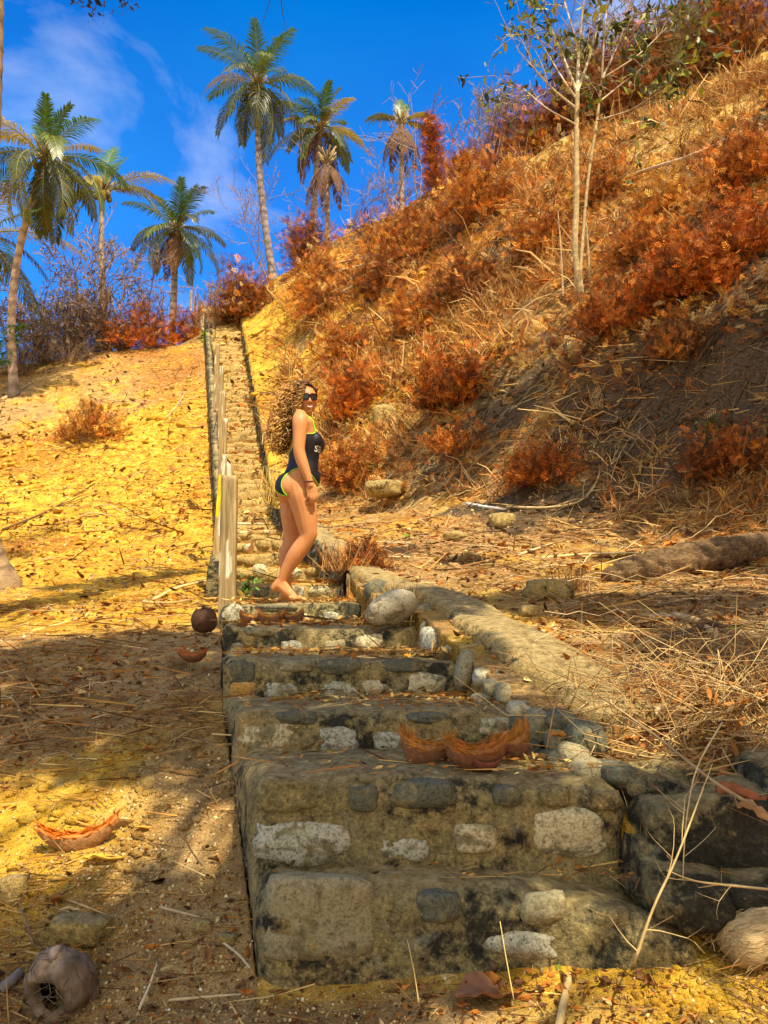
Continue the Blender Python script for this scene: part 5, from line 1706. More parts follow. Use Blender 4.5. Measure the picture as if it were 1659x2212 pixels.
# open husk pieces: a curved fibrous bowl
def husk(o, c, w, h, dep, seed, rotz=0.0, tilt=0.0, skin=(.22, .10, .045), fib=(.50, .20, .035), arc=2.6, ends=1.0, fn=420, flen=.25):
    """boat shaped piece of coconut husk, w wide, h high"""
    nu, nv = 34, 9
    Vs = []
    M_ = rot_z(rotz) @ rot_axis((0, 1, 0), tilt)
    for sgn, k in ((1.0, 0), (.80, 1)):
        for i in range(nu):
            u = -1 + 2 * i / (nu - 1)
            for j in range(nv):
                v_ = -1 + 2 * j / (nv - 1)
                x = u * w / 2
                z0 = -h * .5 + h * .62 * ends * abs(u) ** 2.6
                wid = dep / 2 * math.sqrt(max(1 - (abs(u) * .90) ** 3.2, .05))
                y = v_ * wid * sgn
                z = z0 + h * .62 * (abs(v_) ** 2.2) * math.sqrt(max(1 - u * u * .8, .1)) + (h * .16 if k else 0)
                Vs.append((x * (1 if not k else .96), y, z))
    V = np.array(Vs); nb = nu * nv
    V += .05 * h * np.stack([fbm(V * 22 + seed, 2, seed), fbm(V * 22 + 5 + seed, 2, seed), fbm(V * 22 + 9, 2, seed)], 1)
    ii, jj = np.meshgrid(np.arange(nu - 1), np.arange(nv - 1), indexing='ij')
    q = np.stack([ii * nv + jj, (ii + 1) * nv + jj, (ii + 1) * nv + jj + 1, ii * nv + jj + 1], -1).reshape(-1, 4)
    rim = []
    for i in range(nu - 1):
        for j in (0, nv - 1):
            a0, a1 = i * nv + j, (i + 1) * nv + j
            rim.append((a0, a1, a1 + nb, a0 + nb))
    for i in (0, nu - 1):
        for j in range(nv - 1):
            a0, a1 = i * nv + j, i * nv + j + 1
            rim.append((a0, a1, a1 + nb, a0 + nb))
    W_ = V @ M_.T + c
    cs = np.tile(np.array(skin), (len(V), 1)); cs[nb:] = np.array(fib)
    cs = cs * (1 + .4 * fbm(V * np.array([12, 50, 50]), 3, seed))[:, None]
    a = Acc(); a.add(W_, np.concatenate([q[:, ::-1], q + nb, np.array(rim)]), None, np.clip(cs, .01, .8)); a.build('husk_shell', M_FIBRE, o, smooth=True)
    # fibres along the rim and inside
    a = Acc()
    for k in range(fn):
        i = R.randrange(1, nu - 1); e = R.random()
        j = R.choice([0, nv - 1]) if e < .6 else R.randrange(nv)
        p0 = V[nb + i * nv + j] if e > .3 else V[i * nv + j]
        tdir = (V[i * nv + j + 0] - V[(i - 1) * nv + j])
        if np.linalg.norm(tdir) < 1e-6: continue
        tdir /= np.linalg.norm(tdir)
        s = 1 if p0[0] > 0 else -1
        L_ = w * flen * R.uniform(.4, 1.2)
        d = tdir * s + G.normal(0, .22, 3) + np.array([0, 0, .25]); d /= np.linalg.norm(d)
        p1 = p0 + d * L_ * .5 + G.normal(0, .04, 3) * L_; p2 = p1 + (d + np.array([0, 0, .2]) + G.normal(0, .25, 3)) * L_ * .4
        Vt, Qt, Tt = tube(np.array([p0, p1, p2]) @ M_.T + c, [w * .006, w * .005, w * .0015], 3, cap=False)
        a.add(Vt, Qt, Tt, np.clip(np.array(fib) * R.uniform(.55, 1.5) * np.array([1, R.uniform(.85, 1.15), 1]), .01, .9))
    a.build('fibres', M_FIBRE, o)


def husk_thing(u, v, w, h, d, label, seed, rotz=0, tilt=0, dep=.8, group=None, **kw):
    c = P(u, v, d)
    o = thing('coconut_husk', label, 'coconut husk', c, group)
    W_, H_ = w / F * d, h / F * d
    husk(o, c, W_, H_, W_ * dep, seed, rotz, tilt, **kw)
    return o
HG = 'split coconut husks on the stone steps'
husk_thing(920, 1626, 112, 74, 2.93, 'orange husk piece at the left end of the group on the second step', 41, .15, .12, .5, HG)
husk_thing(1028, 1632, 126, 70, 2.82, 'biggest open husk bowl in the middle of the group on the second step', 42, -.05, -.04, .75, HG, fib=(.46, .17, .03))
husk_thing(1112, 1610, 84, 78, 2.96, 'upright orange husk piece at the right end of the group on the second step', 43, .5, -.35, .6, HG)
husk_thing(1050, 1652, 60, 26, 2.76, 'little dark husk scrap in front of the big husk bowl', 44, .2, 0, .6, HG, fib=(.25, .07, .03), skin=(.14, .05, .03), fn=60)
husk_thing(541, 1337, 48, 30, 5.05, 'leftmost small orange husk on the fifth step', 45, 0, .1, .6, HG, fn=160)
husk_thing(585, 1338, 58, 34, 5.02, 'middle small orange husk on the fifth step', 46, .2, 0, .6, HG, fn=160)
husk_thing(634, 1336, 48, 30, 5.05, 'rightmost small orange husk on the fifth step, smooth and leaf like', 47, -.2, -.15, .5, HG, fn=90)
husk_thing(416, 1418, 58, 26, 4.3, 'reddish husk scrap in the shade left of the steps', 48, .1, 0, .6, HG.replace('on the stone steps', 'on the sand'), fib=(.45, .12, .02), fn=140)
# crescent of orange husk on the sand
b = hit(172, 1842); c = P(172, 1812, b[1]); o = thing('coconut_husk', 'thin orange crescent of husk with a raised pointed tip on the lit sand', 'coconut husk', c)
husk(o, c + np.array([0, 0, .0]), 165 / F * b[1], 46 / F * b[1], 165 / F * b[1] * .15, 49, .05, -.14, (.40, .20, .07), (.62, .15, .012), ends=1.5, fn=260, flen=.16)

# fibrous palm frond butt, lower right corner
b = hit(1625, 2085); c = P(1628, 2030, b[1]); d = b[1]
o = thing('palm_frond_stub', 'fibrous tan butt of a fallen palm frond in the lower right corner', 'palm frond', c)
ax = np.array([.85, .25, .28]); ax /= np.linalg.norm(ax)
s = np.linspace(0, 1, 16); L_ = 230 / F * d
ctr = c + np.outer(s - .28, ax) * L_ + np.outer(np.sin(s * 2.2) * .10, [0, 0, 1]) * L_
V, Q, T = tube(ctr, (58 - 24 * s) / F * d * np.minimum(1, .55 + s * 4), 26)
V2 = V.copy(); th = fbm((V - c) @ np.stack([ax * 1.5, np.array([0, 60, 0.]), np.array([0, 0, 60.])]).T, 2, 8)
V2 += (V - c) * 0 + np.array([0, -1, .6]) * (th * .008)[:, None]
a = Acc(); cc = np.tile(np.array([.46, .33, .15]), (len(V), 1)) * (1 + .5 * th)[:, None]; a.add(V2, Q, T, np.clip(cc, .02, .8)); a.build('sheath', col_mat('frond_fibre', .9, .15, 5, .55, .8, .01, (4, 30, 30)), o, smooth=True)
a = Acc()
for k in range(260):
    i = R.randrange(0, 14); q = V[i * 26 + R.randrange(26)]
    dv = ax * R.choice([-1, 1]) + G.normal(0, .25, 3); L2 = R.uniform(.02, .07)
    Vt, Qt, Tt = tube(np.array([q, q + dv * L2 * .5, q + dv * L2 + np.array([0, 0, -.01])]), [.0012, .001, .0005], 3, cap=False); a.add(Vt, Qt, Tt, np.array([.5, .36, .17]) * R.uniform(.4, 1.4))
a.build('fibres', M_TWIG, o)

# the fallen palm log on the right bench
p0 = edge_hit(1295, 5.6) + np.array([0, 0, .02]); p1 = edge_hit(1740, 6.7); p1[2] = P(1740, 1185, 6.7)[2]
o = thing('fallen_log', 'thick weathered palm log lying across the bench at the right edge', 'log', p0)
s = np.linspace(0, 1, 220); ctr = p0 + np.outer(s, p1 - p0) + np.outer(np.sin(s * math.pi) * .05, [0, 0, 1])
r = np.interp(s, [0, .12, .35, 1], [.05, .10, .12, .13]) * (1 + .08 * np.sin(s * 23) * np.sin(s * 61))
V, Q, T = tube(ctr, r, 48)
ax = (p1 - p0) / np.linalg.norm(p1 - p0)
al = (V - p0) @ ax
th = fbm(np.stack([al * 5.0, V[:, 1] * 30, V[:, 2] * 30], 1), 4, 12, .65)
th = np.where(th > .02, th + .35, th * 1.4)
V = V + np.array([0, -.5, .8]) * (th * .030)[:, None]
cc = np.tile(np.array([.15, .095, .045]), (len(V), 1)) * (1 + .7 * th)[:, None]
a = Acc(); a.add(V, Q, T, np.clip(cc, .02, .6)); a.build('bark', col_mat('flaking_log_bark', .95, .1, 9, .6, .9, .02, (3, 9, 9)), o, smooth=True)

# poles, sticks and dry stems
def stick(pts, r0, r1, label, col=(.52, .38, .18), name='fallen_branch', cat='stick', sides=6, side_twigs=0, onground=True, lift=.02):
    q = []
    for (u, v, *dd) in pts:
        if dd: q.append(P(u, v, dd[0]))
        else:
            h_ = hit(u, v); q.append(h_ + np.array([0, 0, lift]))
    q = np.array(q)
    s = np.linspace(0, len(q) - 1, (len(q) - 1) * 5 + 1)
    p = np.stack([np.interp(s, np.arange(len(q)), q[:, i]) for i in range(3)], 1)
    for _ in range(4): p[1:-1] = (p[:-2] + 2 * p[1:-1] + p[2:]) / 4
    o = thing(name, label, cat, q[0])
    V, Q, T = tube(p, np.linspace(r0, r1, len(p)), sides)
    V = V + G.normal(0, r0 * .06, V.shape)
    a = Acc(); a.add(V, Q, T, np.clip(np.array(col) * (1 + .2 * vnoise(V * np.array([30, 30, 30]), 3))[:, None], .01, .9)); a.build('stem', M_TWIG, o, smooth=True)
    if side_twigs:
        b2 = Acc()
        for k in range(side_twigs):
            i = R.randrange(1, len(p) - 1); t_ = p[i] - p[i - 1]; t_ /= np.linalg.norm(t_)
            branchy(b2, p[i], t_ + G.normal(0, .6, 3) + np.array([0, 0, .3]), np.linalg.norm(q[-1] - q[0]) * R.uniform(.15, .3), r0 * .45, 1, col, .6, 3, 0, .25, (1, 2), None)
        b2.build('side_twigs', M_TWIG, o)
    return o
stick([(1288, 436), (1400, 400), (1500, 368), (1608, 318)], .045, .022, 'long pale fallen pole slanting up the right slope behind the white tree', (.52, .36, .19), lift=.25)
stick([(640, 735), (690, 690), (740, 660), (832, 612)], .05, .03, 'pale forked branch lying above the stair wall behind the woman', (.55, .36, .18), side_twigs=7, lift=.35)
stick([(690, 606), (760, 592), (835, 580)], .04, .03, 'upper one of two parallel pale poles on the slope', (.58, .40, .2), lift=.4)
stick([(700, 625), (770, 610), (828, 597)], .04, .03, 'lower one of two parallel pale poles on the slope', (.50, .34, .17), lift=.4)
stick([(745, 835), (800, 825), (850, 818)], .022, .012, 'short pale branch right above the woman head', (.6, .42, .22), side_twigs=4, lift=.3)
stick([(1008, 1094), (1050, 1103), (1095, 1106)], .022, .016, 'flat white bleached stick on the bench', (.72, .68, .56))
stick([(1095, 1106), (1180, 1112), (1255, 1100), (1290, 1065), (1296, 1030)], .016, .006, 'curved dry frond rib arching up from the white stick', (.60, .44, .2), side_twigs=6, lift=.05)
stick([(1170, 1215), (1260, 1205), (1380, 1200)], .014, .008, 'straight thin stick on the sunny bench', (.6, .44, .2))
stick([(1120, 1205), (1160, 1192), (1195, 1180)], .012, .006, 'short pale stick lying beside the straight thin stick', (.66, .5, .27))
stick([(1140, 1275), (1185, 1260), (1240, 1255)], .012, .006, 'thin dry stem by the half buried flat rock', (.62, .46, .22))
stick([(820, 1068), (880, 1055), (960, 1022)], .022, .012, 'dark stick on the slope right of the pale boulder', (.14, .085, .045))
stick([(1180, 960), (1240, 940), (1330, 925), (1370, 905)], .02, .01, 'dark branch in the shaded hollow at right', (.07, .045, .03), side_twigs=5)
stick([(1430, 1390, ), (1500, 1375), (1530, 1362)], .022, .014, 'dark broken piece of wood among dry leaves under the log', (.10, .06, .035))
stick([(1455, 1340), (1510, 1352), (1540, 1380)], .02, .014, 'tan curled piece of bark among dry leaves under the log', (.45, .30, .14))
stick([(5, 1148), (110, 1108), (205, 1050)], .03, .012, 'long dark branch on the left slope', (.16, .09, .04), side_twigs=5)
stick([(0, 868), (40, 845), (70, 832)], .06, .03, 'pale log end at the far left of the slope', (.45, .32, .16))
stick([(330, 1302), (380, 1275), (440, 1262), (472, 1255)], .016, .01, 'pale thin branch near the nearest post at the shade edge', (.62, .45, .18))
stick([(308, 1308), (360, 1312), (420, 1300)], .014, .008, 'thin straw stem at the edge of the shade on the left', (.5, .34, .13))
stick([(360, 905), (385, 880), (400, 850)], .03, .015, 'short dead twig sticking up on the upper left slope', (.5, .36, .16), side_twigs=5)
stick([(478, 2058), (515, 2085), (540, 2110)], .004, .003, 'pale peeled twig beside the bottom step', (.58, .46, .26))
stick([(300, 2200), (322, 2150), (338, 2105)], .005, .003, 'pale splinter on the litter in the left foreground', (.62, .5, .28))
stick([(365, 2180), (470, 2170), (520, 2165)], .004, .0025, 'thin straight straw in the left foreground', (.58, .44, .22))
stick([(40, 1900), (35, 1960), (55, 2010), (72, 2065)], .0045, .003, 'curved dark stem at the left edge above the hollow coconut', (.28, .18, .09))
stick([(345, 1980), (385, 1992), (432, 2000)], .0045, .0035, 'flat pale strip of frond on the sand left of the steps', (.45, .33, .17))
stick([(0, 2160), (20, 2145), (45, 2120)], .020, .014, 'grey driftwood chunk in the lower left corner', (.2, .17, .14))
stick([(780, 2096), (900, 2088), (1060, 2072), (1200, 2060)], .0075, .006, 'long pale stick lying against the foot of the bottom step', (.55, .40, .20), lift=.012)
stick([(1205, 2250), (1222, 2160), (1248, 2068)], .0105, .0100, 'split pale palm stick pointing at the foot of the steps', (.50, .36, .15), lift=.02)
stick([(1070, 2110), (1050, 2085), (1035, 2070)], .012, .006, 'dark curled bark piece under the long pale stick', (.12, .075, .035))
stick([(1370, 2080, 2.22), (1410, 1960, 2.20), (1460, 1860, 2.22), (1520, 1700, 2.32)], .0042, .002, 'pale dead stem standing in front of the dark boulders', (.62, .45, .18), side_twigs=6)
stick([(1660, 1760, 2.5), (1540, 1690, 2.55), (1420, 1590, 2.7), (1290, 1500, 2.9)], .0065, .003, 'long thin branch reaching down across the dark boulders', (.33, .23, .11), side_twigs=7)
stick([(1700, 1925, 2.35), (1600, 1915, 2.33), (1500, 1905, 2.32), (1440, 1880, 2.34)], .004, .0018, 'thin forked twig in front of the dark boulders', (.5, .37, .16), side_twigs=4)
stick([(1560, 1560, 2.6), (1500, 1660, 2.5), (1480, 1780, 2.42), (1475, 1900, 2.4)], .0028, .0015, 'drooping grass stem over the dark boulders', (.56, .42, .2), side_twigs=3)
stick([(1110, 2160, 2.05), (1095, 2080, 2.07), (1080, 1990, 2.1)], .0016, .0009, 'dry upright grass stem in front of the bottom step', (.65, .48, .16))
stick([(905, 2170, 2.02), (895, 2100, 2.03), (880, 2030, 2.05)], .0016, .0009, 'lone upright straw in front of the bottom step middle', (.62, .46, .16))
stick([(1268, 1760, 2.85), (1262, 1660, 2.85), (1285, 1610, 2.85)], .003, .0015, 'thin stem rising beside the husks on the second step', (.55, .4, .2))
stick([(1180, 1620, 2.95), (1195, 1540, 2.95), (1206, 1480, 2.97)], .0028, .0014, 'reddish thin stem in front of the wall cobbles', (.45, .27, .1))

# big curled dry leaves
M_BIGLEAF = leaf_mat('curled_dry_leaf', .2, .75, .15, var=.35)
def big_leaf(u, v, w, label, col, az=0.0, curl=.5, asp=.5, lift=.012, d=None, name='dry_leaf', pitch=0.0):
    c = hit(u, v) if d is None else P(u, v, d)
    dd = c[1]; L_ = w / F * dd
    n, m = 26, 15; V = []
    for i in range(n):
        s = i / (n - 1); wd = L_ * asp * .5 * (math.sin(math.pi * min(1, s * .93 + .05)) ** .7)
        for j in range(m):
            t = -1 + 2 * j / (m - 1)
            V.append(((s - .5) * L_, t * wd * (1 - .3 * curl * abs(t)), curl * L_ * .22 * (t * t) + curl * L_ * .12 * math.sin(s * 5) + lift))
    V = np.array(V); V[:, 2] += L_ * (.05 + .09 * curl) * fbm(V / L_ * 5 + w, 3, int(w)); V[:, 1] *= 1 + .25 * fbm(np.stack([V[:, 0] / L_ * 7, np.zeros(len(V)), np.zeros(len(V))], 1), 2, int(w) + 3)
    ii, jj = np.meshgrid(np.arange(n - 1), np.arange(m - 1), indexing='ij')
    q = np.stack([ii * m + jj, (ii + 1) * m + jj, (ii + 1) * m + jj + 1, ii * m + jj + 1], -1).reshape(-1, 4)
    M_ = rot_z(az) @ rot_axis((0, 1, 0), pitch)
    vein = np.where((np.arange(len(V)) % m) == m // 2, .75, 1.0) * (1 + .22 * fbm(V / L_ * 9, 2, 5))
    a = Acc(); a.add(V @ M_.T + c, q, None, np.clip(np.array(col) * vein[:, None], .01, .9))
    o = a.build(name, M_BIGLEAF, None, origin=c, smooth=True)
    return tag(o, label, 'leaf')
big_leaf(225, 1862, 84, 'golden yellow leaf lying by the orange husk crescent', (.72, .42, .05), .05, .25, .45)
big_leaf(268, 1792, 56, 'small pale tan leaf right of the orange husk crescent', (.62, .42, .16), .6, .5, .7)
big_leaf(310, 1800, 34, 'tiny orange leaf right of the pale tan leaf', (.6, .28, .04), .3, .4, .6)
big_leaf(1060, 2165, 150, 'crumpled brown dry leaf in the middle foreground', (.27, .13, .06), .3, .5, .7)
big_leaf(1495, 1585, 60, 'pale curled leaf hanging in the brush above the boulders', (.62, .42, .2), 1.2, .9, .5, d=2.9)
big_leaf(1445, 1550, 64, 'broad pale dead leaf at the top of the brush', (.50, .35, .2), .4, .8, .8, d=3.0)
big_leaf(1600, 1735, 110, 'brown curled leaf on the boulder at right', (.36, .14, .07), .1, .9, .4, d=2.6, pitch=.1)
big_leaf(1630, 1770, 80, 'tan rolled leaf at the right edge over the boulder', (.55, .3, .12), -1.0, 1.0, .4, d=2.5)
big_leaf(1208, 1600, 46, 'tawny leaf caught between the wall cobbles', (.55, .27, .06), .4, .9, .8, d=2.98)
big_leaf(1165, 1645, 44, 'tawny leaf on the second step beside the husks', (.6, .36, .12), .9, .8, .7, d=2.9)
big_leaf(1280, 2035, 66, 'golden leaf scrap on the sunlit sand by the steps', (.70, .42, .08), .2, .7, .7)
big_leaf(555, 2095, 66, 'small brown leaf at the left corner of the bottom step', (.48, .32, .14), -.5, .6, .5)
big_leaf(825, 1524, 46, 'pinkish pale chip of bark on the third step', (.62, .40, .30), 0, .3, .5, d=3.62)
big_leaf(150, 1985, 40, 'pale leaf on the litter above the flat slab', (.62, .46, .2), .2, .5, .5)
big_leaf(1540, 1365, 70, 'grey brown leaf beside the dark broken wood', (.24, .14, .09), .3, .8, .5)
big_leaf(1435, 1345, 60, 'bleached leaf left of the dark broken wood', (.56, .46, .32), -.2, .7, .4)

# green weed by the nearest post and a few survivors
def weed(u, v, d, h, label, n, col, leaf):
    c = P(u, v, d)
    o = thing('green_weed', label, 'plant', c)
    a = Acc(); tips = []
    for k in range(5): branchy(a, c, np.array([R.uniform(-.6, .6), R.uniform(-.4, .4), 1]), h * .6, .004, 1, (.10, .14, .03), .5, 3, 0, .2, (1, 2), tips)
    a.build('stems', M_TWIG, o)
    t = [tips[i] for i in G.integers(0, len(tips), n)]
    pos = np.array([x[0] for x in t]) + G.normal(0, .02, (n, 3))
    V, Q, nv = place(LEAF_T, pos, rand_rot(n), leaf * G.uniform(.6, 1.3, n)); b2 = Acc(); b2.add(V, Q, None, np.repeat(pal(n, [np.array(col), np.array(col) * .5], [1, 1]), nv, 0)); b2.build('leaves', M_LEAF, o)
weed(529, 1298, 5.80, .20, 'small green weed on the sixth step beside the nearest post', 60, (.10, .20, .02), .055)
b = hit(560, 1075); 
weed(440, 745, 27.3, .5, 'bright green weed tuft at the crest left of the stairs', 40, (.22, .32, .02), .13)
weed(10, 800, 24, 1.4, 'green leafy bush at the left edge behind the leftmost palm foot', 260, (.09, .20, .02), .16)
b = hit(1520, 965); weed(1535, 955, b[1] - .1, .3, 'green sprig growing in the dark bush at right', 50, (.20, .24, .02), .07)

# dried grass tuft in front of the flat rock, and brush on the bank
def tuft(u, v, w, h, label, n=140, col=(.20, .11, .04)):
    c = hit(u, v); d = c[1]
    a = Acc(); pos = c + np.stack([G.normal(0, w / F * d / 4, n), G.normal(0, w / F * d / 5, n), np.zeros(n)], 1)
    dirn = np.stack([G.normal(0, .45, n), G.normal(0, .35, n), np.ones(n)], 1)
    V, Q, nv = place((BLADE_T[0] * np.array([1, .03, 1]), BLADE_T[1]), pos, frames(dirn), h / F * d * G.uniform(.5, 1.1, n))
    a.add(V, Q, None, np.repeat(pal(n, [np.array(col), np.array(col) * 1.8], [2, 1]), nv, 0))
    return tag(a.build('dry_grass_tuft', M_DRY, None, origin=c), label, 'grass tuft')
tuft(1228, 1282, 80, 60, 'dark dry grass tuft in front of the flat tan rock', 220)
tuft(1065, 745, 40, 40, 'upright straw tuft on the mid slope left of the dark hollow', 60, (.5, .33, .12))
tuft(600, 930, 40, 60, 'straw tuft at the wall edge behind the woman hair', 60, (.5, .36, .14))
tuft(605, 1130, 60, 90, 'straw tuft growing by the right wall behind the woman legs', 140, (.5, .33, .10))
tuft(870, 1420, 90, 55, 'straw tuft in the corner of the fourth step and the wall', 160, (.45, .27, .10))
tuft(745, 1262, 110, 70, 'dry weeds on the step right of the woman feet', 200, (.38, .19, .06))
tuft(385, 1450, 90, 40, 'straggly dark grass in the shade on the left', 90, (.16, .11, .045))
tuft(490, 1690, 50, 24, 'straw scraps at the left side of the second step', 50, (.55, .40, .14))
for (u, v, n_, lab) in [(1480, 1600, 260, 'tangled heap of dry brush on the bank above the dark boulders'), (1600, 1520, 220, 'tangled brush at the right edge above the boulders'), (1420, 1450, 90, 'loose straw pile right of the mortar cap')]:
    b = hit(u, v)
    o = thing('dry_brush', lab, 'dry brush', b, 'tangles of dry brush on the bank')
    a = Acc()
    for k in range(n_):
        q = b + np.array([R.gauss(0, .22), R.gauss(0, .16), 0]); q[2] = gz(q[0], q[1]) + R.uniform(0, .12)
        az = R.uniform(0, 6.28); L_ = R.uniform(.10, .42)
        dv = np.array([math.cos(az), math.sin(az) * .7, R.uniform(-.1, .5)])
        m_ = q + dv * L_ * .5 + G.normal(0, .04, 3); e = q + dv * L_ + G.normal(0, .06, 3)
        V, Q, T = tube(np.array([q, (q + m_) / 2 + G.normal(0, .01, 3), m_, (m_ + e) / 2, e]), np.linspace(.0024, .0009, 5), 3, cap=False)
        a.add(V, Q, T, np.array(R.choice([(.55, .36, .13), (.42, .24, .08), (.30, .15, .05), (.62, .45, .2)])) * R.uniform(.7, 1.2))
    a.build('twigs', M_TWIG, o)
    n2_ = n_ // 2
    pos = b + np.stack([G.normal(0, .22, n2_), G.normal(0, .15, n2_), G.uniform(.0, .12, n2_)], 1); pos[:, 2] = ground(pos[:, 0], pos[:, 1]) + G.uniform(.01, .12, n2_)
    V, Q, nv = place(LEAF_T, pos, rand_rot(n2_), .05 * G.uniform(.5, 1.5, n2_)); b2 = Acc(); b2.add(V, Q, None, np.repeat(pal(n2_, [np.array([.42, .17, .04]), np.array([.5, .3, .12]), np.array([.2, .08, .03])], [3, 2, 2]), nv, 0)); b2.build('dry_foliage', M_DRY, o)
# ---------------------------------------------------------------- the woman on the sixth step
from mathutils.bvhtree import BVHTree
PD = 5.95
_o = P(626.8, 1301.5, PD)
PK = PD / (2777 * 2.766)
PZ = float(stair_z(5.5)) + 0.030
pr = thing('person', 'smiling barefoot woman with long curly blonde hair and sunglasses in black one piece swimsuit', 'person', (_o[0], PD, PZ))
FA = math.radians(15)
FWD = np.array([math.cos(FA), math.sin(FA), 0]); RGT = np.array([math.sin(FA), -math.cos(FA), 0]); UPV = np.array([0, 0, 1.0])


def Z7(zx, zy, y=0.0):
    return np.array([(zx - 400) * PK, y, (2105 - zy) * PK])


def limb(pts, n=5, sides=16, flat=None):
    """pts: (zx, zy, y, r) -> smooth closed tapered tube"""
    p = np.array([Z7(a, b, c) for a, b, c, r in pts]); r = np.array([x[3] for x in pts])
    t = np.arange(len(pts)); s = np.linspace(0, len(pts) - 1, (len(pts) - 1) * n + 1)
    q = np.stack([np.interp(s, t, p[:, i]) for i in range(3)], 1); rr_ = np.interp(s, t, r)
    for _ in range(n):
        q[1:-1] = (q[:-2] + 2 * q[1:-1] + q[2:]) / 4; rr_[1:-1] = (rr_[:-2] + 2 * rr_[1:-1] + rr_[2:]) / 4
    # round ends
    d0 = (q[0] - q[1]); d0 /= np.linalg.norm(d0); d1 = (q[-1] - q[-2]); d1 /= np.linalg.norm(d1)
    e0 = [q[0] + d0 * rr_[0] * f for f in (.95, .7, .38)]; e1 = [q[-1] + d1 * rr_[-1] * f for f in (.38, .7, .95)]
    q = np.concatenate([e0, q, e1]); rr_ = np.concatenate([rr_[0] * np.array([.3, .72, .93]), rr_, rr_[-1] * np.array([.93, .72, .3])])
    return tube(q, rr_, sides)


def ball(zx, zy, y, r, sc=(1, 1, 1), rz=0):
    V, Q, T = SPH
    return (V * r * np.array(sc)) @ rot_z(rz).T + Z7(zx, zy, y), Q, T


def loft(secs, sides=28, n=6):
    """secs: (centre xyz, half depth along FWD, half width along RGT)"""
    c = np.array([s[0] for s in secs]); a = np.array([s[1] for s in secs]); b = np.array([s[2] for s in secs])
    t = np.arange(len(secs)); s = np.linspace(0, len(secs) - 1, (len(secs) - 1) * n + 1)
    c = np.stack([np.interp(s, t, c[:, i]) for i in range(3)], 1); a = np.interp(s, t, a); b = np.interp(s, t, b)
    for _ in range(n // 2):
        for w in (c, ):
            w[1:-1] = (w[:-2] + 2 * w[1:-1] + w[2:]) / 4
        a[1:-1] = (a[:-2] + 2 * a[1:-1] + a[2:]) / 4; b[1:-1] = (b[:-2] + 2 * b[1:-1] + b[2:]) / 4
    th = np.arange(sides) * 2 * np.pi / sides
    ce, se = np.cos(th), np.sin(th)
    ex = np.sign(ce) * np.abs(ce) ** .9; ey = np.sign(se) * np.abs(se) ** .9
    V = c[:, None] + a[:, None, None] * ex[None, :, None] * FWD + b[:, None, None] * ey[None, :, None] * RGT
    m = len(c)
    V = V.reshape(-1, 3)
    i = np.arange(m - 1)[:, None] * sides; j = np.arange(sides)[None]; j2 = (j + 1) % sides
    Q = np.stack([i + j, i + j2, i + sides + j2, i + sides + j], -1).reshape(-1, 4)
    V = np.concatenate([V, c[:1], c[-1:]]); T = []
    for k in range(sides):
        T.append((m * sides, (k + 1) % sides, k)); T.append((m * sides + 1, (m - 1) * sides + k, (m - 1) * sides + (k + 1) % sides))
    return V, Q, np.array(T)


TORSO = [  # zy, back zx, front zx, half width
    (452, 452, 548, .085), (475, 425, 572, .150), (510, 403, 592, .172), (560, 388, 606, .160), (610, 379, 628, .150), (680, 374, 655, .145), (740, 373, 650, .135),
    (800, 373, 642, .124), (860, 369, 635, .120), (915, 352, 634, .130), (970, 322, 630, .148), (1030, 300, 622, .163), (1090, 300, 612, .168), (1140, 318, 598, .16), (1185, 350, 575, .14)]
secs = []
for zy, b_, f_, hw in TORSO:
    sil = (f_ - b_) / 2 * PK
    dep = math.sqrt(max(sil ** 2 - (hw * math.sin(FA)) ** 2, .003)) / math.cos(FA)
    secs.append((Z7((f_ + b_) / 2, zy), dep, hw))


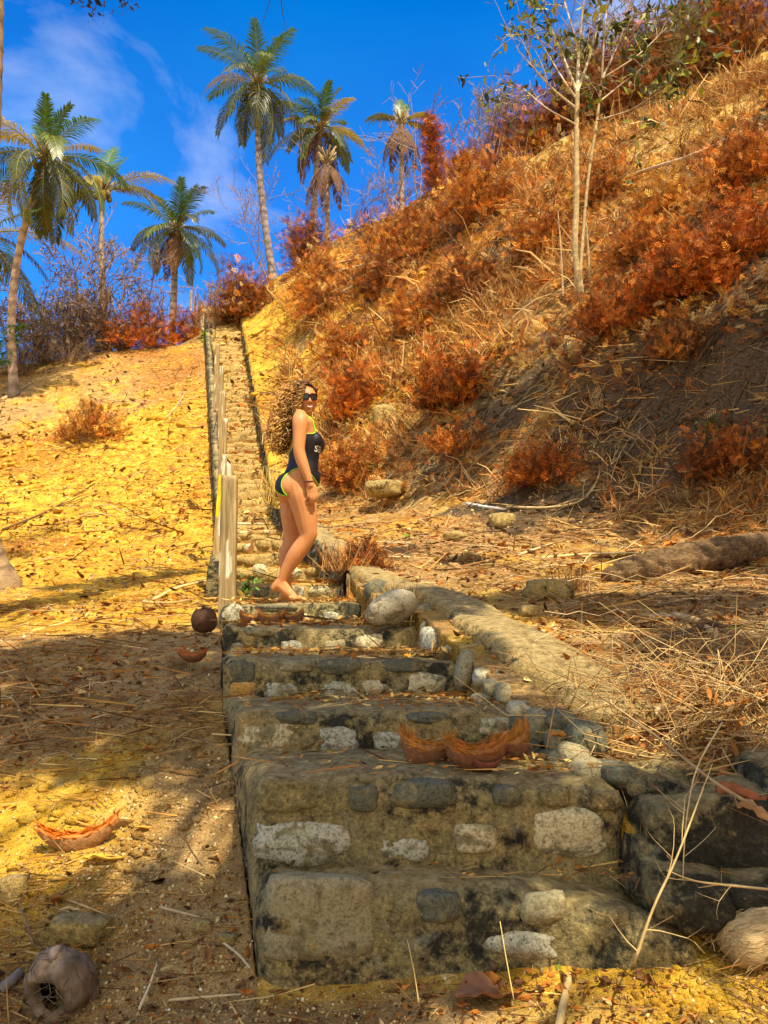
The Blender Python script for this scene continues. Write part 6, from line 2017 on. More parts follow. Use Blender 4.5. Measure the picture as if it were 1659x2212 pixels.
def bodyparts(arms=True):
    L_ = [loft(secs)]
    yb = lambda a, b: a * math.sin(FA) - b * math.cos(FA)
    # seat and bust
    L_.append(ball(392, 1100, -.080, .100, (1.0, .95, 1.08))); L_.append(ball(368, 1108, .075, .098, (1.0, .95, 1.08)))
    L_.append(ball(608, 668, -.062, .057, (1, 1.05, 1.05))); L_.append(ball(612, 668, .085, .058, (1, 1.05, 1.05)))
    L_.append(ball(590, 690, -.02, .06, (1, 1.6, 1.1)))
    L_.append(ball(560, 1000, 0, .075, (1, 1.4, 1.2)))
    # thighs and legs; the near leg is bent with its heel lifted
    near = [(470, 1080, -.085, .098), (500, 1180, -.092, .100), (530, 1290, -.092, .088), (546, 1390, -.09, .077), (558, 1470, -.088, .068), (566, 1525, -.086, .060),
            (545, 1580, -.082, .057), (478, 1670, -.075, .060), (432, 1740, -.068, .057), (390, 1810, -.062, .047), (352, 1880, -.058, .038), (330, 1930, -.056, .0335)]
    far = [(440, 1080, .085, .096), (395, 1200, .09, .090), (388, 1300, .09, .080), (393, 1400, .09, .071), (396, 1480, .09, .062), (392, 1540, .09, .056), (378, 1600, .088, .056),
           (352, 1680, .086, .057), (345, 1760, .085, .051), (350, 1850, .083, .040), (356, 1930, .08, .034), (358, 1990, .08, .0335)]
    L_ += [limb(near), limb(far)]
    L_.append(ball(592, 1515, -.086, .043, (1, 1, 1.1)))
    if not arms:
        return L_
    # feet
    L_.append(limb([(318, 1945, -.056, .033), (275, 1985, -.055, .031), (262, 1998, -.055, .026)]))
    L_.append(limb([(310, 1975, -.056, .034), (360, 2020, -.062, .033), (410, 2058, -.070, .031), (450, 2080, -.075, .022)]))
    L_.append(limb([(330, 1950, -.056, .030), (400, 2030, -.066, .027), (450, 2075, -.070, .02)]))
    for i, (x, z, y, r) in enumerate([(487, 2085, -.050, .0125), (478, 2088, -.068, .0105), (468, 2090, -.083, .010), (457, 2091, -.097, .0095), (446, 2091, -.109, .009)]):
        L_.append(limb([(x - 34, z - 4, y * .9 - .006, r * 1.1), (x - 10, z - 3, y, r), (x, z + 2, y, r)], sides=10))
    L_.append(limb([(345, 2050, .08, .036), (330, 2068, .08, .033), (318, 2075, .08, .028)]))
    L_.append(limb([(358, 1985, .08, .034), (385, 2040, .078, .036), (430, 2070, .075, .031), (480, 2086, .07, .021)]))
    L_.append(limb([(340, 2080, .08, .022), (400, 2088, .076, .022), (470, 2092, .07, .017)]))
    for i, (x, z, y, r) in enumerate([(527, 2095, .045, .012), (522, 2096, .062, .010), (512, 2096, .077, .0095), (501, 2096, .090, .009), (489, 2096, .101, .0085)]):
        L_.append(limb([(x - 34, z - 6, y, r * 1.1), (x - 10, z - 3, y, r), (x, z, y, r)], sides=10))
    # arms
    L_.append(limb([(488, 462, -.135, .046), (490, 500, -.168, .056), (492, 560, -.182, .055), (491, 640, -.190, .0475), (487, 720, -.196, .043), (486, 785, -.2, .0405), (498, 840, -.2, .041),
                    (520, 905, -.2, .0395), (545, 970, -.2, .034), (568, 1030, -.2, .0285), (583, 1075, -.2, .0255)]))
    L_.append(limb([(505, 465, .13, .046), (508, 510, .165, .053), (505, 640, .19, .046), (490, 780, .2, .040), (500, 880, .2, .038), (530, 990, .19, .028), (545, 1060, .185, .024), (550, 1130, .18, .026)]))
    # near hand
    L_.append(limb([(584, 1075, -.2, .025), (592, 1105, -.2, .026)]))
    V, Q, T = ball(602, 1140, -.198, .040, (.98, .36, 1.15)); L_.append((V, Q, T))
    for ch in ([(634, 1160, -.198, .0098), (645, 1195, -.200, .0092), (643, 1225, -.194, .0086), (632, 1248, -.184, .0078)],
               [(617, 1172, -.2, .0098), (624, 1214, -.204, .0092), (618, 1246, -.196, .0086), (603, 1266, -.184, .0078)],
               [(597, 1174, -.2, .0096), (599, 1216, -.204, .0088), (590, 1244, -.194, .0082), (576, 1260, -.183, .0074)],
               [(578, 1164, -.198, .0088), (573, 1198, -.202, .0080), (566, 1222, -.194, .0074), (557, 1236, -.184, .0066)],
               [(614, 1110, -.185, .0115), (640, 1145, -.178, .0105), (650, 1180, -.178, .0095), (652, 1206, -.18, .0082)]):
        L_.append(limb(ch, n=4, sides=10))
    # far hand hidden behind the hips
    V, Q, T = ball(552, 1160, .18, .036, (.98, .4, 1.2)); L_.append((V, Q, T))
    for i in range(4):
        L_.append(limb([(535 + i * 13, 1190, .18, .009), (535 + i * 13, 1230, .18, .008), (530 + i * 13, 1255, .17, .007)], n=3, sides=8))
    L_.append(limb([(575, 1140, .17, .01), (592, 1180, .165, .009), (595, 1205, .165, .008)], n=3, sides=8))
    # neck and head; the face is turned towards the viewer
    L_.append(limb([(497, 470, .0, .062), (505, 425, .0, .052), (516, 370, -.002, .052), (516, 320, 0, .05)]))
    L_.append(limb([(470, 462, -.06, .045), (490, 474, -.12, .046)])); L_.append(limb([(490, 462, .06, .045), (505, 474, .12, .046)]))
    return L_


def to_mesh(parts, name):
    a = Acc()
    for V, Q, T in parts:
        a.add(V, Q, T)
    V = np.concatenate(a.V)
    return mesh_np(name, V, np.concatenate(a.Q), np.concatenate(a.T) if a.T else None)


def remeshed(o, voxel, it=3, fac=0.5):
    m = o.modifiers.new('r', 'REMESH'); m.mode = 'VOXEL'; m.voxel_size = voxel
    if it:
        s = o.modifiers.new('s', 'SMOOTH'); s.iterations = it; s.factor = fac
    dg = bpy.context.evaluated_depsgraph_get()
    me = bpy.data.meshes.new_from_object(o.evaluated_get(dg))
    old = o.data
    bpy.data.objects.remove(o); bpy.data.meshes.remove(old)
    return me


# head in its own frame: u to the photo's right, w out of the face, z up
HC = Z7(517, 268, 0.0)
HA = math.radians(22)
HU = np.array([math.cos(HA), math.sin(HA), 0]); HW = np.array([math.sin(HA), -math.cos(HA), 0])
HT = rot_axis(HW, math.radians(4))
HU = HT @ HU; HZ = HT @ np.array([0, 0, 1.0])


def HP(u, w, z):
    return HC + HU * u + HW * w + HZ * z


def head_parts():
    V, Q, T = sphere_uv(48, 36)
    V = V.copy()
    u, w, z = V[:, 0].copy(), V[:, 1].copy(), V[:, 2].copy()   # w = front
    hw = np.where(z > 0, .078, .078 - .015 * sstep(0, -1, z))
    hd = np.where(z > 0, .098, .096)
    hh = np.where(z > 0, .112, .116)
    x = u * hw; y = w * hd; zz = z * hh
    front = np.clip(w, 0, 1)
    # flatter face, jaw pulled forward, back of the jaw drawn in
    y = np.where(w > 0, y * (1 - .06 * front), y * (1 - .35 * sstep(-.1, -.9, z)))
    y += .012 * sstep(-.5, -.95, z) * (w > -.3)
    x *= 1 - .04 * sstep(.35, 1, front) * sstep(-.2, -.9, z)
    # cheeks raised by the smile
    for s in (-1, 1):
        g = np.exp(-(((x - s * .042) / .020) ** 2 + ((zz + .040) / .022) ** 2)) * (w > 0)
        y += .008 * g
        e = np.exp(-(((x - s * .032) / .018) ** 2 + ((zz - .004) / .012) ** 2)) * (w > 0)
        y -= .008 * e
    W_ = HC + x[:, None] * HU + y[:, None] * HW + zz[:, None] * HZ
    out = [(W_, Q, T)]
    def hl(pts, n=3, sides=10):
        p = np.array([HP(a, b, c) for a, b, c, r in pts]); r = [q[3] for q in pts]
        return tube(p, r, sides)
    out.append(hl([(0, .083, .012, .006), (0, .092, -.006, .007), (0, .103, -.026, .0095), (0, .104, -.034, .0098), (0, .092, -.040, .007)]))
    for s in (-1, 1):
        Vb, Qb, Tb = SPH_LO; out.append((Vb * .0085 + HP(s * .0105, .092, -.034), Qb, Tb))
    Vb, Qb, Tb = SPH_LO; out.append((Vb * np.array([.018, .013, .014]) + HP(0, .075, -.096), Qb, Tb))   # chin
    for s in (-1, 1):
        Vb, Qb, Tb = SPH_LO; out.append((Vb * np.array([.012, .020, .030]) @ rot_z(HA).T + HP(s * .079, -.012, -.008), Qb, Tb))   # ears
    return out


m_, t_, b_ = new_mat('sun_warmed_skin', 0.5, 0.28)
n_ = noise_n(t_, t_.nodes.new('ShaderNodeTexCoord').outputs['Object'], 9, 5)
n2_ = noise_n(t_, t_.nodes.new('ShaderNodeTexCoord').outputs['Object'], 60, 3)
t_.links.new(mix_n(t_, 1.0, ramp_n(t_, n_, [(0.3, (.52, .215, .072)), (0.7, (.60, .265, .095))]), ramp_n(t_, n2_, [(.3, (.93, .90, .89)), (.7, (1.05,) * 3)]), 'MULTIPLY'), b_.inputs['Base Color'])
b_.inputs['Subsurface Weight'].default_value = 0.12
b_.inputs['Subsurface Radius'].default_value = (.012, .005, .003)
b_.inputs['Subsurface Scale'].default_value = 0.5
M_SKIN = m_
me = remeshed(to_mesh(bodyparts(True) + head_parts(), 'tmp_body'), 0.0046, 4, .5)
me.name = 'body'
me.materials.clear(); me.materials.append(M_SKIN)
me.polygons.foreach_set('use_smooth', np.ones(len(me.polygons), dtype=bool))
body = bpy.data.objects.new('body', me); COL.objects.link(body); body.parent = pr

# ---- swimsuit: cut from the torso surface
sm = remeshed(to_mesh(bodyparts(False), 'tmp_suit'), 0.0065, 5, .5)
sm.calc_loop_triangles()
SV = np.empty(len(sm.vertices) * 3); sm.vertices.foreach_get('co', SV); SV = SV.reshape(-1, 3)
SN = np.empty(len(sm.vertices) * 3); sm.vertices.foreach_get('normal', SN); SN = SN.reshape(-1, 3)
ST = np.empty(len(sm.loop_triangles) * 3, dtype=np.int32); sm.loop_triangles.foreach_get('vertices', ST); ST = ST.reshape(-1, 3)
bpy.data.meshes.remove(sm)
SV = SV + SN * 0.004


def poly_sd(px_, poly):
    """signed distance (positive inside) to a polygon"""
    poly = np.array(poly, dtype=float); q = np.roll(poly, -1, 0)
    d = np.full(len(px_), 1e9); inside = np.zeros(len(px_), dtype=bool)
    for a, b in zip(poly, q):
        ab = b - a; t = np.clip(((px_ - a) @ ab) / (ab @ ab + 1e-9), 0, 1)
        d = np.minimum(d, np.hypot(*(px_ - a - t[:, None] * ab).T))
        c = ((a[1] > px_[:, 1]) != (b[1] > px_[:, 1]))
        xi = (b[0] - a[0]) * (px_[:, 1] - a[1]) / (b[1] - a[1] + 1e-12) + a[0]
        inside ^= c & (px_[:, 0] < xi)
    return np.where(inside, d, -d)


tcx = np.interp(SV[:, 2], [(2105 - t[0]) * PK for t in TORSO[::-1]], [(((t[1] + t[2]) / 2) - 400) * PK for t in TORSO[::-1]])
rel = SV - np.stack([tcx, np.zeros(len(SV)), SV[:, 2]], 1)
fa = rel @ FWD; fb = rel @ RGT          # forward, towards the viewer
mir = SV - 2 * np.minimum(fb, 0)[:, None] * (-1) * (-RGT) if False else SV.copy()
far_ = fb < 0
mir[far_] = SV[far_] - 2 * fb[far_][:, None] * RGT
zx_ = mir[:, 0] / PK + 400; zy_ = 2105 - mir[:, 2] / PK
HOLE = [(388, 1192), (352, 1160), (330, 1105), (334, 1055), (362, 1002), (415, 957), (475, 936), (535, 950), (585, 985), (612, 1020), (640, 1060), (760, 1120), (760, 1500), (120, 1500), (120, 1085), (255, 1108), (282, 1146), (308, 1168), (345, 1184)]
f_hole = -poly_sd(np.stack([zx_, zy_], 1), HOLE)
phi = np.degrees(np.arctan2(np.abs(fb), fa))
top_zy = np.interp(phi, [0, 30, 45, 58, 75, 95, 115, 135, 155, 180], [612, 596, 572, 590, 622, 628, 652, 712, 762, 778])
zyv = 2105 - SV[:, 2] / PK
f = np.minimum(f_hole, zyv - top_zy)
f = np.minimum(f, 1215 - zyv)


def clip_tris(V, N_, T, f):
    newV = [tuple(v) for v in V]; cache = {}; out = []; seg = []
    pos = f > 0
    cnt = pos[T].sum(1)
    out += [tuple(t) for t in T[cnt == 3]]
    def cut(a, b):
        k = (min(a, b), max(a, b))
        if k not in cache:
            w = f[a] / (f[a] - f[b])
            cache[k] = len(newV); newV.append(tuple(V[a] + (V[b] - V[a]) * w))
        return cache[k]
    for t in T[(cnt == 1) | (cnt == 2)]:
        t = list(t)
        for r in range(3):
            a, b, c = t[r], t[(r + 1) % 3], t[(r + 2) % 3]
            if pos[a] and not pos[b] and not pos[c]:
                x, y = cut(a, b), cut(a, c); out.append((a, x, y)); seg.append((x, y)); break
            if not pos[a] and pos[b] and pos[c]:
                x, y = cut(a, b), cut(a, c); out.append((x, b, c)); out.append((x, c, y)); seg.append((y, x)); break
    return np.array(newV), np.array(out), seg


CV, CT, SEG = clip_tris(SV, SN, ST, f)
used = np.unique(CT); mp_ = -np.ones(len(CV), dtype=int); mp_[used] = np.arange(len(used))
m_, t_, b_ = new_mat('black_swim_fabric', 0.55, 0.35)
n_ = noise_n(t_, t_.nodes.new('ShaderNodeTexCoord').outputs['Object'], 14, 4)
t_.links.new(ramp_n(t_, n_, [(.3, (.005, .005, .007)), (.7, (.012, .011, .014))]), b_.inputs['Base Color'])
bump_n(t_, b_, n_, .25, .01)
M_SUIT = m_
M_LIME, t_, b_ = new_mat('lime_green_piping', 0.5, 0.3); b_.inputs['Base Color'].default_value = (.30, .72, .02, 1)
M_BLACK, t_, b_ = new_mat('glossy_black_plastic', 0.15, 0.5); b_.inputs['Base Color'].default_value = (.008, .006, .006, 1)
M_LENS, t_, b_ = new_mat('dark_lens', 0.06, 0.6); b_.inputs['Base Color'].default_value = (.018, .010, .008, 1)
M_WHITE, t_, b_ = new_mat('white_print', 0.6, 0.3); b_.inputs['Base Color'].default_value = (.8, .8, .76, 1)
M_LIP, t_, b_ = new_mat('lips', 0.4, 0.4); b_.inputs['Base Color'].default_value = (.36, .07, .04, 1)
suit = mesh_np('swimsuit', CV[used], None, mp_[CT], None, True, M_SUIT, pr)

# piping along the cut edges
nxt = {}
for a_, b2 in SEG: nxt.setdefault(a_, []).append(b2); nxt.setdefault(b2, []).append(a_)
seen = set(); trim = Acc()
for s0 in list(nxt):
    if s0 in seen: continue
    ch = [s0]; seen.add(s0); cur = s0
    while True:
        nb = [x for x in nxt[cur] if x not in seen]
        if not nb: break
        cur = nb[0]; seen.add(cur); ch.append(cur)
    if len(ch) < 12: continue
    p = CV[ch]; p = np.concatenate([p, p[:1]])
    for _ in range(4): p[1:-1] = (p[:-2] + 2 * p[1:-1] + p[2:]) / 4
    # even spacing
    dl = np.concatenate([[0], np.cumsum(np.linalg.norm(np.diff(p, axis=0), axis=1))]); s = np.linspace(0, dl[-1], max(12, int(dl[-1] / .008)))
    p = np.stack([np.interp(s, dl, p[:, i]) for i in range(3)], 1)
    V, Q, T = tube(p, .0032, 6); trim.add(V, Q, T)

# shoulder straps laid on the skin
bm_v = [tuple(v.co) for v in me.vertices]; bm_f = [tuple(p.vertices) for p in me.polygons]
BVH = BVHTree.FromPolygons(bm_v, bm_f)
strap = Acc()
for sgn in (-1, 1):
    yy = [-.088, -.092, -.092, -.088, -.088, -.092, -.098, -.105, -.11]
    path = [(628, 592), (604, 520), (572, 462), (540, 432), (508, 421), (470, 438), (438, 505), (424, 590), (424, 720)]
    pts = []
    for (a_, c_), y in zip(path, yy):
        q = Z7(a_, c_, y)
        if sgn > 0:
            r = q - np.array([np.interp(q[2], [(2105 - t[0]) * PK for t in TORSO[::-1]], [(((t[1] + t[2]) / 2) - 400) * PK for t in TORSO[::-1]]), 0, q[2]])
            q = q - 2 * (r @ RGT) * RGT
        pts.append(q)
    pts = np.array(pts); t = np.arange(len(pts)); s = np.linspace(0, len(pts) - 1, 60)
    q = np.stack([np.interp(s, t, pts[:, i]) for i in range(3)], 1)
    for _ in range(10): q[1:-1] = (q[:-2] + 2 * q[1:-1] + q[2:]) / 4
    pr_, nn = [], []
    for x in q:
        loc, nor, idx, dd = BVH.find_nearest(Vector(x))
        pr_.append(np.array(loc) + np.array(nor) * .004); nn.append(np.array(nor))
    pr_ = np.array(pr_); nn = np.array(nn)
    for _ in range(6):
        pr_[1:-1] = (pr_[:-2] + 2 * pr_[1:-1] + pr_[2:]) / 4; nn[1:-1] = (nn[:-2] + 2 * nn[1:-1] + nn[2:]) / 4
    tg = np.gradient(pr_, axis=0); tg /= np.linalg.norm(tg, axis=1)[:, None]
    sd_ = np.cross(tg, nn); sd_ /= np.linalg.norm(sd_, axis=1)[:, None]
    hw_ = .0095
    V = np.stack([pr_ - sd_ * hw_, pr_ - sd_ * hw_ * .5 + nn * .002, pr_ + sd_ * hw_ * .5 + nn * .002, pr_ + sd_ * hw_], 1).reshape(-1, 3)
    n = len(pr_); Qs = [(i * 4 + j, i * 4 + j + 1, i * 4 + 5 + j, i * 4 + 4 + j) for i in range(n - 1) for j in range(3)]
    strap.add(V, Qs)
    for e in (-1, 1):
        V, Q, T = tube(pr_ + sd_ * hw_ * e, .0042, 6); trim.add(V, Q, T)
st_o = mesh_np('strap', np.concatenate(strap.V), np.concatenate(strap.Q), None, None, True, M_SUIT, suit)
mesh_np('piping', np.concatenate(trim.V), np.concatenate(trim.Q), np.concatenate(trim.T), None, True, M_LIME, suit)

# white lettering printed on the side of the suit
SB = BVHTree.FromPolygons([tuple(v) for v in CV[used]], [tuple(int(i) for i in t) for t in mp_[CT]])
fc = bpy.data.curves.new('tmp_text', 'FONT'); fc.body = 'SEA'; fc.size = .058; fc.resolution_u = 4; fc.offset = .0012
fo = bpy.data.objects.new('tmp_text', fc); COL.objects.link(fo)
tm = bpy.data.meshes.new_from_object(fo.evaluated_get(bpy.context.evaluated_depsgraph_get()))
bpy.data.objects.remove(fo)
tv = np.array([tuple(v.co) for v in tm.vertices]); tf = [tuple(p.vertices) for p in tm.polygons]
bpy.data.meshes.remove(tm)
base_ = Z7(612, 774)
lv = []
# wrap the letters round the ribs: walk along the surface from the first letter forwards
x_prev, arc, table = base_[0], 0.0, []
ph0 = None
for v in tv:
    z = base_[2] + v[1]
    # arc length -> x by marching on the suit at this height
    if round(z, 4) not in dict(table):
        pass
    ang = v[0] / .105
    c0 = np.array([np.interp(z, [(2105 - t[0]) * PK for t in TORSO[::-1]], [(((t[1] + t[2]) / 2) - 400) * PK for t in TORSO[::-1]]), 0, z])
    a0 = math.atan2(-.105, base_[0] - c0[0])
    d = np.array([math.cos(a0 + ang), math.sin(a0 + ang), 0])
    loc, nor, idx, dd = SB.ray_cast(Vector(c0 + d * .5), Vector(-d))
    lv.append(np.array(loc) + np.array(nor) * .0015 if loc is not None else c0 + d * .13)
lm = bpy.data.meshes.new('lettering'); lm.from_pydata([tuple(x) for x in lv], [], tf); lm.materials.append(M_WHITE); lm.update()
lo_ = bpy.data.objects.new('lettering', lm); COL.objects.link(lo_); lo_.parent = suit

# ---- face details
def head_obj(name, parts, mat, parent):
    a = Acc()
    for V, Q, T in parts: a.add(V, Q, T)
    return mesh_np(name, np.concatenate(a.V), np.concatenate(a.Q), np.concatenate(a.T) if a.T else None, None, True, mat, parent)


# sunglasses
def lens_outline(cu, n=22):
    th = np.arange(n) * 2 * np.pi / n
    x = np.sign(np.cos(th)) * np.abs(np.cos(th)) ** .55 * .0275; z = np.sign(np.sin(th)) * np.abs(np.sin(th)) ** .6 * .0215
    x = x * (1 + .10 * (z > 0))
    return np.array([HP(cu + x[i], .101 - .9 * abs(cu + x[i]) ** 2 * 8, .003 + z[i]) for i in range(n)])
fr_parts = []; lens_parts = []
for cu in (-.0325, .0325):
    ol = lens_outline(cu); p = np.concatenate([ol, ol[:2]])
    fr_parts.append(tube(p, .0036, 6, cap=False))
    c = ol.mean(0)
    V = np.concatenate([ol, [c + HW * .003]]); n = len(ol)
    lens_parts.append((V, np.zeros((0, 4), dtype=int), np.array([(i, (i + 1) % n, n) for i in range(n)])))
V, Q, T = tube(np.array([HP(-.008, .103, .010), HP(0, .104, .013), HP(.008, .103, .010)]), .0038, 6); fr_parts.append((V, Q, T))
for s in (-1, 1):
    V, Q, T = tube(np.array([HP(s * .062, .076, .014), HP(s * .076, .03, .014), HP(s * .080, -.01, .008)]), .004, 6); fr_parts.append((V, Q, T))
sg = head_obj('sunglasses', fr_parts, M_BLACK, pr)
for lp in lens_parts: 
    o_ = mesh_np('lens', lp[0], None, lp[2], None, True, M_LENS, sg)
# smile
lip = []; teeth = []
us = np.linspace(-.024, .024, 13)
zc = lambda u: -.066 + 9.0 * u * u
wf = lambda u, dz=0: .0935 - 7.5 * u * u
V, Q, T = tube(np.array([HP(u, wf(u), zc(u) + .006) for u in us]), .0038 * np.sqrt(np.clip(1.05 - (us / .028) ** 2, .05, 1)), 8); lip.append((V, Q, T))
V, Q, T = tube(np.array([HP(u, wf(u), -.0762 + 17 * u * u) for u in us]), .0048 * np.sqrt(np.clip(1.05 - (us / .028) ** 2, .05, 1)), 8); lip.append((V, Q, T))
ut = np.linspace(-.017, .017, 11)
A_ = np.array([HP(u, wf(u) + .0005, zc(u) + .0025) for u in ut]); B_ = np.array([HP(u, wf(u) + .0005, -.0735 + 17 * u * u + .001) for u in ut])
Vt = np.concatenate([A_, B_]); Qt = np.array([(i, i + 1, i + 12, i + 11) for i in range(10)])
teeth.append((Vt, Qt, None))
head_obj('lips', lip, M_LIP, pr)
head_obj('teeth', [(Vt, Qt, np.zeros((0, 3), dtype=int))], M_WHITE, pr)
# hair tie on the wrist
V, Q, T = tube(np.array([Z7(583, 1075, -.2) + .0285 * (math.cos(a_) * np.array([.93, 0, .1]) + math.sin(a_) * np.array([0, 1, 0])) for a_ in np.linspace(0, 2 * math.pi, 25)]), .0038, 6)
mesh_np('wrist_band', V, Q, T, None, True, M_BLACK, pr)

# ---- hair: several hundred springy curls
M_HAIR = leaf_mat('curly_hair', 0.18, 0.4, 0.45)
LB = np.array([(480, 92), (400, 112), (330, 195), (275, 320), (232, 455), (216, 560), (225, 650), (250, 735)], dtype=float)
RB = np.array([(560, 110), (505, 210), (470, 330), (452, 405), (400, 440), (378, 530), (362, 640), (322, 712)], dtype=float)
hair = Acc()
BLD = np.array([.82, .48, .13]); MID_ = np.array([.46, .21, .055]); DRK = np.array([.075, .03, .012])
def curl_strand(ctrl, rad, coils, rt, col0, col1, sides=3):
    ctrl = np.array(ctrl); m = len(ctrl)
    L0 = np.linalg.norm(np.diff(ctrl, axis=0), axis=1).sum()
    n = int(max(14, coils * 8))
    t = np.linspace(0, m - 1, n)
    p = np.stack([np.interp(t, np.arange(m), ctrl[:, i]) for i in range(3)], 1)
    for _ in range(max(2, n // 10)): p[1:-1] = (p[:-2] + 2 * p[1:-1] + p[2:]) / 4
    tg = np.gradient(p, axis=0); tg /= np.linalg.norm(tg, axis=1)[:, None] + 1e-9
    a_ = np.cross(tg, np.array([.3, .9, .2])); a_ /= np.linalg.norm(a_, axis=1)[:, None] + 1e-9
    b2 = np.cross(tg, a_)
    s = np.linspace(0, 1, n); ph = s * coils * 2 * np.pi + R.uniform(0, 6.28)
    rr_ = rad * np.minimum(1, .25 + s * 2.5)
    p = p + (np.cos(ph) * rr_)[:, None] * a_ + (np.sin(ph) * rr_)[:, None] * b2
    V, Q, T = tube(p, rt, sides, cap=False)
    c = col0 * (1 - s[:, None]) + col1 * s[:, None]
    hair.add(V, Q, None, np.repeat(np.clip(c * (1 + .15 * R.gauss(0, 1)), .004, .9), sides, 0))
NS = 800
for k in range(NS):
    lat = R.random()                     # 0 = outer left edge, 1 = inner right edge
    dep = R.uniform(-1, 1)               # towards / away from the viewer
    lenf = R.uniform(.25, 1.05) ** .8
    i1 = lenf * 7
    def at(i, lt):
        a_ = np.array([np.interp(i, np.arange(8), LB[:, c]) for c in (0, 1)]); b2 = np.array([np.interp(i, np.arange(8), RB[:, c]) for c in (0, 1)])
        return a_ * (1 - lt) + b2 * lt
    yth = dep * (.105 - .02 * lat)
    # root somewhere on the scalp
    th = R.uniform(-.35, 1.0) if lat > .4 else R.uniform(.1, 1.25)
    root = HC + HU * R.uniform(-.075, .045) * (.4 + .6 * abs(math.cos(th))) - HW * (dep * .03 + R.uniform(-.02, .07)) * 1.0 + HZ * R.uniform(.055, .118)
    pts = [root]
    for f_ in np.linspace(.22, 1.0, 6):
        q = at(f_ * i1, lat)
        w_ = min(1.0, f_ * 1.6)
        q3 = Z7(q[0], q[1], 0.02 + yth * (.7 + .5 * f_))
        if f_ < .5: q3 = q3 * w_ + (root + np.array([-.02, 0, .0])) * (1 - w_)
        pts.append(q3 + G.normal(0, .010 + .014 * f_, 3) + np.array([-.012 * (1 - lat), 0, 0]))
    L0 = np.linalg.norm(np.diff(np.array(pts), axis=0), axis=1).sum()
    g = np.clip(1.25 - lat * 1.1 + R.gauss(0, .2), 0, 1)
    base = DRK * (1 - g) + BLD * g
    curl_strand(pts, R.choice([R.uniform(.004, .010), R.uniform(.010, .020)]), L0 / R.uniform(.030, .062), R.uniform(.0024, .0044), MID_ * .5 * (1 - g * .5) + base * .45, base * 1.08)
# front lock falling beside the face
for k in range(70):
    x0 = R.uniform(470, 520); 
    root = Z7(R.uniform(490, 545), R.uniform(105, 140), R.uniform(-.085, -.02))
    pts = [root, Z7(x0 - 8, 200, R.uniform(-.115, -.06)), Z7(x0 - 24, 290, R.uniform(-.125, -.07)), Z7(x0 - 48, R.uniform(330, 420), R.uniform(-.12, -.06))]
    g = R.uniform(.45, 1)
    curl_strand(pts, R.uniform(.006, .012), R.uniform(6, 9), R.uniform(.0022, .0034), MID_ * .5, DRK * (1 - g) + BLD * g)
# dark roots swept up over the brow
for k in range(330):
    a_ = R.uniform(-1, 1); bk_ = R.random() ** 1.5
    root = HP(a_ * .068, .074 - .03 * a_ * a_ - .11 * bk_, .074 - .045 * a_ * a_ + .040 * math.sin(min(1, bk_ + .25) * 2.4))
    pts = [root, root + HZ * .024 - HW * .015 - HU * .008, root + HZ * R.uniform(.015, .034) - HW * .06 - HU * .04, root - HW * .11 - HU * R.uniform(.06, .11) - HZ * R.uniform(0, .06)]
    curl_strand(pts, R.uniform(.003, .009), R.uniform(3, 6), R.uniform(.002, .0034), DRK, MID_ * R.uniform(.3, 1.0))
# right side of the hairline down to the temple
for k in range(30):
    root = HP(R.uniform(.055, .075), R.uniform(.0, .05), R.uniform(.03, .08))
    pts = [root, root + HU * .012 - HW * .03 + HZ * .01, root - HW * .08 - HZ * R.uniform(.0, .08)]
    curl_strand(pts, .004, 4, .0024, DRK, DRK * 1.5)
ho = hair.build('hair', M_HAIR, pr, None) if False else mesh_np('hair', np.concatenate(hair.V), np.concatenate(hair.Q), None, np.concatenate(hair.C), True, M_HAIR, pr)
# the mass of hair under the curls
core = []
V, Q, T = SPH
core.append(((V * np.array([.080, .103, .112])) @ np.stack([HU, HW, HZ]) + HC - HW * .026 + HZ * .022 - HU * .008, Q, T))
for f_, rr_ in ((1.2, .055), (2.2, .062), (3.2, .066), (4.1, .062), (5.0, .055), (5.7, .042), (6.3, .03)):
    a2 = np.array([np.interp(f_, np.arange(8), LB[:, c]) for c in (0, 1)]); b2 = np.array([np.interp(f_, np.arange(8), RB[:, c]) for c in (0, 1)])
    c_ = a2 * .42 + b2 * .58
    core.append((V * np.array([rr_ * 1.0, rr_ * 1.25, rr_ * 1.2]) + Z7(c_[0], c_[1], .03), Q, T))
cm = remeshed(to_mesh(core, 'tmp_core'), .008, 3)
M_HCORE = col_mat('hair_under_mass', .8, .2, 90, .5, .9, .02)
cv = np.array([tuple(v.co) for v in cm.vertices]); cf = [tuple(p.vertices) for p in cm.polygons]
bpy.data.meshes.remove(cm)
cn_ = vnoise(cv * 45, 3)
cv = cv + (cv - cv.mean(0)) * (.06 * cn_)[:, None]
mesh_np('hair_under_layer', cv, np.array(cf), None, np.tile(MID_ * .38, (len(cv), 1)) * (1 + .4 * cn_)[:, None], True, M_HCORE, ho)
# a small silver hoop
V, Q, T = tube(np.array([Z7(424, 405, -.10) + .011 * np.array([math.cos(a_), .1, math.sin(a_)]) for a_ in np.linspace(0, 2 * math.pi, 17)]), .0016, 5)
mesh_np('hoop_earring', V, Q, T, None, True, M_WHITE, pr)
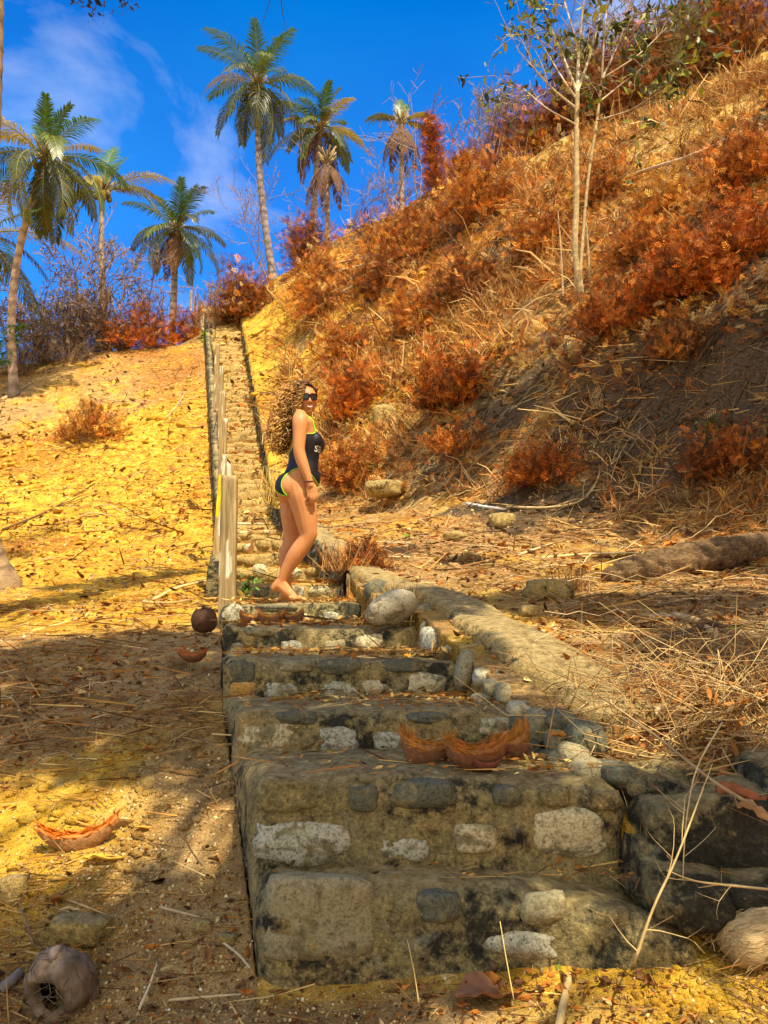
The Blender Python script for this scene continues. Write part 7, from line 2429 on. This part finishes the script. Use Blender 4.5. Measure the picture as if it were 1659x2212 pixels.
# ---------------------------------------------------------------- trees behind the viewer whose shade dapples the foreground
SH = np.array(SUN)
def shade_clusters(targets):
    out = []
    for (u, v, rad, n, H) in targets:
        g = hit(u, v)
        out.append((g + SH * (H / SH[2]), rad, n))
    return out
def shade_tree(name, label, base, targets, leaf=.185, col=(.07, .12, .02)):
    base = np.array(base, dtype=float); base[2] = gz(base[0], base[1])
    o = thing(name, label, 'tree', base)
    a = Acc(); lv = Acc()
    cl = shade_clusters(targets)
    top = np.mean([c[0] for c in cl], 0)
    fork = base + (top - base) * np.array([.25, .25, .55])
    V, Q, T = tube(np.array([base - np.array([0, 0, .3]), base * .5 + fork * .5 + np.array([.1, 0, .2]), fork]), [.16, .13, .10], 9); a.add(V, Q, T, np.array([.22, .17, .12]))
    for (c, rad, n) in cl:
        mid = fork * .5 + c * .5 + G.normal(0, .2, 3) - np.array([0, 0, .25])
        V, Q, T = tube(np.array([fork, mid, c]), [.036, .025, .010], 6); a.add(V, Q, T, np.array([.22, .17, .12]))
        for k in range(5):
            d = G.normal(size=3); d /= np.linalg.norm(d)
            V, Q, T = tube(np.array([c - d * .1, c + d * rad * .7]), [.014, .004], 4); a.add(V, Q, T, np.array([.2, .15, .1]))
        q = G.normal(size=(n, 3)); q /= np.linalg.norm(q, axis=1)[:, None]
        pos = c + q * (G.random((n, 1)) ** .45) * rad * np.array([1, 1, .6]) 
        V, Q, nv = place(LEAF_T, pos, rand_rot(n), leaf * G.uniform(.6, 1.3, n)); lv.add(V, Q, None, np.repeat(pal(n, [np.array(col), np.array(col) * 1.6, np.array(col) * .6], [2, 1, 1]), nv, 0))
    a.build('trunk', M_BARK, o, smooth=True); lv.build('crown', M_LEAF, o)
    return o
TA = [(20 + 50 * i, 1318 - 11 * i, .17, 75, 6.8) for i in range(8)] + [(120 + 55 * i, 1268 - 5.5 * i, .13, 50, 6.8) for i in range(6)] + [  # steps and left foreground:  u, v, cluster radius, leaves, height above the ground
    (60, 1420, .55, 336, 6.0), (200, 1400, .55, 360, 6.0), (340, 1390, .5, 344, 6.0), (430, 1400, .4, 240, 6.0), (110, 1500, .5, 336, 5.8), (260, 1490, .5, 344, 5.8), (400, 1500, .45, 336, 5.8),
    (60, 1590, .35, 176, 5.6), (230, 1580, .4, 224, 5.6), (420, 1590, .4, 264, 5.6), 
    (400, 1990, .18, 90, 5.2), (150, 2100, .3, 184, 5.2), (340, 2100, .3, 208, 5.2), (60, 2010, .2, 80, 5.2), (560, 2190, .2, 96, 5.2),
]
shade_tree('shade_tree', 'broad leafy tree standing behind the viewer, shading the left sand', (-4.2, -2.2, 0), TA)
# targets on the steps themselves are given as points of the treads
def shade_tree2(label, base, pts, leaf=.16):
    global shade_clusters
    old = shade_clusters
    shade_clusters = lambda t: [(P(u, v, d) + SH * (H / SH[2]), r, n) for (u, v, d, r, n, H) in t]
    o = shade_tree('shade_tree', label, base, pts, leaf)
    shade_clusters = old
    return o
TB = [(640, 1420, 3.9, .40, 400, 6), (780, 1420, 3.9, .38, 380, 6), (920, 1450, 3.8, .28, 240, 6), (600, 1560, 3.25, .36, 400, 6), (760, 1570, 3.25, .34, 400, 6), (930, 1590, 3.2, .30, 320, 6), (1040, 1560, 3.2, .22, 190, 6),
      (760, 1720, 2.75, .27, 300, 6), (930, 1740, 2.7, .28, 330, 6), (1100, 1760, 2.7, .24, 250, 6), (660, 1830, 2.66, .26, 290, 6), (850, 1860, 2.66, .26, 290, 6), (1010, 1850, 2.66, .18, 150, 6), 
      (640, 1980, 2.46, .24, 260, 6), (820, 1990, 2.46, .25, 280, 6), (960, 2010, 2.46, .18, 150, 6), (660, 1345, 4.9, .30, 220, 6), (800, 1330, 4.9, .28, 200, 6),
      (1450, 1800, 2.6, .25, 290, 6), (1590, 1830, 2.55, .26, 300, 6), (1600, 1640, 2.8, .20, 140, 6), (1130, 1600, 3.1, .16, 120, 6)]
shade_tree2('tall leafy tree standing behind the viewer on the right, shading the stone steps', (-0.96, -1.9, 0), TB)
TC = [(960, 930, .65, 928, 7), (1100, 900, .6, 839, 7), (1250, 900, .7, 1149, 7), (1400, 850, .8, 1547, 7), (1540, 800, .9, 1878, 7), (1640, 900, .8, 1547, 7), (1480, 950, .7, 1149, 7), (1350, 1000, .5, 574, 7), (1180, 1010, .4, 353, 7), (1620, 760, .8, 1436, 7), (1690, 820, .9, 1547, 7),
      (1560, 1010, .6, 884, 7), (1020, 1010, .4, 375, 7), (900, 990, .3, 221, 7)]
shade_tree('shade_tree', 'wide leafy tree off to the right, shading the dark hollow on the slope', (9.0, 3.2, 0), TC)
TD = [(900, 1075, .28, 130, 6.5), (1000, 1050, .32, 170, 6.5), (1150, 1068, .35, 180, 6.5), (1300, 1080, .4, 220, 6.5), (1450, 1085, .4, 240, 6.5), (1590, 1100, .42, 260, 6.5), (860, 1190, .18, 60, 6.5), (1000, 1215, .22, 90, 6.5), (940, 1330, .22, 110, 6.5), (1000, 1300, .32, 180, 6.5), (1120, 1300, .35, 220, 6.5), (1250, 1310, .4, 300, 6.5), (1400, 1310, .45, 380, 6.5), (1550, 1300, .45, 380, 6.5), (1640, 1240, .4, 300, 6.5), (1350, 1210, .3, 120, 6.5), (1500, 1400, .35, 200, 6.5), (1620, 1440, .3, 160, 6.5), (1380, 1130, .25, 80, 6.5)]
shade_tree('shade_tree', 'slender leafy tree at the right of the viewer, shading the bench by the log', (5.5, 0.6, 0), TD)

# a leafy twig and palm leaflets dangling into the top of the picture
o = thing('hanging_branch', 'dark leafy twig hanging into the top edge above the left palms', 'branch', P(205, -260, 3.6))
a = Acc(); tips = []
for k in range(5):
    branchy(a, P(205 + R.uniform(-20, 40), -110, 3.6), P(212, 60, 3.6) - P(205, -110, 3.6) + G.normal(0, .08, 3), .17, .005, 2, (.12, .09, .06), .45, 4, -.1, .2, (2, 3), tips)
V, Q, T = tube(np.array([P(205, -600, 3.2), P(205, -300, 3.5), P(210, -120, 3.6)]), [.03, .02, .008], 6); a.add(V, Q, T, np.array([.12, .09, .06]))
a.build('twigs', M_TWIG, o)
n = 260; t = [tips[i] for i in G.integers(0, len(tips), n)]; pos = np.array([x[0] for x in t]) + G.normal(0, .015, (n, 3))
V, Q, nv = place(LEAF_T, pos, rand_rot(n), .03 * G.uniform(.6, 1.3, n)); b2 = Acc(); b2.add(V, Q, None, np.repeat(pal(n, [np.array([.05, .06, .03]), np.array([.10, .09, .05])], [1, 1]), nv, 0)); b2.build('leaves', M_LEAF, o)
crown = np.array([0.3, -2.0, 6.2]); 
o = palm('palm behind the viewer, one long frond drooping into the top edge', (0.5, -3.0, gz(0.5, -3.0)), crown, [(a_, e_, d_, 1.0, 'o') for a_, e_, d_ in ((120, 40, 60), (160, 30, 60), (200, 45, 70), (240, 30, 60), (285, 50, 70), (90, 75, 40))], 3.4, .15, (0, 0), .035, (0, 0), 6, group=None)
tip = P(600, -50, 3.3)
mid = crown * .45 + tip * .55 + np.array([0, 0, .9])
a = Acc(); s = np.linspace(0, 1, 16)[:, None]; pts = crown * (1 - s) ** 2 + 2 * mid * s * (1 - s) + tip * s ** 2
V, Q, T = tube(pts, np.linspace(.03, .004, 16), 5); a.add(V, Q, T, np.array([.3, .27, .06]))
Vs, Qs = [], []
for i in range(56):
    f_ = .1 + .9 * i / 55; k = min(14, int(f_ * 15)); q = pts[k] + (pts[k + 1] - pts[k]) * (f_ * 15 - k)
    t_ = pts[k + 1] - pts[k]; t_ /= np.linalg.norm(t_); sdv = np.cross(t_, [0, 0, 1]); sdv /= np.linalg.norm(sdv)
    for sg_ in (-1, 1):
        l_ = .55 * (1 - .6 * f_); d1 = sdv * sg_ * R.uniform(.1, .4) + t_ * .3 + np.array([0, 0, -.9]); d1 /= np.linalg.norm(d1)
        e = q + d1 * l_; w_ = np.cross(d1, [0, 0, 1.]) ; w_ = w_ / np.linalg.norm(w_) * .0045; b0 = len(Vs) * 4
        Vs.append([q - w_, q + w_, e + np.array([0, 0, -.1 * l_]) + w_ * .2, e + np.array([0, 0, -.1 * l_]) - w_ * .2]); Qs.append((b0, b0 + 1, b0 + 2, b0 + 3))
a.add(np.array(Vs).reshape(-1, 3), Qs, None, FR_OLD * .8); a.build('frond', M_PALM, o)
